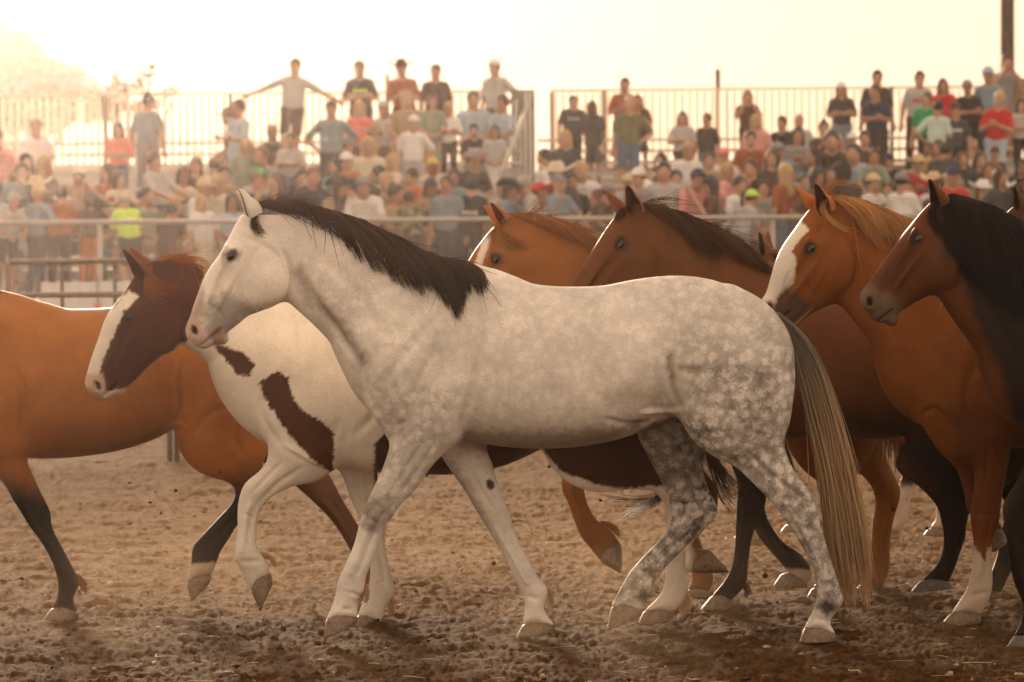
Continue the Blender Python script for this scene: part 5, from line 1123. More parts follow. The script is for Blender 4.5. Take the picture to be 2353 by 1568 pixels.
# ------------------------------------------------------------------ steel pipe panels half way back
STEEL = flat('weathered_steel', (.22, .17, .13), .6, .25, 30)
GALV = flat('galvanised_pipe', (.42, .38, .33), .55, .15, 20)
ALU = flat('aluminium_plank', (.60, .57, .52), .45, .12, 8)
def panel(D, x0, x1, label, gapr=0):
    X0, _ = at(x0, 600, D); X1, _ = at(x1, 600, D); r = empty('pipe_panel', ((X0 + X1) / 2, D, 0), label, 'fence panel', 'steel pipe panels across the arena')
    W = (X1 - X0) / 2
    for sx in (-1, 1):
        MB().tube([(sx * W, 0, -.02), (sx * W, 0, 1.55)], .022, 8).build('post', STEEL, r, True)
    for z in (1.55, 1.29, 1.03, .77, .51, .25):
        MB().tube([(-W + .024, 0, z), (W - .024, 0, z)], .022, 8).build('rail', STEEL, r, True)
    for sx in (-.33, .33): MB().box((sx * W, .026, .9), (.03, .008, 1.26)).build('stay', STEEL, r)
    return r
panel(29.8, 18, 386, 'grey steel pipe panel seen over the back of the tan bay')
panel(29.9, -1180, -4, 'grey steel pipe panel cut off by the left edge of the photo')
X, _ = at(405, 1000, 29.8)
o = MB().tube([(0, 0, -.02), (0, 0, 1.5)], .024, 8).build('fence_post', STEEL, None, True); o.location = (X, 29.85, 0)
tag(o, 'single steel post beside the end of the pipe panel, under the tan bay\'s belly', 'post')

# ------------------------------------------------------------------ grandstand
YF, YT, ZW = 51.3, 61.0, .95          # front railing, rear guard fence, walkway height
NROW = 10
def row_y(i): return 53.4 + .76 * (i - 1)
def row_z(i): return ZW + .19 * i
def gx(px, D, py=500): return float(at(px, py, D)[0])
WOODD = flat('stand_frame', (.20, .17, .14), .7, .2, 10)
def grandstand(pa, pb, label):
    ym = (YF + YT) / 2; xa, xb = gx(pa, ym), gx(pb, ym); xm = (xa + xb) / 2; Wd = xb - xa
    r = empty('grandstand', (xm, YF, 0), label, 'grandstand', 'two blocks of bleachers')
    y0 = YF
    MB().box((0, (53.0 - YF) / 2 + .05, ZW - .04), (Wd, 53.0 - YF, .06)).build('walkway_deck', ALU, r)
    for i in range(1, NROW + 1):
        y = row_y(i) - y0; z = row_z(i)
        MB().box((0, y - .12, z - .02), (Wd, .40, .035)).build('foot_plank', ALU, r)
        MB().box((0, y + .30, z + .42), (Wd, .26, .04)).build('seat_plank', ALU, r)
        MB().box((0, y - .335, z - .10), (Wd, .02, .15)).build('riser_board', ALU, r)
    k = max(3, int(Wd / 1.9))
    for j in range(k + 1):
        x = -Wd / 2 + .1 + (Wd - .2) * j / k
        mb = MB(); mb.tube([(x, .4, ZW - .08), (x, YT - y0 - .3, row_z(NROW) - .12)], .04, 6)
        for yy_, zz in ((.4, ZW - .08), (3.4, 1.45), (6.4, 2.1), (YT - y0 - .3, row_z(NROW) - .12)): mb.tube([(x, yy_, 0), (x, yy_, zz)], .035, 6)
        mb.build('support_frame', WOODD, r, True)
    return r
grandstand(-260, 1205, 'left block of aluminium bleachers packed with spectators')
grandstand(1240, 2700, 'right block of aluminium bleachers packed with spectators')

def yaw_y(x): return YT + .0 - .045 * x       # the rear fence stands a little further off on the left
PICK = flat('picket_slat', (.62, .56, .50), .6, .1, 12)
def _thin(m):
    t = m.node_tree; b = t.nodes['Principled BSDF']; tr = t.nodes.new('ShaderNodeBsdfTranslucent'); tr.inputs[0].default_value = (.80, .70, .60, 1)
    ms = t.nodes.new('ShaderNodeMixShader'); ms.inputs[0].default_value = .6; t.links.new(b.outputs[0], ms.inputs[1]); t.links.new(tr.outputs[0], ms.inputs[2]); t.links.new(ms.outputs[0], t.nodes['Material Output'].inputs[0])
_thin(PICK)
def guard_fence(pa, pb, label, posts):
    xa, xb = gx(pa, yaw_y(gx(pa, YT)), 215), gx(pb, yaw_y(gx(pb, YT)), 215); ang = math.atan(-.045)
    r = empty('guard_fence', (xa, yaw_y(xa), row_z(NROW)), label, 'guard fence', 'rear guard fences of the bleachers', ang)
    Lh = (xb - xa) / math.cos(ang); H = 1.22
    me = MB().box((0, 0, H / 2), (.050, .006, H - .08)).mesh('picket'); me.materials.append(PICK)
    n = int(Lh / .118)
    for i in range(n):
        o = bpy.data.objects.new('picket', me); link(o, r); o.location = (.06 + .118 * i, 0, 0)
    MB().tube([(0, 0, H), (Lh, 0, H)], .022, 6).build('top_rail', PICK, r, True)
    MB().tube([(0, -.03, .05), (Lh, -.03, .05)], .022, 6).build('bottom_rail', PICK, r, True)
    for p, h in posts:
        x = (gx(p, YT) - xa) / math.cos(ang); MB().tube([(x, -.05, -.1), (x, -.05, h)], .032, 6).build('post', WOODD, r, True)
guard_fence(-120, 1198, 'pale picket guard fence behind the left bleachers, under the tree', [(-60, 1.2), (240, 1.2), (530, 1.2), (893, 1.5), (1196, 1.22)])
guard_fence(1268, 2560, 'pale picket guard fence behind the right bleachers, ending past the thick pole', [(1270, 1.2), (1390, 1.22), (2046, 1.24), (2330, 1.2)])

# front railing with chain link
def front_rail():
    xa, xb = gx(-120, YF), gx(2560, YF)
    r = empty('front_railing', (0, YF, ZW), 'galvanised front railing filled with chain link, along the bleachers', 'railing')
    H = 1.03
    MB().tube([(xa, 0, H), (xb, 0, H)], .035, 8).build('top_rail', GALV, r, True)
    MB().tube([(xa, 0, .06), (xb, 0, .06)], .022, 6).build('bottom_rail', GALV, r, True)
    for p in (-70, 229, 560, 845, 1165, 1478, 1776, 2090, 2400):
        x = gx(p, YF); MB().tube([(x, 0, -.95), (x, 0, H - .036)], .034, 8).build('post', GALV, r, True)
    mb = MB(); s = .055
    k = int((xb - xa + 1) / s)
    for i in range(k):
        x = xa - .9 + i * s
        for sg in (1, -1):
            a, b = (x, x + .92) if sg > 0 else (x + .92, x)
            mb.tube([(a, .036 * 0 + .006 * sg, .07), (b, .006 * sg, .07 + .92)], .0022, 3, False)
    o = mb.build('chain_link', GALV, r, True); o['kind'] = 'stuff'
front_rail()
# stair end beside the gap between the blocks
def stair():
    r = empty('stair_screen', (gx(1205, 60), 60, ZW), 'grey metal end screen and sloping handrail at the gap between bleachers', 'stair screen')
    SC = flat('screen_metal', (.20, .19, .17), .6, .1, 20)
    for k in range(5):
        MB().box((-.16 + .075 * k, 0, 1.55), (.068, .03 + .012 * (k % 2), 3.1)).build('slat', SC, r)
    P = [at(1221, 214, 60), at(1196, 290, 59), at(1170, 350, 57), at(1150, 402, 55)]
    pts = [(float(p[0]) - r.location[0], d - 60, float(p[1]) - ZW) for p, d in zip(P, (60, 59, 57, 55))]
    MB().tube(pts, .04, 8).build('handrail', GALV, r, True)
    x, z = pts[-1][0], pts[-1][2]; MB().tube([(x, -5, -.3), (x, -5, z)], .035, 8).build('newel_post', GALV, r, True)
    x, z = pts[1][0], pts[1][2]; MB().tube([(x, -1, 0), (x, -1, z)], .03, 8).build('newel_post', GALV, r, True)
stair()
# white banner under the left part of the railing
def banner():
    W_ = flat('banner_vinyl', (.72, .70, .68), .6, .04, 5); x0, x1, x2 = gx(92, 51.1), gx(222, 51.1), gx(415, 51.1)
    r = empty('banner', (x0, 51.15, .45), 'white vinyl banner in two panels tied under the front railing', 'banner')
    for a, b in ((0, x1 - x0 - .01), (x1 - x0 + .01, x2 - x0)):
        n_, m_ = 24, 6; V = []; F = []
        for i in range(n_ + 1):
            for j in range(m_ + 1):
                V.append((a + (b - a) * i / n_, .012 * math.sin(i * 1.1 + j * .7) + .006 * math.sin(i * 3.), .74 * j / m_ + .006 * math.sin(i * .9)))
        for i in range(n_):
            for j in range(m_): q = i * (m_ + 1) + j; F.append((q, q + m_ + 1, q + m_ + 2, q + 1))
        add_mesh('panel', np.array(V), np.array(F), W_, r)
    MB().tube([(x1 - x0, -.02, .02), (x1 - x0, -.02, .80)], .012, 6).build('strap', STEEL, r, True)
    GE = flat('banner_print_grey', (.40, .40, .42), .6); c = gx(255, 51.1) - x0
    MB().tube([(c + .62 * math.cos(a), -.032, .20 + .17 * math.sin(a)) for a in np.linspace(-.3, 3.44, 20)], .008, 4).build('printed_arc', GE, r, True)
    OR_ = flat('orange_tag', (.70, .16, .05), .6); MB().box((x1 - x0, -.045, .36), (.10, .01, .17)).build('orange_tag', OR_, r)
banner()
# poles
PW = flat('pole_wood', (.075, .05, .032), .85, .3, 14, bump=.5)
x, _ = at(2315, 200, 62.2); o = MB().tube([(0, 0, 0), (0, 0, 4), (.02, 0, 9.5)], [.125, .115, .10], 14).build('utility_pole', PW, None, True); o.location = (float(x), 62.2, 0)
tag(o, 'thick dark wooden pole rising behind the right bleachers out of the photo', 'utility pole')
x, _ = at(1650, 300, 61.6); x1, z1 = at(1650, 160, 61.6); o = MB().tube([(0, 0, 0), (0, 0, float(z1))], [.05, .04], 8).build('flag_pole', flat('dark_pipe', (.12, .10, .06), .6), None, True); o.location = (float(x), 61.6, 0)
tag(o, 'thin dark pole standing above the right guard fence, left of centre', 'pole')

# ------------------------------------------------------------------ trees
def leaf_tree(name, label, base, blobs, n, leaf, limbs, seed, col, trunk_r=.16, droop=0):
    g = np.random.default_rng(seed); r = empty(name, base, label, 'tree')
    mb = MB()
    for P in limbs:
        P = np.array(P, float); mb.tube(catmull(P, 9), np.linspace(trunk_r * P[0][-1] if len(P[0]) > 3 else trunk_r, trunk_r * .18, 9), 7, False)
        trunk_r_ = trunk_r
    mb.build('trunk', flat('bark_' + name, (.10, .07, .045), .9, .3, 12), r, True)
    Wt = np.array([b[3] ** 2 for b in blobs]); k = g.choice(len(blobs), n, p=Wt / Wt.sum())
    B = np.array(blobs); d = g.normal(size=(n, 3)); d /= np.linalg.norm(d, axis=1)[:, None]
    rad = B[k, 3] * (.45 + .6 * g.random(n) ** .6)
    P = B[k, :3] + d * rad[:, None] * np.array([1, .9, .8]); keep = vnoise(P[:, 0] * 2.4, P[:, 1] * 2.4, P[:, 2] * 2.4) > .34; P = P[keep]; n = len(P)
    u = g.normal(size=(n, 3)); u /= np.linalg.norm(u, axis=1)[:, None]; w_ = np.cross(u, g.normal(size=(n, 3))); w_ /= np.linalg.norm(w_, axis=1)[:, None]
    s_ = leaf * (.6 + .8 * g.random((n, 1)))
    V = np.stack([P - u * s_, P + w_ * s_ * .45, P + u * s_, P - w_ * s_ * .45], 1).reshape(-1, 3)
    F = np.arange(n * 4).reshape(n, 4)
    m, t, b = newmat('leaves_' + name); b.inputs['Base Color'].default_value = col + (1,); b.inputs['Roughness'].default_value = .6
    tr = t.nodes.new('ShaderNodeBsdfTranslucent'); tr.inputs[0].default_value = (col[0] * 2.2, col[1] * 1.9, col[2] * 1.2, 1)
    ms = t.nodes.new('ShaderNodeMixShader'); ms.inputs[0].default_value = .15; t.links.new(b.outputs[0], ms.inputs[1]); t.links.new(tr.outputs[0], ms.inputs[2]); t.links.new(ms.outputs[0], t.nodes['Material Output'].inputs[0])
    add_mesh('crown', V, F, m, r, False)
def TP(px, py, D): x, z = at(px, py, D); return float(x), float(z)
def tree_left():
    D = 150; bx, _ = TP(40, 500, D); bl = []
    for px, py, rr in ((-60, 150, 1.5), (20, 125, .85), (-10, 160, 1.0), (60, 150, .75), (50, 200, 1.1), (110, 170, .55), (130, 205, .75), (175, 190, .5), (90, 230, 1.0), (180, 230, .7), (0, 240, 1.4), (215, 245, .5), (-120, 200, 1.8), (40, 110, .5)):
        x, z = TP(px, py, D); bl.append((x - bx, 0, z, rr * 1.78))
    leaf_tree('broad_tree', 'large hazy tree behind the left end of the bleachers', (bx, D, 0), bl, 17000, .14, [[(0, 0, 0), (.1, 0, 3), (0, 0, 5), (.2, 0, 7.6)], [(0, 0, 3), (1.2, 0, 5), (2.3, .2, 7.2)], [(0, 0, 2.6), (-1.4, 0, 5), (-2.4, -.2, 7.4)]], 21, (.065, .058, .052))
    D = 64.5; bx, _ = TP(300, 500, D); bl = []
    for px, py, rr in ((262, 215, .32), (300, 225, .35), (285, 180, .22), (325, 190, .20), (340, 165, .15), (345, 150, .10), (240, 235, .25), (355, 230, .2), (385, 215, .16), (400, 205, .10), (330, 260, .3), (300, 280, .34), (270, 260, .28), (312, 150, .10), (260, 170, .08)):
        x, z = TP(px, py, D); bl.append((x - bx, 0, z, rr))
    L_ = []
    for px, py in ((348, 148), (402, 204), (255, 168), (385, 290), (230, 240), (290, 170)):
        x, z = TP(px, py, D); L_.append([(0, 0, 1.2), ((x - bx) * .35, 0, 1.2 + (z - 1.2) * .5), (x - bx, 0, z)])
    leaf_tree('young_tree', 'small open-branched young tree behind the left guard fence', (bx, D, 0), bl, 1700, .04, [[(0, 0, 0), (.05, 0, 1.3), (0, 0, 2.6)]] + L_, 22, (.12, .085, .06), .06)
tree_left()
def bank():
    g = np.random.default_rng(8); n = 6000
    x = -14 + 9 * g.random(n); y = 63.5 + 2 * g.random(n); h = .6 + .7 * g.random(n); a = g.random(n) * 6.28
    V = np.stack([np.stack([x - .02 * np.cos(a), y - .02 * np.sin(a), 0 * x], 1), np.stack([x + .02 * np.cos(a), y + .02 * np.sin(a), 0 * x], 1), np.stack([x + .15 * np.cos(a * 3), y + .1, h], 1)], 1).reshape(-1, 3)
    o = add_mesh('tall_grass', V, np.arange(n * 3).reshape(n, 3), flat('grass_blade', (.16, .22, .06), .7)); tag(o, 'tall green grass growing behind the left bleachers', 'grass', None, 'stuff')
bank()
# ------------------------------------------------------------------ spectators
def build_body(pose, hp=.014):
    """returns meshes for one pose: body, shirt, trousers/shorts/dress, shoes; and the head centre"""
    sit = pose.startswith('sit'); dz = -.44 if sit else 0.0; lean = {'sit_fwd': .22, 'bend': .30}.get(pose, 0.0)
    def T(x, y, z):      # upper body lean about the hip
        if z > .95 + dz and lean: y -= (z - .95 - dz) * lean * 1.2; z -= (z - .95 - dz) * lean * .35
        return (x, y + (.05 if sit else 0), z)
    Hc = T(0, -.01, 1.615 + dz)
    A = {'down': ((.245, .03, 1.12), (.27, -.05, .87)), 'hips': ((.40, .06, 1.15), (.20, -.02, 1.00)), 'cross': ((.25, -.06, 1.13), (-.07, -.22, 1.17)), 'phone': ((.24, -.17, 1.20), (.05, -.33, 1.52)),
         'spread': ((.42, .0, 1.26), (.68, -.02, 1.14)), 'clap': ((.25, -.08, 1.12), (.045, -.29, 1.20)), 'rail': ((.25, -.14, 1.16), (.20, -.36, 1.04)), 'bend': ((.22, -.14, 1.12), (.13, -.34, .98)),
         'raise': ((.30, -.02, 1.56), (.22, -.06, 1.82)), 'dress': ((.24, -.03, 1.12), (.10, -.20, 1.02)), 'onehip': ((.38, .06, 1.15), (.20, -.02, 1.00)),
         'sit': ((.24, -.04, 1.17), (.13, -.32, 1.04)), 'sit_fwd': ((.24, -.10, 1.12), (.10, -.33, 1.05)), 'sit_phone': ((.23, -.16, 1.18), (.05, -.34, 1.36)), 'sit_clap': ((.25, -.10, 1.13), (.04, -.30, 1.22))}[pose]
    arms = {}
    for sg in (1, -1):
        e, w_ = A
        if pose == 'raise' and sg < 0: e, w_ = (.245, .03, 1.12), (.27, -.05, .87)
        if pose == 'onehip' and sg < 0: e, w_ = (.245, .03, 1.12), (.27, -.05, .87)
        arms[sg] = (T(sg * .172, .01, 1.385 + dz), T(sg * e[0], e[1], e[2] + dz), T(sg * w_[0], w_[1] - (.03 if pose == 'cross' and sg > 0 else 0), w_[2] + dz))
    if sit: legs = {sg: ((sg * .09, .06, .50), (sg * .13, -.38, .50), (sg * .12, -.36, .10)) for sg in (1, -1)}
    else: legs = {sg: ((sg * .09, .0, .93), (sg * .105, -.02 * sg - .02, .50), (sg * .115, .02, .09)) for sg in (1, -1)}
    hips = (0, .05, .52) if sit else (0, 0, .95)
    lo, hi = (-.85, -.62, -.01), (.85, .34, 1.98 + dz)
    out = {}
    F = Field(lo, hi, hp)
    # skin
    h = np.array(Hc)
    F.blob(h + (0, 0, .015), (.082, .100, .116), 0, .02); F.blob(h + (0, -.030, -.060), (.057, .066, .062), 0, .03)
    F.blob(h + (0, -.096, -.012), (.013, .020, .026), 0, .012)                                  # nose
    for sg in (1, -1):
        F.blob(h + (sg * .078, .005, -.008), (.010, .020, .030), 0, .008)                         # ear
        F.blob(h + (sg * .031, -.092, .018), (.016, .012, .012), 0, .01, True)                     # eye socket
    F.blob(h + (0, -.094, -.055), (.026, .010, .006), 0, .008, True)                            # mouth
    F.cap(h + (0, .02, -.06), T(0, .015, 1.42 + dz), .064, .074, .03)
    def torso(F, g):
        for sg in (1, -1):
            F.cap(T(sg * .095, .0, 1.36 + dz), T(sg * .062, .0, 1.12 + dz), .085 + g, .085 + g, .06, 1.0)
            F.cap(T(sg * .062, .0, 1.12 + dz), (sg * .07, hips[1], hips[2] + .04), .085 + g, .095 + g, .06, 1.0)
            F.cap(T(sg * .03, .01, 1.405 + dz), T(sg * .145, .01, 1.375 + dz), .056 + g, .052 + g, .05)
    torso(F, -.006)
    for sg in (1, -1):
        S, E, W_ = [np.array(v) for v in arms[sg]]
        F.cap(S, E, .052, .041, .03); F.cap(E, W_, .042, .027, .015)
        d = (W_ - E) / np.linalg.norm(W_ - E); n_ = np.cross(d, (0, 1, 0)); n_ = n_ / (np.linalg.norm(n_) + 1e-6)
        F.cap(W_, W_ + d * .07, .028, .034, .015, .8)
        for j, l in enumerate((.072, .085, .080, .062)):
            o = n_ * (.026 - .0175 * j); F.cap(W_ + d * .08 + o, W_ + d * (.08 + l * .55) + o * 1.15, .012, .011, .006); F.cap(W_ + d * (.08 + l * .55) + o * 1.15, W_ + d * (.08 + l * .9) + o * 1.1 + np.array((0, .018, 0)), .011, .009, .006)
        F.cap(W_ + d * .03 + n_ * .03, W_ + d * .075 + n_ * .062, .014, .011, .01)
        Hh, K, An = [np.array(v) for v in legs[sg]]
        F.cap(Hh, K, .085, .056, .04); F.cap(K, An, .056, .036, .03); F.cap(An, An + (0, -.10, -.05), .038, .03, .02)
    V, Q = F.mesh(2); out['body'] = (V, Q)
    # shirt
    F = Field(lo, hi, hp)
    torso(F, .016)
    zc = T(0, 0, 1.05 + dz)[2]
    for sg in (1, -1):
        S, E, W_ = [np.array(v) for v in arms[sg]]
        F.cap(S + (0, 0, -.005), S + (E - S) * .62, .064, .060, .03); F.cap(S + (E - S) * .60, S + (E - S) * .78, .059, .062, .01)
    F.cap(T(0, -.02, 1.50 + dz), T(0, 0, 1.43 + dz), .066, .058, .01, 1.0, True)
    F.blob((0, hips[1], hips[2] - .14), (.30, .30, .15), 0, .01, True)
    V, Q = F.mesh(2); out['shirt'] = (V, Q)
    def lower(kind):
        F = Field(lo, hi, hp)
        for sg in (1, -1):
            Hh, K, An = [np.array(v) for v in legs[sg]]
            F.cap((sg * .06, hips[1], hips[2] + .06), Hh, .100, .104, .05)
            if kind == 'shorts': F.cap(Hh, Hh + (K - Hh) * .80, .098, .084, .03)
            elif kind == 'trousers': F.cap(Hh, K, .098, .072, .03); F.cap(K, An + (0, 0, .03), .072, .056, .03)
        if kind == 'skirt':
            if sit: F.cap((0, .0, .52), (0, -.36, .53), .15, .15, .05)
            else: F.cap((0, 0, .95), (0, 0, .60), .13, .19, .05, .8); F.blob((0, 0, .40), (.3, .3, .15), 0, .01, True)
        return F.mesh(2)
    out['trousers'] = lower('trousers'); out['shorts'] = lower('shorts'); out['skirt'] = lower('skirt')
    F = Field(lo, (hi[0], hi[1], .3), hp)
    for sg in (1, -1):
        An = np.array(legs[sg][2]); F.cap(An + (0, .02, -.04), An + (0, -.13, -.055), .044, .038, .02, 1.0)
    out['shoes'] = F.mesh(1)
    return out, h

def head_wear():
    out = {}
    def mk(fn, h=.012):
        F = Field((-.30, -.30, -.42), (.30, .30, .24), h); fn(F); return F.mesh(2)
    def short(F):
        F.blob((0, .018, .038), (.094, .110, .112), 0, .02); F.blob((0, -.125, -.03), (.075, .075, .085), 0, .02, True); F.blob((0, -.02, -.12), (.12, .13, .10), 0, .02, True)
    def longh(F):
        F.blob((0, .018, .035), (.096, .112, .114), 0, .02)
        for sg in (1, -1): F.cap((sg * .068, .01, .0), (sg * .085, .02, -.25), .036, .042, .04)
        F.cap((0, .06, 0), (0, .065, -.27), .075, .075, .05); F.blob((0, -.115, -.04), (.066, .085, .105), 0, .015, True)
    def bun(F): short(F); F.blob((0, .06, .14), (.045, .045, .04), 0, .02)
    def cap_(F):
        F.blob((0, .012, .045), (.100, .116, .106), 0, .01); F.blob((0, 0, -.06), (.2, .2, .095), 0, .012, True); F.blob((0, -.13, .045), (.070, .085, .012), 0, .02)
    def cowboy(F):
        F.blob((0, .01, .075), (.095, .112, .112), 0, .02); F.blob((0, 0, -.05), (.2, .2, .09), 0, .01, True)
        F.blob((0, .01, .195), (.018, .08, .03), 0, .03, True)
    for k, fn in (('short_hair', short), ('long_hair', longh), ('bun_hair', bun), ('cap', cap_)): out[k] = mk(fn)
    V, Q = mk(cowboy)
    # rolled brim
    n = 32; rings = [(.085, 0), (.15, .0), (.20, .010), (.20, .034), (.15, .026), (.085, .026)]; VV = []
    for rr, dz in rings:
        for j in range(n):
            a = 2 * math.pi * j / n; c = abs(math.cos(a)); VV.append((rr * 1.0 * math.cos(a), .01 + rr * 1.12 * math.sin(a), .045 + dz + (rr - .085) * (.62 * c ** 2.5 - .20 * abs(math.sin(a)))))
    FF = [(r * n + j, r * n + (j + 1) % n, ((r + 1) % 6) * n + (j + 1) % n, ((r + 1) % 6) * n + j) for r in range(6) for j in range(n)]
    out['cowboy_hat'] = (np.vstack([V, VV]), np.vstack([Q, np.array(FF) + len(V)]))
    return out

SKIN = [flat('skin_a', (.48, .28, .18), .6, .06), flat('skin_b', (.40, .21, .125), .6, .06), flat('skin_c', (.30, .15, .085), .6, .06)]
HAIRC = {'brown': (.055, .028, .014), 'dark': (.018, .012, .009), 'blond': (.42, .28, .13), 'grey': (.35, .32, .28), 'auburn': (.12, .04, .015), 'bald': (.35, .2, .12)}
CLR = {'white': (.72, .70, .68), 'cream': (.60, .52, .40), 'pale grey': (.44, .43, .42), 'grey': (.24, .23, .22), 'charcoal': (.055, .052, .052), 'black': (.018, .017, .017),
       'pale blue': (.38, .47, .55), 'steel blue': (.20, .26, .31), 'navy': (.022, .032, .07), 'denim': (.10, .15, .22), 'rust': (.30, .075, .025), 'red': (.50, .02, .015), 'maroon': (.14, .02, .02),
       'coral pink': (.75, .20, .16), 'pink': (.70, .32, .30), 'peach': (.80, .42, .30), 'sage': (.24, .27, .20), 'olive': (.14, .13, .06), 'mint': (.50, .62, .56), 'bright green': (.02, .32, .12),
       'neon green': (.55, .80, .10), 'brown': (.10, .05, .028), 'tan': (.36, .24, .14), 'dark brown': (.05, .028, .018), 'yellow': (.62, .45, .10), 'straw': (.60, .46, .26), 'burnt orange': (.45, .13, .03), 'teal': (.07, .22, .22), 'plaid blue': (.26, .32, .38), 'camouflage': (.16, .15, .09)}
def plaidm(name, c):
    m, t, b = newmat(name); tc = t.nodes.new('ShaderNodeTexCoord'); vo = t.nodes.new('ShaderNodeTexChecker'); vo.inputs['Scale'].default_value = 22 if 'plaid' in name else 14
    vo.inputs['Color1'].default_value = tuple(c) + (1,); vo.inputs['Color2'].default_value = tuple(v * .35 for v in c) + (1,)
    nz = t.nodes.new('ShaderNodeTexNoise'); nz.inputs['Scale'].default_value = 9
    if 'plaid' in name: t.links.new(tc.outputs['Object'], vo.inputs['Vector']); t.links.new(vo.outputs[0], b.inputs['Base Color'])
    else:
        r = t.nodes.new('ShaderNodeValToRGB'); r.color_ramp.elements[0].position = .45; r.color_ramp.elements[1].position = .55
        r.color_ramp.elements[0].color = tuple(v * .3 for v in c) + (1,); r.color_ramp.elements[1].color = tuple(v * 1.8 for v in c) + (1,)
        t.links.new(tc.outputs['Object'], nz.inputs['Vector']); t.links.new(nz.outputs[0], r.inputs[0]); t.links.new(r.outputs[0], b.inputs['Base Color'])
    b.inputs['Roughness'].default_value = .85; return m
_cm = {}
def cloth(n):
    if n not in _cm: _cm[n] = plaidm('cloth_' + n.replace(' ', '_'), CLR[n]) if n in ('plaid blue', 'camouflage') else flat('cloth_' + n.replace(' ', '_'), CLR[n], .9, .12, 25)
    return _cm[n]
_hm = {}
def hairm(n):
    if n not in _hm: _hm[n] = flat('head_hair_' + n, HAIRC[n], .6, .25, 60)
    return _hm[n]
POSES = {}; WEAR = {}
for k, (V, Q) in head_wear().items():
    me = mesh_np(k, V, Q); me.materials.append(None); WEAR[k] = me
def pose_get(p):
    if p not in POSES:
        d, h = build_body(p); M = {}
        for k, (V, Q) in d.items():
            me = mesh_np(k, V, Q); me.materials.append(None); M[k] = me
        POSES[p] = (M, h, {'v': 1.0 if False else (1.76 if not p.startswith('sit') else 1.32)})
    return POSES[p]
def part(name, me, mat, root):
    o = bpy.data.objects.new(name, me); link(o, root); o.material_slots[0].link = 'OBJECT'; o.material_slots[0].material = mat; return o
PEOPLE = []
GROUPS = 'spectators in the bleachers'
def person(px, py, pose, top, low=('denim', 'shorts'), hair='brown', style='short_hair', hat=None, rz=0, label=None, row=None, skin=None, scale=None, prn=None):
    sit = pose.startswith('sit'); want = 1.30 if sit else 1.74
    best = None
    cand = [(YF + .75, ZW, 0)] + [(row_y(i) - .10, row_z(i), i) for i in range(1, NROW + 1)]
    for D, z0, i in cand:
        x, z = at(px, py, D); h_ = float(z) - z0; e = abs(h_ - want) + (0 if row is None else (0 if i == row else 99))
        if best is None or e < best[0]: best = (e, D, z0, i, float(x), h_)
    _, D, z0, i, x, h_ = best
    top_of = {'sit_fwd': 1.21, 'bend': 1.66}.get(pose, 1.32 if sit else 1.77) + (.06 if hat else 0)
    if pose == 'sit_fwd': top_of = 1.22
    s = float(np.clip(h_ / top_of, .66, 1.14)) if scale is None else scale
    # keep clear of a neighbour on the same row
    PEOPLE.append(dict(px=px, py=py, pose=pose, top=top, low=low, hair=hair, style=style, hat=hat, rz=rz, label=label, row=i, skin=skin, s=s, loc=(x, D, z0), prn=prn))
# px, head-top py, pose, top colour, lower, hair, style, hat, turn, label
Pn = person
Pn(333, 212, 'down', 'steel blue', ('grey', 'trousers'), 'dark', rz=160, label='tall person in grey-blue t-shirt standing by the young tree, back turned')
Pn(84, 272, 'sit', 'white', hair='brown', rz=15, label='person in white shirt seated high in front of the left pickets')
Pn(9, 296, 'sit', 'pink', hair='brown', label='person in pink top at the far left edge, upper rows')
Pn(273, 322, 'cross', 'coral pink', hair='dark', style='long_hair', scale=.8, row=6, label='person in coral pink top below the young tree')
Pn(375, 347, 'rail', 'pale grey', ('charcoal', 'shorts'), 'brown', rz=60, label='broad person in pale grey tank, arm reaching sideways, left of centre')
Pn(444, 359, 'sit', 'brown', hair='brown', style='long_hair', label='person with long brown hair in brown top, right of the grey tank')
Pn(135, 432, 'bend', 'rust', ('dark brown', 'trousers'), 'brown', rz=175, row=0, label='person in rust red shirt leaning at the front rail, back turned')
Pn(204, 446, 'bend', 'dark brown', ('burnt orange', 'trousers'), 'dark', 'long_hair', rz=185, row=0, label='person with dark long hair at the front rail beside the rust shirt')
Pn(306, 436, 'bend', 'neon green', ('charcoal', 'shorts'), 'grey', hat=('cap', 'cream'), rz=200, row=0, label='person in neon yellow-green shirt bending at the front rail')
Pn(12, 446, 'bend', 'pale grey', ('charcoal', 'shorts'), 'grey', rz=30, row=0, label='person in pale grey shirt at the front rail, left edge')
Pn(60, 470, 'sit', 'pale grey', hair='blond', hat=('cap', 'straw'), row=1, label='person in straw-coloured cap between the grey and rust shirts')
Pn(171, 374, 'sit', 'tan', hair='brown', hat=('cap', 'white'), label='person in white cap and tan top above the rust shirt')
Pn(414, 449, 'sit', 'brown', hair='blond', row=1, label='fair-haired person in brown top between neon shirt and grey horse head')
Pn(475, 458, 'down', 'white', ('cream', 'skirt'), 'blond', 'long_hair', rz=20, row=0, scale=.80, label='fair-haired child in white dress at the rail, left of grey horse ears')
Pn(380, 470, 'bend', 'dark brown', ('brown', 'trousers'), 'dark', rz=160, row=0, label='person in dark brown top right of the neon shirt')
Pn(660, 132, 'spread', 'pale grey', ('dark brown', 'shorts'), 'brown', row=10, label='person in grey polo with both arms spread along the rear rail')
Pn(835, 137, 'cross', 'charcoal', ('dark brown', 'shorts'), 'brown', row=10, prn='neon green', label='person with arms crossed in dark t-shirt with green print, back row')
Pn(543, 226, 'cross', 'pale blue', ('pale blue', 'trousers'), 'brown', rz=-50, label='person in pale blue t-shirt leaning, below the left arm of the polo man')
Pn(569, 250, 'sit_fwd', 'brown', ('denim', 'shorts'), 'dark', rz=-60, hat=('cap', 'brown'), label='person in brown cap and brown shirt beside the pale blue t-shirt')
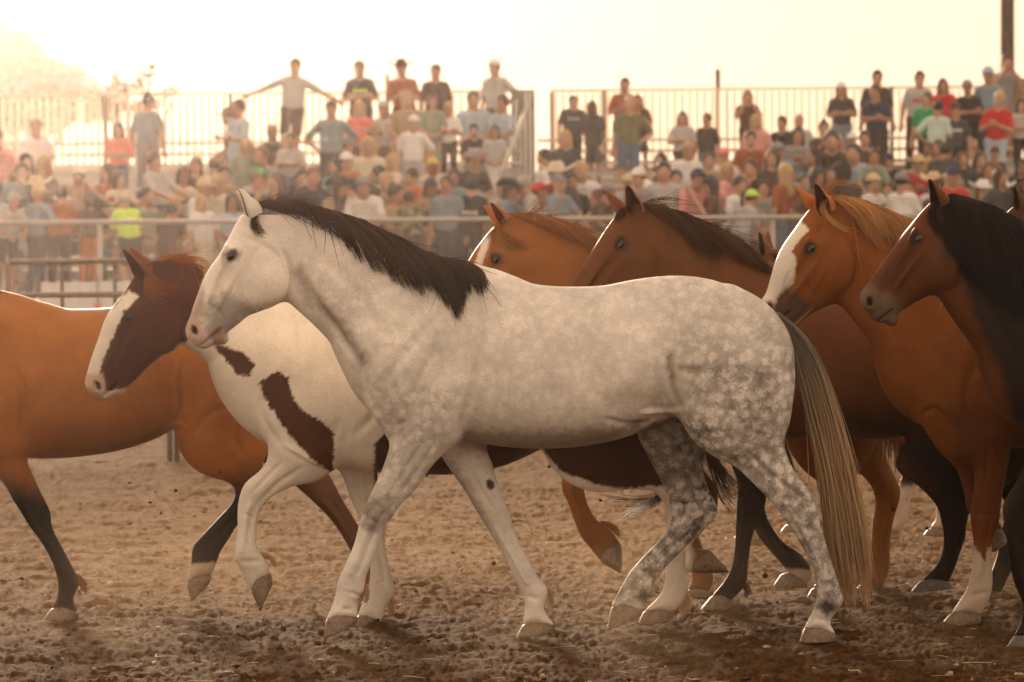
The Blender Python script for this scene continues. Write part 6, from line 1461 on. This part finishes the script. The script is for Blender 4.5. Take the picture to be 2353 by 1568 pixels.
Pn(664, 248, 'cross', 'pale grey', ('denim', 'shorts'), 'brown', scale=.80, label='child in whitish t-shirt, arms crossed, below the polo man')
Pn(627, 278, 'sit', 'dark brown', hair='brown', hat=('cap', 'tan'), label='person in tan cap and dark brown shirt under the polo man')
Pn(660, 306, 'sit', 'brown', hair='blond', label='person in brown shirt tight right of the tan cap')
Pn(762, 229, 'hips', 'steel blue', ('charcoal', 'shorts'), 'dark', label='person in steel blue t-shirt with hands on hips, elbows out')
Pn(824, 228, 'sit', 'coral pink', hair='blond', style='long_hair', label='person in coral pink top right of the hands-on-hips man')
Pn(552, 283, 'down', 'sage', ('grey', 'shorts'), 'blond', 'long_hair', scale=.85, label='fair long-haired person in sage tank, left centre')
Pn(492, 361, 'sit', 'white', hair='brown', rz=170, label='person in white t-shirt with back turned, above the grey horse face')
Pn(576, 375, 'sit', 'pale grey', hair='dark', hat=('cap', 'bright green'), rz=185, label='person in green and grey cap, back turned, above grey horse ears')
Pn(935, 129, 'clap', 'rust', ('black', 'trousers'), 'brown', hat=('cowboy_hat', 'dark brown'), row=10, label='person in dark cowboy hat and rust vest against the sky')
Pn(1001, 175, 'down', 'dark brown', ('charcoal', 'trousers'), 'dark', row=10, scale=.92, label='dark-haired person in dark brown shirt right of the cowboy hat')
Pn(1143, 126, 'onehip', 'pale grey', ('olive', 'shorts'), 'brown', hat=('cap', 'white'), rz=-30, row=10, label='person in white cap with shoulder strap, hand on rear rail beside the stair')
Pn(1090, 207, 'sit', 'pale blue', hair='brown', row=9, label='person in pale blue shirt left of another, under the white cap man')
Pn(1138, 217, 'sit', 'pale blue', hair='brown', rz=-40, row=9, label='person in pale blue shirt bent towards the left, under the white cap man')
Pn(940, 207, 'sit', 'tan', hair='blond', row=9, label='fair-haired child right under the cowboy hat man')
Pn(940, 256, 'onehip', 'white', ('pale grey', 'shorts'), 'brown', hat=('cap', 'white'), row=6, label='person in white tank, white cap and grey shorts, centre left')
Pn(994, 215, 'dress', 'sage', ('sage', 'skirt'), 'auburn', 'long_hair', row=8, label='person in long sage green dress standing')
Pn(1030, 234, 'cross', 'white', ('dark brown', 'trousers'), 'blond', row=8, label='person in white t-shirt with folded arms right of the sage dress')
Pn(886, 222, 'sit', 'pale grey', hair='brown', hat=('cap', 'pale grey'), row=9, label='person in pale grey cap and t-shirt right of the coral top')
Pn(859, 282, 'sit', 'brown', hair='brown', hat=('cowboy_hat', 'tan'), label='person in tan broad hat and brown shirt left of the white tank')
Pn(846, 312, 'sit', 'cream', hair='blond', style='long_hair', label='fair-haired person in cream patterned top under the tan hat')
Pn(1094, 283, 'cross', 'black', ('grey', 'shorts'), 'dark', row=6, prn='white', label='person in black t-shirt with pale print, left of the stair handrail')
Pn(1135, 285, 'dress', 'pale grey', ('white', 'skirt'), 'brown', 'long_hair', row=6, label='long-haired person in grey top and white skirt by the handrail')
Pn(994, 353, 'sit', 'cream', hair='blond', hat=('cap', 'yellow'), label='person in yellow cap and cream top')
Pn(1243, 342, 'sit', 'white', hair='dark', rz=-70, label='dark-haired person in white t-shirt facing left at the gap')
Pn(838, 402, 'bend', 'white', ('charcoal', 'trousers'), 'dark', hat=('cap', 'grey'), row=0, label='big person in white t-shirt and cap above the grey horse mane')
Pn(1035, 386, 'sit', 'steel blue', hair='dark', style='long_hair', row=3, label='curly dark-haired person in steel blue shirt')
Pn(1078, 413, 'bend', 'black', ('black', 'trousers'), 'dark', rz=170, row=0, prn='white', label='person with back turned in black t-shirt with white block print')
Pn(894, 395, 'sit', 'tan', hair='blond', row=2, label='fair-haired person in tan printed shirt right of big white t-shirt')
Pn(950, 442, 'bend', 'camouflage', ('brown', 'trousers'), 'brown', rz=200, row=0, scale=.85, label='person in camouflage top at the front rail above the mane')
Pn(1229, 410, 'bend', 'pale grey', ('denim', 'trousers'), 'grey', rz=-80, row=0, label='grey-haired person in pale grey shirt facing left')
Pn(1170, 421, 'sit', 'tan', hair='brown', row=1, label='person in tan top left of the grey-haired man')
Pn(1199, 417, 'sit', 'charcoal', hair='dark', style='long_hair', row=2, label='dark long-haired person in charcoal top beside the grey-haired man')
Pn(1312, 218, 'onehip', 'charcoal', ('dark brown', 'shorts'), 'dark', row=9, prn='pale grey', rz=10, label='big person in charcoal t-shirt with chest print, hand on hip')
Pn(1365, 230, 'dress', 'charcoal', ('charcoal', 'skirt'), 'brown', 'long_hair', rz=150, row=8, label='long-haired person in charcoal dress turned away, left of the post')
Pn(1428, 203, 'clap', 'rust', ('denim', 'shorts'), 'brown', row=9, scale=.88, label='short-haired person in red patterned vest right of the post')
Pn(1472, 215, 'cross', 'brown', ('dark brown', 'skirt'), 'brown', 'long_hair', row=9, label='person with long brown hair in dark brown dress, arms folded')
Pn(1440, 268, 'onehip', 'olive', ('denim', 'shorts'), 'blond', row=7, scale=.9, label='person in olive t-shirt and denim shorts with bent arm')
Pn(1567, 254, 'cross', 'pale grey', ('dark brown', 'skirt'), 'brown', 'long_hair', row=7, label='person with long hair and whitish t-shirt before open pickets')
Pn(1305, 297, 'sit', 'charcoal', hair='blond', style='long_hair', label='blonde long-haired person in charcoal top under the hand-on-hip man')
Pn(1279, 384, 'sit_fwd', 'charcoal', hair='brown', hat=('cowboy_hat', 'cream'), row=2, label='person in cream cowboy hat looking down, right of the gap')
Pn(1317, 395, 'sit', 'black', hair='brown', row=2, prn='white', label='person in black tank with white print beside the cream cowboy hat')
Pn(1368, 417, 'bend', 'brown', ('tan', 'trousers'), 'brown', hat=('cap', 'grey'), rz=60, row=0, label='person in grey cap and brown shirt left of the bay horse ears')
Pn(1442, 393, 'sit', 'pale grey', hair='blond', hat=('cap', 'straw'), row=3, label='person in straw hat and grey top above the bay horse ears')
Pn(1507, 400, 'sit', 'pink', hair='dark', rz=-60, row=1, label='dark-haired boy in pink shirt facing left')
Pn(1478, 422, 'sit_fwd', 'tan', hair='brown', hat=('cap', 'white'), row=1, label='person in white cap leaning forward above the bay horse')
Pn(1572, 323, 'sit', 'white', hair='blond', label='blond person in white shirt right of centre')
Pn(1623, 254, 'down', 'dark brown', ('denim', 'shorts'), 'brown', rz=-30, row=7, scale=.75, label='short-haired boy in dark top just left of the thin pole')
Pn(1719, 206, 'phone', 'brown', ('dark brown', 'trousers'), 'auburn', 'long_hair', row=9, label='person with long auburn hair holding a camera to the face')
Pn(1794, 266, 'sit', 'black', hair='dark', rz=-30, row=8, label='dark-haired youth in black top left of the bald man')
Pn(1836, 259, 'sit', 'pale grey', hair='bald', style='short_hair', row=8, label='bald person in pale grey t-shirt')
Pn(1894, 277, 'sit_phone', 'dark brown', hair='brown', style='bun_hair', row=7, label='person with bun and dark top holding up a phone')
Pn(1625, 347, 'sit', 'tan', hair='brown', row=4, label='brown-haired person in tan top, fifth from the bay horse ears')
Pn(1661, 333, 'sit', 'white', hair='brown', hat=('cap', 'coral pink'), row=5, label='person in coral pink cap and white t-shirt')
Pn(1741, 262, 'sit', 'pink', hair='blond', style='long_hair', row=8, label='blonde person in pink t-shirt under the auburn-haired one')
Pn(1716, 300, 'sit', 'rust', hair='dark', row=6, label='dark-haired person in rust top below the blonde pink t-shirt')
Pn(1798, 318, 'sit_clap', 'steel blue', ('grey', 'shorts'), 'dark', hat=('cap', 'grey'), row=5, label='bearded-looking big person in steel blue-green t-shirt, hands together')
Pn(1908, 381, 'sit', 'maroon', hair='dark', style='long_hair', row=3, label='person with dark curly hair and maroon top above the bald-faced horse')
Pn(1700, 432, 'bend', 'pale grey', ('grey', 'trousers'), 'brown', hat=('cap', 'neon green'), rz=120, row=0, label='person in neon green cap and grey shirt bending over the rail')
Pn(1613, 412, 'sit', 'plaid blue', ('navy', 'trousers'), 'brown', row=2, label='person in blue plaid shirt above the bay horse mane')
Pn(1793, 407, 'sit', 'brown', hair='blond', row=2, scale=.75, label='fair-haired child in brown left of the bald-faced horse ears')
Pn(1752, 412, 'sit', 'sage', hair='dark', row=2, label='dark-haired person in sage tank left of the fair child')
Pn(1855, 395, 'sit', 'cream', hair='brown', row=2, label='person in cream top behind the ears of the bald-faced horse')
Pn(1936, 180, 'cross', 'charcoal', ('steel blue', 'shorts'), 'auburn', 'long_hair', hat=('cap', 'white'), row=9, label='long-haired person in white cap and charcoal vest against the sky')
Pn(2012, 178, 'down', 'dark brown', ('charcoal', 'trousers'), 'dark', row=9, scale=.93, label='short-haired youth in dark brown t-shirt, second from the white cap')
Pn(2025, 226, 'cross', 'navy', ('dark brown', 'trousers'), 'brown', row=8, scale=.9, rz=-25, label='person in navy top with folded arms in front of the fence post')
Pn(2101, 161, 'down', 'pale grey', ('dark brown', 'trousers'), 'auburn', row=9, prn='red', label='tall youth in grey t-shirt with red print against the sky')
Pn(2131, 210, 'down', 'bright green', ('black', 'trousers'), 'brown', row=8, rz=-20, label='person in bright green shirt partly hidden by the mint t-shirt')
Pn(2147, 228, 'onehip', 'mint', ('black', 'shorts'), 'dark', row=7, rz=160, label='person in pale mint t-shirt with back turned')
Pn(2175, 178, 'down', 'red', ('black', 'shorts'), 'auburn', 'long_hair', row=9, label='person with very long auburn hair and red top')
Pn(2192, 228, 'down', 'charcoal', ('black', 'trousers'), 'dark', hat=('cap', 'charcoal'), row=7, prn='white', label='person in charcoal t-shirt with white chest lettering')
Pn(2236, 175, 'cross', 'black', ('black', 'shorts'), 'dark', hat=('cap', 'grey'), row=9, label='person in grey cap and black top left of the thick pole')
Pn(2247, 226, 'sit', 'charcoal', hair='dark', style='short_hair', row=9, label='dark-haired person between charcoal and red t-shirts')
Pn(2278, 231, 'clap', 'red', ('pale blue', 'trousers'), 'blond', 'bun_hair', row=7, scale=.92, rz=-20, label='person in bright red t-shirt and pale jeans')
Pn(2306, 124, 'phone', 'grey', ('grey', 'shorts'), 'brown', row=10, label='person raising a phone to the face in front of the thick pole')
Pn(2281, 170, 'down', 'steel blue', ('charcoal', 'trousers'), 'dark', hat=('cap', 'pale blue'), row=9, scale=.95, label='person in pale blue cap left of the phone raiser')
Pn(2346, 178, 'phone', 'tan', ('dark brown', 'trousers'), 'dark', row=10, label='person with raised phone at the right edge of the photo')
Pn(2352, 226, 'cross', 'pale grey', ('black', 'trousers'), 'dark', 'long_hair', row=8, label='dark long-haired person in pale grey t-shirt at the right edge')
Pn(1931, 307, 'sit', 'cream', hair='blond', style='long_hair', row=6, label='blonde person in cream tank top left of the maroon shirt')
Pn(1960, 299, 'sit', 'maroon', hair='brown', hat=('cap', 'white'), row=7, rz=-30, label='person in white cap and maroon shirt')
Pn(1988, 299, 'sit', 'brown', hair='dark', row=6, label='dark-haired person in brown right of the maroon shirt')
Pn(1999, 339, 'rail', 'sage', ('black', 'trousers'), 'brown', row=3, label='person in sage green t-shirt above the bald-faced horse mane')
Pn(2050, 345, 'sit', 'black', hair='dark', hat=('cap', 'navy'), row=5, label='person in navy cap and black top right of the sage t-shirt')
Pn(2107, 350, 'sit_clap', 'red', hair='brown', hat=('cowboy_hat', 'straw'), row=4, label='person in straw hat and red top, hands to mouth')
Pn(2125, 326, 'sit', 'yellow', hair='auburn', row=6, rz=-30, label='auburn-haired person in yellow top above the straw hat')
Pn(2160, 331, 'bend', 'charcoal', ('charcoal', 'trousers'), 'dark', row=3, rz=150, label='big person in charcoal t-shirt turned away, bending')
Pn(2147, 390, 'sit', 'white', hair='brown', hat=('cowboy_hat', 'straw'), row=2, rz=150, label='person in woven straw hat and white vest behind the dark bay ears')
Pn(2215, 347, 'sit', 'dark brown', hair='auburn', style='long_hair', row=5, label='long-haired person in dark brown right of the bending man')
Pn(2258, 407, 'sit', 'peach', hair='auburn', style='long_hair', hat=('cowboy_hat', 'white'), row=1, label='person in white cowboy hat and peach shirt, long hair')
Pn(2303, 407, 'sit', 'plaid blue', hair='grey', hat=('cowboy_hat', 'white'), row=2, label='person in white cowboy hat and blue plaid shirt, right edge')
Pn(2279, 331, 'sit_phone', 'dark brown', hair='brown', hat=('cap', 'maroon'), row=6, label='person in maroon cap drinking from a white bottle')
Pn(2344, 366, 'sit', 'black', hair='dark', style='long_hair', row=4, label='long-haired person in black, low at the right edge')
Pn(2039, 415, 'sit', 'olive', hair='brown', rz=-60, row=1, label='brown-haired boy in olive facing left over the flaxen mane')
Pn(2082, 413, 'sit', 'plaid blue', hair='brown', row=2, label='person in blue plaid shirt over the flaxen mane')
# the rest of the crowd
gq = np.random.default_rng(31)
tops = ['white', 'cream', 'pale grey', 'grey', 'charcoal', 'brown', 'tan', 'rust', 'pale blue', 'steel blue', 'pink', 'sage', 'burnt orange', 'dark brown', 'maroon', 'olive', 'teal', 'navy', 'yellow', 'camouflage']
pw = np.array([4, 4, 4, 3, 4, 6, 7, 3, 3, 3, 1.5, 3, 2.5, 5, 1.5, 2, 1, 2, 1, .6]); pw = pw / pw.sum()
def ytop_limit(px):      # how high the packed crowd reaches
    return np.interp(px, [-60, 60, 200, 300, 420, 520, 640, 720, 800, 950, 1040, 1150, 1200, 1260, 1400, 1560, 1650, 1760, 1950, 2060, 2150, 2260, 2400],
                     [330, 345, 365, 370, 350, 330, 300, 345, 300, 320, 320, 350, 400, 350, 370, 330, 340, 290, 290, 300, 300, 330, 300])
ncount = 0
for i in range(0, 9):
    px = -60 + 20 * gq.random()
    while px < 2420:
        z0 = row_z(i) if i else ZW; D = row_y(i) - .1 if i else YF + .75
        Sc = FPX / D; hgt = (1.20 + .16 * gq.random()) if i else (1.62 + .2 * gq.random()) * (.72 if gq.random() < .2 else 1)
        py = 557 + (1176 - px) * .0074 - (z0 + hgt - CAMZ) * Sc
        gap = (38 + 20 * gq.random()) * (1 if i else 1.3)
        clear = all(not (abs(p['px'] - px) < (44 if p['row'] == i else (17 if abs(p['row'] - i) == 1 else 0))) for p in PEOPLE)
        if py > ytop_limit(px) and clear and not (1200 < px < 1236 and i > 2):
            if gq.random() < .93:
                dk = (px > 1900 and gq.random() < .5); top = str(gq.choice(['black', 'charcoal', 'red', 'navy', 'maroon', 'white', 'dark brown', 'burnt orange'])) if dk else str(gq.choice(tops, p=pw)); r_ = gq.random(); hair = str(gq.choice(['brown', 'dark', 'blond', 'auburn', 'grey'], p=[.4, .25, .18, .1, .07]))
                sty = 'long_hair' if gq.random() < .42 else ('bun_hair' if gq.random() < .12 else 'short_hair')
                hat = None
                if gq.random() < .24: hat = ('cap' if gq.random() < .75 else 'cowboy_hat', str(gq.choice(['white', 'black', 'grey', 'tan', 'straw', 'red', 'navy'])))
                pose = str(gq.choice(['sit', 'sit_fwd', 'sit_clap', 'sit_phone'], p=[.5, .2, .2, .1])) if i else str(gq.choice(['bend', 'rail', 'cross', 'down', 'hips', 'phone']))
                low = (str(gq.choice(['denim', 'charcoal', 'tan', 'olive', 'dark brown', 'navy'])), 'shorts' if gq.random() < .6 else 'trousers')
                person(px, py, pose, top, low, hair, sty, hat, rz=float(gq.normal() * 42 + (180 if (i == 0 and gq.random() < .45) else 0)), row=i)
        px += gap
HN = {'short_hair': 'short', 'long_hair': 'long', 'bun_hair': 'tied-up'}
def base_label(p):
    who = 'spectator'
    hd = (p['hat'][1] + (' cap' if p['hat'][0] == 'cap' else ' wide-brimmed hat')) if p['hat'] else HN[p['style']] + ' ' + p['hair'] + ' hair'
    return '%s in %s top with %s' % (who, p['top'], hd)
auto = [p for p in PEOPLE if not p['label']]
ROWW = {0: 'at the front rail', 1: 'in the lowest row', 2: 'in the second row', 3: 'in the third row', 4: 'in the fourth row', 5: 'in the fifth row', 6: 'in the sixth row', 7: 'in the seventh row', 8: 'in the eighth row', 9: 'in the ninth row', 10: 'in the back row'}
for p in auto: p['bl'] = base_label(p)
from collections import Counter, defaultdict
for p in auto: p['label'] = p['bl'] + ' ' + ROWW[p['row']]
def where(p): return 'left bleachers' if p['px'] < 1222 else 'right bleachers'
grp = defaultdict(list)
for p in auto: grp[p['label']].append(p)
for lb, L_ in grp.items():
    if len(L_) > 1:
        for p in L_:
            same = sorted([q for q in PEOPLE if q['row'] == p['row'] and q is not p and q['px'] > p['px']], key=lambda q: q['px'])
            nb = same[0] if same else None
            p['label'] = p['bl'] + ((', left of one in ' + nb['top'] + ' in ' + ROWW[p['row']][3:].replace('the ', '')) if nb else ', last on the right')
cnt = Counter(p['label'] for p in PEOPLE); seen = Counter()
for p in PEOPLE:
    if cnt[p['label']] > 1:
        p['label'] = '%s in %s top, %s hair, %s, %s' % ('spectator', p['top'], p['hair'], ROWW[p['row']], 'nearer the ' + ('left edge' if p['px'] < 600 else 'stair' if p['px'] < 1500 else 'thick pole'))
cnt = Counter(p['label'] for p in PEOPLE)
def finish_people():
    g = np.random.default_rng(77)
    EYEM = flat('dark_eye', (.02, .012, .01), .4); SHOE = [flat('shoe_dark', (.05, .04, .035), .7), flat('shoe_pale', (.45, .42, .4), .7), flat('shoe_leather', (.16, .08, .04), .6)]
    em = MB(); 
    em.box((0, -.083, .018), (.020, .006, .010))
    eme = em.mesh('eye'); eme.materials.append(EYEM)
    pm = MB()
    for k in range(4): pm.box((-.09 + .06 * k, 0, 0), (.045, .006, .06 - .012 * (k % 2)))
    pme = pm.mesh('shirt_print'); pme.materials.append(None)
    phm = MB().box((0, 0, 0), (.15, .012, .075)).mesh('phone'); phm.materials.append(flat('phone_black', (.02, .02, .02), .3))
    for p in PEOPLE:
        M, h, _ = pose_get(p['pose'])
        r = empty('person', p['loc'], p['label'], 'person', GROUPS, R(p['rz'])); r.rotation_euler[0] = float(g.normal() * .035); r.rotation_euler[1] = float(g.normal() * .045); r.scale = (p['s'],) * 3
        if p['s'] > 1.02 or 'big' in p['label'] or 'broad' in p['label']: r.scale = (p['s'] * 1.13, p['s'] * 1.1, p['s'])
        part('body', M['body'], SKIN[int(g.choice(3, p=[.5, .35, .15]))], r)
        part('shirt', M['shirt'], cloth(p['top']), r)
        lk = p['low'][1]; part({'trousers': 'trousers', 'shorts': 'shorts', 'skirt': 'skirt'}[lk], M[lk], cloth(p['low'][0]), r)
        part('shoes', M['shoes'], SHOE[int(g.integers(3))], r)['kind'] = 'stuff'
        hp = (h[0], h[1], h[2])
        if p['hair'] != 'bald':
            o = part('hair', WEAR[p['style']], hairm(p['hair']), r); o.location = hp
        if p['hat']:
            o = part(p['hat'][0] if p['hat'][0] == 'cap' else 'hat', WEAR[p['hat'][0]], cloth(p['hat'][1]), r); o.location = (hp[0], hp[1], hp[2] + .008)
        for sg in (1, -1): o = bpy.data.objects.new('eye', eme); link(o, r); o.location = (hp[0] + sg * .031, hp[1], hp[2])
        if p['prn']:
            bk = 1 if abs(p['rz']) > 120 else -1
            o = part('shirt_print', pme, cloth(p['prn']), r); o.location = (0, bk * .118 if p['pose'] not in ('bend',) else bk * .12 - .09, h[2] - .36)
finish_people()
# ------------------------------------------------------------------ haze
def haze():
    x0, x1, y0, y1, z0, z1 = -125, 125, -3, 200, -1.2, 16.0
    mb = MB().box(((x0 + x1) / 2, (y0 + y1) / 2, (z0 + z1) / 2), (x1 - x0, y1 - y0, z1 - z0))
    m = bpy.data.materials.new('haze_air'); m.use_nodes = True; t = m.node_tree; t.nodes.clear()
    o = t.nodes.new('ShaderNodeOutputMaterial'); v = t.nodes.new('ShaderNodeVolumePrincipled')
    v.inputs['Density'].default_value = HAZE; v.inputs['Anisotropy'].default_value = .94; v.inputs['Color'].default_value = (.98, .85, .78, 1)
    t.links.new(v.outputs[0], o.inputs['Volume'])
    tag(mb.build('haze', m), None, None, None, 'stuff')
HAZE = .00028
haze()

def dust():
    """low dust kicked up round the hooves"""
    mb = MB().box((-.2, 17.2, .34), (6.4, 5.6, .64)); m = bpy.data.materials.new('dust_cloud'); m.use_nodes = True; t = m.node_tree; t.nodes.clear()
    o = t.nodes.new('ShaderNodeOutputMaterial'); v = t.nodes.new('ShaderNodeVolumePrincipled'); v.inputs['Anisotropy'].default_value = .5; v.inputs['Color'].default_value = (.90, .66, .42, 1)
    g = t.nodes.new('ShaderNodeNewGeometry'); n = t.nodes.new('ShaderNodeTexNoise'); n.inputs['Scale'].default_value = 1.1; n.inputs['Detail'].default_value = 2
    t.links.new(g.outputs['Position'], n.inputs['Vector']); r = t.nodes.new('ShaderNodeMapRange'); r.inputs[1].default_value = .42; r.inputs[2].default_value = .72; r.inputs[4].default_value = .045; t.links.new(n.outputs[0], r.inputs[0])
    sp = t.nodes.new('ShaderNodeSeparateXYZ'); t.links.new(g.outputs['Position'], sp.inputs[0])
    f = t.nodes.new('ShaderNodeMapRange'); f.inputs[1].default_value = .60; f.inputs[2].default_value = .03; t.links.new(sp.outputs[2], f.inputs[0])
    q = t.nodes.new('ShaderNodeMath'); q.operation = 'MULTIPLY'; t.links.new(r.outputs[0], q.inputs[0]); t.links.new(f.outputs[0], q.inputs[1])
    f2 = t.nodes.new('ShaderNodeMapRange'); f2.inputs[1].default_value = 3.0; f2.inputs[2].default_value = 1.6
    ab = t.nodes.new('ShaderNodeMath'); ab.operation = 'ABSOLUTE'; t.links.new(sp.outputs[0], ab.inputs[0]); t.links.new(ab.outputs[0], f2.inputs[0])
    q2 = t.nodes.new('ShaderNodeMath'); q2.operation = 'MULTIPLY'; t.links.new(q.outputs[0], q2.inputs[0]); t.links.new(f2.outputs[0], q2.inputs[1])
    t.links.new(q2.outputs[0], v.inputs['Density']); t.links.new(v.outputs[0], o.inputs['Volume'])
    tag(mb.build('dust', m), 'thin pale dust hanging round the horses hooves', 'dust', None, 'stuff')
dust()
